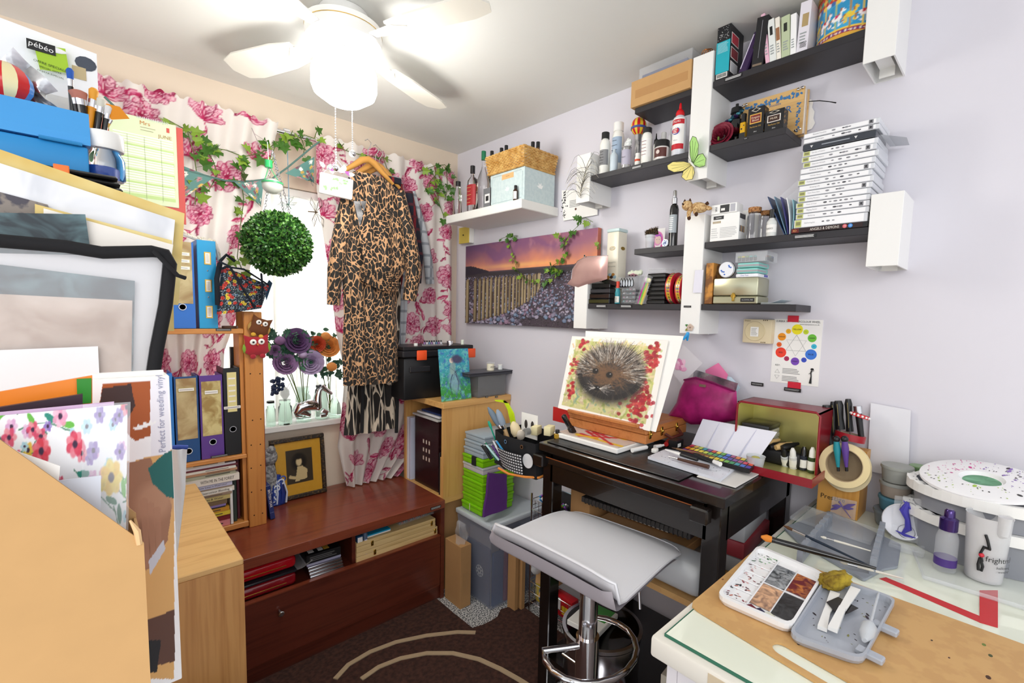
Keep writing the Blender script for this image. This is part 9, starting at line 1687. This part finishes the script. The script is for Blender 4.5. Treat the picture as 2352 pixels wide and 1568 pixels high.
for px_,py_,c in((1660,1330,'#7a4a30'),(1835,1478,'#4a3a30'),(2060,1455,'#3a2a24'),(2260,1480,'#6a7a3a'),(2275,1505,'#4a5030'),(2140,1470,'#4a3a2a'),(2180,1510,'#5a3a30'),(2270,1555,'#4a3020')):q=D(px_,py_,bz);b.sph((q.x,q.y,bz),rs.uniform(.002,.005),c+':.7',8,(1.3,.8,.05),ring=4)
b.bd('paint_marks',t)
BZ=bz+.001
# folding palette: white half and grey half
def tray(name,label,cs,z,h,rim,mat,fl,cat='palette'):
 V=[D(*q,z+h)for q in cs];c_=sum(V,Vector())/4;n=[]
 def loop(f,zz):
  o=[];P_=[c_+(v-c_)*f for v in V]
  for i in range(4):
   p=P_[i];a=(P_[i-1]-p).normalized()*.022;c2=(P_[(i+1)%4]-p).normalized()*.022
   for s in range(5):k=s/4;q=(p+a)*(1-k)**2+p*2*k*(1-k)+(p+c2)*k**2;o.append((q.x,q.y,zz))
  return o
 L=[loop(.96,z),loop(1,z+h*.5),loop(1,z+h),loop(1-rim,z+h),loop(1-rim*1.15,z+fl)];m=len(L[0]);vs=[p for l_ in L for p in l_];fs=[tuple(range(m))[::-1]]+[(r*m+i,r*m+(i+1)%m,(r+1)*m+(i+1)%m,(r+1)*m+i)for r in range(4)for i in range(m)]+[tuple(4*m+i for i in range(m))]
 t=thing(name,label,cat,(0,0,0));B().add(vs,fs,mat).bd('tray_body',t);return t,V,c_
WQ=[(1645,1365),(1742,1250),(1895,1315),(1818,1440)]
t,V,c_=tray('paint_palette','open white plastic palette with wells of grey, orange, maroon and black paint',WQ,BZ,.018,.07,'#efeff0:.2',.007)
def uvp(u,v,z):p=V[0].lerp(V[3],u).lerp(V[1].lerp(V[2],u),v);return Vector((p.x,p.y,z))
def patch(b,u0,u1,v0,v1,z,m):b.add([tuple(uvp(*q,z))for q in((u0,v0),(u1,v0),(u1,v1),(u0,v1))],[(0,1,2,3)],m)
glossmix('pt_grey','#3a4046','#a8acb0',45,.3,.35,.65,dist=1.5);glossmix('pt_orange','#8a6a5a','#e8b890',40,.3,.35,.65,dist=1.5);glossmix('pt_maroon','#6a1a26','#c87a3a',45,.3,.4,.65,dist=1.5);glossmix('pt_black','#17181c','#3a3c40',45,.3,.4,.65,dist=1.5)
for u0,u1,v0,v1,m in((.38,.66,.50,.86,'pt_grey'),(.68,.95,.52,.86,'pt_maroon'),(.38,.66,.14,.48,'pt_orange'),(.68,.95,.12,.48,'pt_black')):b=B();patch(b,u0,u1,v0,v1,BZ+.0085,m);b.bd('mixing_well',t)
b=B()
for k in range(6):
 v=.10+.15*k;a,e=uvp(.06,v,BZ+.009),uvp(.36,v,BZ+.009);b.tb([a,e],.0016,'#ececee:.2',6)
b.tb([uvp(.37,.08,BZ+.009),uvp(.37,.92,BZ+.009)],.002,'#ececee:.2',6).tb([uvp(.67,.1,BZ+.009),uvp(.67,.9,BZ+.009)],.0012,'#ececee:.2',6).tb([uvp(.37,.49,BZ+.009),uvp(.96,.49,BZ+.009)],.0012,'#ececee:.2',6);b.bd('well_ridges',t)
for k in range(5):B().box(*(-.009,-.007,0,.009,.007,.002),('#6a1a2a','#2a2a4a','#d0d0c0','#4a2a3a','#c83a6a')[k]+':.4').bd('pan_paint',t,tuple(uvp(.16 if k>3 else .44+.12*k,.72 if k>3 else .055,BZ+.012)),R_(-30))if k in(0,1,2)else None
b=B();rs=random.Random(8)
for i in range(90):
 u,v=rs.uniform(.04,.36),rs.uniform(.05,.95);q=uvp(u,v,BZ+.0076);c=rs.choice(('#8a2a3a','#5a3038','#2a2a30','#b86a5a','#d8a8a8','#8a3a4a')if v<.75 else('#3a6a4a','#8ab88a','#4a4a50'));b.sph(tuple(q),rs.uniform(.0008,.0035),c+':.4',7,(1.6,.6,.1),MR(rs.uniform(0,3),4,'Z'),4)
b.bd('paint_smears',t)
GQ=[(1810,1455),(1900,1318),(2060,1372),(1982,1515)]
t,V,c_=tray('grey_palette_tray','grey lid half of the folding palette holding sponge, knives and pipette',GQ,BZ,.016,.06,'#a9aeb8:.3',.004);b=B()
for i in range(34):u,v=rs.uniform(.08,.92),rs.uniform(.08,.92);b.sph(tuple(uvp(u,v,BZ+.0044)),rs.uniform(.0008,.005 if i<6 else .002),rs.choice(('#2a2024','#3a2a3a','#8a8a4a'))+':.4',7,(1.5,.6,.08),MR(rs.uniform(0,3),4,'Z'),4)
b.bd('paint_smears',t);q=uvp(1.03,.52,BZ+.008);B().box(-.006,-.02,-.004,.012,.02,.006,'#a9aeb8:.3',.002).bd('latch',t,tuple(q),R_(-6));q=uvp(1.02,.12,BZ+.008);B().box(-.006,-.02,-.004,.012,.02,.006,'#a9aeb8:.3',.002).bd('latch',t,tuple(q),R_(-6))
PZ=BZ+.005
t=thing('natural_sponge','mustard stained ragged sponge at the head of the grey tray','sponge',tuple(uvp(.16,.90,PZ+.016)),R_(-28));bm=bmesh.new();bmesh.ops.create_icosphere(bm,subdivisions=4,radius=1);rs=random.Random(5)
from mathutils import noise as mn
for v in bm.verts:d=1+.22*mn.noise(v.co*3.2)+.10*mn.noise(v.co*9);v.co=Vector((max(-.9,min(.9,v.co.x))*.040*d,max(-.8,min(.8,v.co.y))*.018*d,max(-.8,min(.8,v.co.z))*.019*d))
b=B();b.add([tuple(v.co)for v in bm.verts],[tuple(v.index for v in f.verts)for f in bm.faces],'sponge_stain',True);bm.free();b.bd('sponge_body',t)
def knife(label,a,m,e,z):
 a,m,e=[D(*q,z)for q in(a,m,e)];t=thing('plastic_knife',label,'palette knife',(0,0,0),0,'white plastic knives in the grey tray')
 def strip(p,q,w0,w1,h):d=(q-p).normalized();n=Vector((-d.y,d.x,0));return[tuple(p+n*w0+Vector((0,0,h))),tuple(q+n*w1+Vector((0,0,h))),tuple(q-n*w1+Vector((0,0,h))),tuple(p-n*w0+Vector((0,0,h)))]
 for nm,p,q,w0,w1,h in(('handle',a,m,.0075,.0055,.007),('blade',m,e,.006,.0085,.003)):
  s0=strip(p,q,w0,w1,0);s1=strip(p,q,w0,w1,h);B().add(s0+s1,[(0,1,2,3),(7,6,5,4)]+[(i,4+i,4+(i+1)%4,(i+1)%4)for i in range(4)],WG).bd(nm,t)
knife('left white plastic palette knife in the grey tray',(1888,1448),(1900,1405),(1918,1362),PZ+.001);t,_=slab('black_card','small black price card under the plastic knives','card',((1898,1382),(1925,1370),(1972,1396),(1948,1408),(1925,1412)),PZ+.006,PZ+.0066,BP);knife('right white plastic palette knife over the black card',(1912,1450),(1935,1400),(1965,1352),PZ+.009)
t=thing('pipette','clear rubber bulb pipette lying at the right of the grey tray','pipette');a,m,e=D(1985,1470,PZ+.012),D(2000,1430,PZ+.012),D(2018,1362,PZ+.010);B().tb([a,a.lerp(m,.3),a.lerp(m,.7),m],[.004,.011,.013,.005],'frosted',14).bd('bulb',t);B().tb([m,e],.0022,'frosted',8).bd('stem',t)
# brush holder
hz=GZ+.0;t,o=slab('brush_holder','grey plastic brush rest with two notched ridges','brush rest',((1800,1210),(1905,1172),(2070,1250),(2062,1300),(2030,1305),(1985,1330),(1830,1240)),GZ,GZ+.006,'grey_plastic','base',.008)
def ridge(p,q,n=7,h=.036):
 p,q=D(*p,GZ+.006),D(*q,GZ+.006);L=(q-p).length;d=(q-p).normalized();ang=math.atan2(d.y,d.x);o=[(0,0)];
 o=[(-.003,0),(0,h)]
 for k in range(n):w=L/n;o+=[(w*k+w*.32,h),(w*k+w*.38,h*.45),(w*k+w*.62,h*.45),(w*k+w*.68,h)]
 o+=[(L,h),(L+.003,0)];b=B(Tm(p.x,p.y,GZ+.006,0,0,ang));b.card(o,-.006,.006,'grey_plastic');b.bd('notched_ridge',t)
ridge((1836,1292),(1905,1205));ridge((2003,1318),(2025,1228),6)
def brush(label,tip,end,z0,z1,rad,hm,bm,bf=.12,ff=.16):
 a,e=D(*tip,z0),D(*end,z1);t=thing('paint_brush',label,'brush',(0,0,0),0,'brushes on the grey brush rest');B().tb([a,a.lerp(e,bf*.5),a.lerp(e,bf)],[rad*.4,rad*1.2,rad],bm,10).bd('bristles',t);B().tb([a.lerp(e,bf),a.lerp(e,bf+ff)],[rad,rad*.9],'steel'if rad<.006 else'#26221f:.2',12).bd('ferrule',t);B().tb([a.lerp(e,bf+ff),a.lerp(e,.5),e],[rad*.9,rad,rad*.45],hm,12).bd('handle',t)
zr=GZ+.045
brush('large black handled flat brush with orange bristles across the brush rest',(1748,1232),(2012,1305),zr+.005,zr-.015,.0072,'black_gloss','#d8822a:.7',.10,.03);brush('slim navy brush lying from notch to notch',(1800,1207),(2000,1300),zr+.002,zr-.012,.0035,'#1f2c3c:.25','#5a3a20:.7');brush('white handled brush on the rear notches',(1885,1232),(2000,1265),zr,zr-.002,.0028,'#d8d4c8:.4','#d8d4c8:.4');brush('pearl handled brush pointing at the red tape',(1930,1290),(2075,1328),GZ+.018,GZ+.012,.0032,'#d8d2c6:.35','#b8b2a6:.5')
t,_=slab('acrylic_blocks','long clear acrylic stamping block leaning behind the brush rest','block',((1815,1185),(1850,1160),(2020,1215),(2000,1245)),GZ+.008,GZ+.016,CP)
# knife block
kb=D(1880,1172,GZ),D(1985,1200,GZ);bx=1.575;t=thing('knife_block','honey wooden knife block reading Prest holding black handled knives','knife block');ya=at(1880,1120,0,bx).y;yb_=at(1976,1120,0,bx).y;W=ya-yb_;zt=at(1880,1030,0,bx).z
M=Matrix(((0,1,0,0),(1,0,0,0),(0,0,1,0),(0,0,0,1)));hB=.115;hT=.19
b=B();vs=[(bx-.005,GZ),(bx+.10,GZ),(bx+.10,GZ+hT),(bx+.05,GZ+hT),(bx+.045,GZ+hB),(bx-.005,GZ+hB-.01)]
b.prism([(x,z)for x,z in vs],yb_,ya,'block_wood',Matrix(((1,0,0,0),(0,0,1,0),(0,1,0,0),(0,0,0,1))));b.bd('block_body',t);B().text('Prestige',.020,'#3a2a14:.6',(bx-.0065,(ya+yb_)/2+.012,GZ+.048),MR(-PI/2,4,'Z'),wmax=.075).bd('lettering',t)
def kn(label,px0,py0,px1,py1,w,x,grp='black knife handles in the wooden block'):
 a=Vector(at(px0,py0,0,x));e=Vector(at(px1,py1,0,x));t=thing('kitchen_knife',label,'knife',(0,0,0),0,grp);w*=1.5;B().tb([a,a.lerp(e,.15),a.lerp(e,.6),e],[w*.7,w,w*.8,w],BP,10).bd('handle',t);B().tb([a.lerp(e,.1)+Vector((-w,0,0)),a.lerp(e,.9)+Vector((-w*.85,0,0))],.0008,'#a89860:.4',4).tb([e,e+(e-a).normalized()*.02],.002,'steel',6).bd('rivet_line',t)
kx_=bx+.075
kn('leftmost thick black knife handle in the block',1898,930,1903,1020,.010,kx_-.02);kn('thin rounded black handle just behind the leftmost one',1913,922,1916,1000,.006,kx_);kn('tall black knife handle with brass line, third from left',1925,920,1930,985,.009,kx_);kn('slim tall black knife handle, fourth from left',1948,916,1952,990,.007,kx_+.01)
t=thing('sharpening_steel','black handled sharpening steel with silver end in the knife block','sharpening steel');a=Vector(at(1970,932,0,kx_-.005));e=Vector(at(1978,1002,0,kx_-.005));B().tb([a.lerp(e,.2),e],[.009,.008],BP,12).bd('handle',t);B().tb([a,a.lerp(e,.24)],.0115,'steel',16).bd('end_cap',t)
def tape(label,px_,py_,x,R,r,w,mat,rot,cm='#b09a7a:.7'):
 q=at(px_,py_,0,x);t=thing('tape_roll',label,'tape',(q.x,q.y,q.z),rot);B().ring((0,0,0),R,r,mat,w,40).bd('tape',t);B().ring((0,0,.0005),r,r-.002,cm,w-.001,40).bd('core',t);return t
t=tape('large roll of cream masking tape hanging on the front of the knife block',1942,1068,bx-.035,.062,.046,.020,'#e2cf9e:.6',(0,R_(-80),0));tape('second thinner cream tape roll behind the large one',1945,1080,bx-.012,.060,.048,.007,'#d8c8a0:.6',(0,R_(-80),0))
t=tape('red and white star patterned tape ring round the sharpening steel',1974,958,kx_-.006,.024,.018,.010,'#c8202c:.3',(R_(12),R_(10),0));b=B()
for k in range(14):a=k*2*PI/14;b.sph((.0242*cos(a),.0242*sin(a),.005),.0036,'paper',8,ring=4)
b.bd('white_dots',t);tape('wide dark red tape roll lying behind the knives',1950,1010,bx+.07,.040,.033,.020,'#a8202c:.3',(R_(6),R_(8),0),'#b8a890:.6')
for k,(px_,c,l)in enumerate(((1921,'#1f8a96','teal handled craft tool standing inside the masking tape'),(1940,'#5a3a8c','purple handled craft tool standing inside the masking tape'))):
 a=Vector(at(px_,1008,0,bx-.052));e=Vector(at(px_+4,1072,0,bx-.048));t=thing('craft_tool',l,'tool');B().tb([a,a.lerp(e,.35),e],[.006,.0095,.004],c+':.4',12).bd('handle',t);B().sph(tuple(a),.0095,BP,14,(1,1,1)).bd('knob',t);B().tb([e,e.lerp(a,-.15)],.004,BP,8).bd('tip',t)
# acrylic stamps
def stamp(label,cs,x,z,fig,col):
 t=thing('acrylic_stamp',label,'stamp');V=[Vector(at(*q,0,x))for q in cs];B().add([tuple(v)for v in V]+[(v.x+.004,v.y,v.z)for v in V],[(3,2,1,0),(4,5,6,7)]+[(i,(i+1)%4,4+(i+1)%4,4+i)for i in range(4)],'clear_film').bd('clear_plate',t);b=B();fig(b,V,x-.001,col);b.bd('rubber_motif',t)
def dfly(b,V,x,col):
 q=lambda u,v:V[0].lerp(V[1],u).lerp(V[3].lerp(V[2],u),v)+Vector((-.001,0,0));b.tb([q(.3,.85),q(.5,.55),q(.85,.1)],[.002,.0016,.0008],col,6)
 for a,c in(((.42,.62),(.02,.35)),((.42,.62),(.05,.55)),((.48,.6),(.95,.85)),((.5,.55),(.9,.6))):p,r=q(*a),q(*c);b.tb([p,p.lerp(r,.5),r],[.001,.0055,.0015],col,6)
stamp('clear stamp with purple dragonfly leaning on the knife block',((1905,1185),(1963,1195),(1968,1152),(1912,1140)),bx-.03,0,dfly,'#6a5a9a:.5')
def merm(b,V,x,col):
 q=lambda u,v:V[0].lerp(V[1],u).lerp(V[3].lerp(V[2],u),v)+Vector((-.001,0,0));b.tb([q(.45,.9),q(.35,.7),q(.5,.5),q(.55,.3),q(.35,.15)],[.004,.010,.006,.008,.002],col,8).tb([q(.3,.92),q(.55,.78),q(.72,.70)],[.001,.004,.003],col,6).tb([q(.15,.2),q(.45,.14),q(.85,.12)],[.001,.004,.001],col,6)
 for c in((.5,.75),(.5,.22)):p=q(*c);b.tb([p+Vector((0,.018*cos(k*.4),.018*sin(k*.4)))for k in range(16)],.0008,'#77777f:.4',4,True)
stamp('tall clear stamp block with blue purple mermaid by the tub stack',((2046,1235),(2115,1250),(2126,1148),(2055,1138)),bx-.06,0,merm,'#4a44b0:.5');q=D(2050,1262);simple('clear_bar','clear acrylic block lying before the mermaid stamp','block',(q.x,q.y-.06,GZ),.03,.07,.014,CP,.002)
# tub stack
def tubs(px_,x,rows):
 z=GZ+.001;y=at(px_,1150,0,x).y
 for(r,h,m,cm,l)in rows:
  t=thing('plastic_tub',l,'tub',(x,y,z),0,'round lidded plastic tubs');B().lathe([(0,0),(r*.84,0),(r*.9,.004),(r,h-.008)],m,28).bd('tub_body',t);B().lathe([(0,h-.010),(r*1.04,h-.010),(r*1.07,h-.006),(r*1.04,h-.001),(0,h-.003)],cm,28).bd('lid',t);z+=h+.0005
plain('tub_grey','#b2b4ae',.3,tr=.3,ior=1.2);plain('tub_brown','#b3a699',.3,tr=.25,ior=1.2);plain('tub_blue','#5f93a8',.3,tr=.2,ior=1.2);plain('tub_blueg','#9aa4ac',.25,tr=.35,ior=1.2)
X_=1.61;tubs(2054,X_,((.044,.044,'tub_blueg','tub_blueg','wide clear grey tub at the bottom of the tub stack'),(.036,.040,'tub_blue','tub_blue','blue lidded tub second from the bottom'),(.036,.042,'tub_brown','tub_grey','brown stained tub in the middle of the stack'),(.036,.046,'tub_grey','tub_grey','pale green tub with rubber band on top of the stack')))
q=at(2062,1190,0,1.54);t=thing('white_dish','shallow white round dish leaning behind the mermaid stamp','dish',(1.535,q.y,q.z+.0));
t.location=(1.525,at(2075,1190,0,1.525).y,GZ+.048);t.rotation_euler=(0,R_(-78),0);B().lathe([(0,0),(.044,0),(.046,.003),(.044,.006),(.040,.003),(0,.003)],'#e8e9f0:.3',32).bd('disc',t)
# white sheet + round palette + grey carriers
qcard('plastic_sheet','white card in clear plastic sleeve standing against the wall behind the tubs',((1990,1100),(2000,925),(2092,942),(2085,1110)),1.688,'#e4e4ea:.3','card')
def caddyring(label,z,r,cx_,cy_,h):
 t=thing('grey_bucket',label,'bucket',(cx_,cy_,z));B().lathe([(0,0),(r*.90,0),(r*.95,h),(r*.93,h),(r*.88,.004),(0,.004)],'#8d8f96:.35',40,sx=1,sy=1.35).bd('bucket_wall',t);b=B();n=48;ro=r*1.03
 vs=[];fs=[]
 for k in range(n):a=2*PI*k/n;w=.004*(k%2)*(1 if 8<k<20 or 28<k<40 else 0);vs+=[(ro*cos(a),ro*1.35*sin(a),h-.022),(ro*cos(a),ro*1.35*sin(a),h+.003-w),(r*.9*cos(a),r*.9*1.35*sin(a),h+.003-w),(r*.93*cos(a),r*.93*1.35*sin(a),h-.006)]
 for k in range(n):j=(k+1)%n;fs+=[(4*k,4*j,4*j+1,4*k+1),(4*k+1,4*j+1,4*j+2,4*k+2),(4*k+2,4*j+2,4*j+3,4*k+3)]
 b.add(vs,fs,WG);b.bd('white_rim',t);B().box(-r*.9,-.002,.01,r*.9,.002,h-.02,'#8d8f96:.35').bd('divider',t)
qc=at(2235,1110,0,1.56);cy_=qc.y-.03;caddyring('lower grey divided water bucket with white rim at the right edge',GZ,.118,1.575,cy_,.10);caddyring('upper grey water bucket with white notched rim carrying the round palette',GZ+.104,.115,1.57,cy_,.062)
t=thing('round_palette','round white palette spattered with green and magenta paint on the grey bucket','palette',(1.55,cy_+.015,GZ+.185),(R_(-3),R_(-14),0));r=.098;plain('pal','#f0eff0',.2);B().lathe([(0,0),(r*.3,0),(r*.36,.008),(r*.93,.009),(r,.005),(r,.011),(r*.93,.014),(r*.36,.014),(r*.32,.006),(0,.005)],'pal',48,sy=1.2).bd('palette_disc',t);b=B().lathe([(0,.006),(r*.30,.006)],'#8ac8a0:.3',30,sy=1.2);b.bd('green_well',t);b=B();rs=random.Random(4)
for i in range(170):a=rs.uniform(0,6.28);rr=r*rs.uniform(.42,.92);b.sph((rr*cos(a),1.2*rr*sin(a),.0145),rs.uniform(.0008,.0055 if i<26 else .002),(('#c83a8a','#d86aa8')if a<1.6 else('#8a6ab8','#3a2a3a')if a>4.2 else('#a8c84a','#3a3a3a'))[i%2]+':.4',7,(1.3,.8,.1),MR(a,4,'Z'),4)
b.bd('paint_spots',t)
t=thing('stacked_pots','little stack of clear pots with green paint behind the round palette','pot',(1.655,at(2112,1060,0,1.655).y,GZ));B().cyl((0,0,0),.022,.155,'tub_grey',20).cyl((0,0,.156),.022,.018,'#7a9a6a:.3',20).bd('pot_body',t)
# spray bottle, beaker
q=D(2150,1312);t=thing('pump_spray_bottle','clear spray bottle with metallic purple pump and purple band','bottle',(q.x+.022,q.y-.012,GZ+.003));r=.021;zb=.105;B().lathe([(0,0),(r*.95,0),(r,.003),(r,zb*.72),(r*.8,zb*.86),(r*.55,zb*.94)],CP,24).bd('body',t);B().lathe([(r*1.01,.012),(r*1.01,.030)],'#4a2f7c:.3',24).bd('purple_band',t);B().lathe([(0,zb*.9),(r*.82,zb*.9),(r*.82,zb+.016),(r*.5,zb+.020),(r*.46,zb+.034),(r*.3,zb+.038),(0,zb+.038)],plain('metal_purple','#3a2068',.2,.6,coat=.5),24).bd('pump',t)
q=D(2255,1340);r=.038;t=thing('plastic_beaker','frosted plastic beaker of grey water printed frightmare halloween festival','beaker',(q.x+.030,q.y-.0,GZ+.003),R_(-52));H=at(2255,1165,0,t.location.x).z-GZ;H=.145;B().lathe([(0,0),(r*.82,0),(r*.84,.003),(r*1.02,H),(r*1.05,H+.001),(r*.98,H),(r*.80,.004),(0,.004)],plain('beaker_pl','#e6e6e8',.25,alpha=.55),36).bd('beaker_body',t);B().lathe([(0,.005),(r*.79,.005),(r*.85,H*.30),(0,H*.30)],plain('dirty_water','#b3a99c',.1,alpha=.8),32).bd('dirty_water',t);B().tb([(0,-r*.9,H-.03),(0,-r*1.02,H-.028),(0,-r*1.05,H+.012)],[.008,.010,.012],'beaker_pl',14).bd('pouring_spout',t)
b=B();
def arc(s,size,z,a0,m='black_plastic'):
 vs,fs=textpolys(s,size);
 if vs:rr=r*1.03;b.add([(rr*sin(v[0]/rr+a0),-rr*cos(v[0]/rr+a0),z+v[1])for v in vs],fs,m)
arc('frightmare',.0165,H*.40,.25);arc('halloween fest',.0085,H*.29,.5);arc('www.frightmare',.007,H*.23,.55)
for p_ in(((-.75,.46),(-.85,.62),(-.72,.78)),((-.72,.76),(-.45,.74)),((-.5,.75),(-.62,.92),(-.72,1.02)),((-.82,.5),(-.7,.36),(-.74,.26)),((-.85,.52),(-.9,.38),(-.86,.26))):b.tb([(r*1.03*sin(a),-r*1.03*cos(a),H*z_*.75)for a,z_ in p_],.0028,BP,6)
a=-.8;b.sph((r*1.04*sin(a),-r*1.04*cos(a),H*.44),.005,'#c8283a:.4',8);b.bd('printing',t)
# clear tray lid under bottles, red tape on desk
t=thing('clear_tray_lid','large clear plastic lid lying under the spray bottle and beaker','lid');cs=[D(*q)for q in((2095,1265),(2120,1330),(2380,1410),(2480,1330),(2300,1240))];b=B().prism([(v.x,v.y)for v in cs],GZ,GZ+.002,CP);b.tb([v+Vector((0,0,.006))for v in cs],.004,CP,8,True);b.bd('lid_body',t)
for zq,(l,cs)in enumerate((('long strip of red tape stuck along the desk beside the drawing board',((2020,1328),(2035,1325),(2260,1418),(2250,1428))),('broad red tape strip crossing towards the beaker foot',((2250,1355),(2292,1355),(2292,1440),(2250,1428))))):t,_=slab('red_tape',l,'tape',cs,GZ-.0006,GZ+.0002+zq*.0004,'#c82a30:.45','tape_strip')
qe=D(1800,1200);simple('glass_offcut','thin glass offcut at the back corner of the desk by the knife block','glass',(1.44,.30,GZ),.12,.09,.003,CP,.001,R_(8))
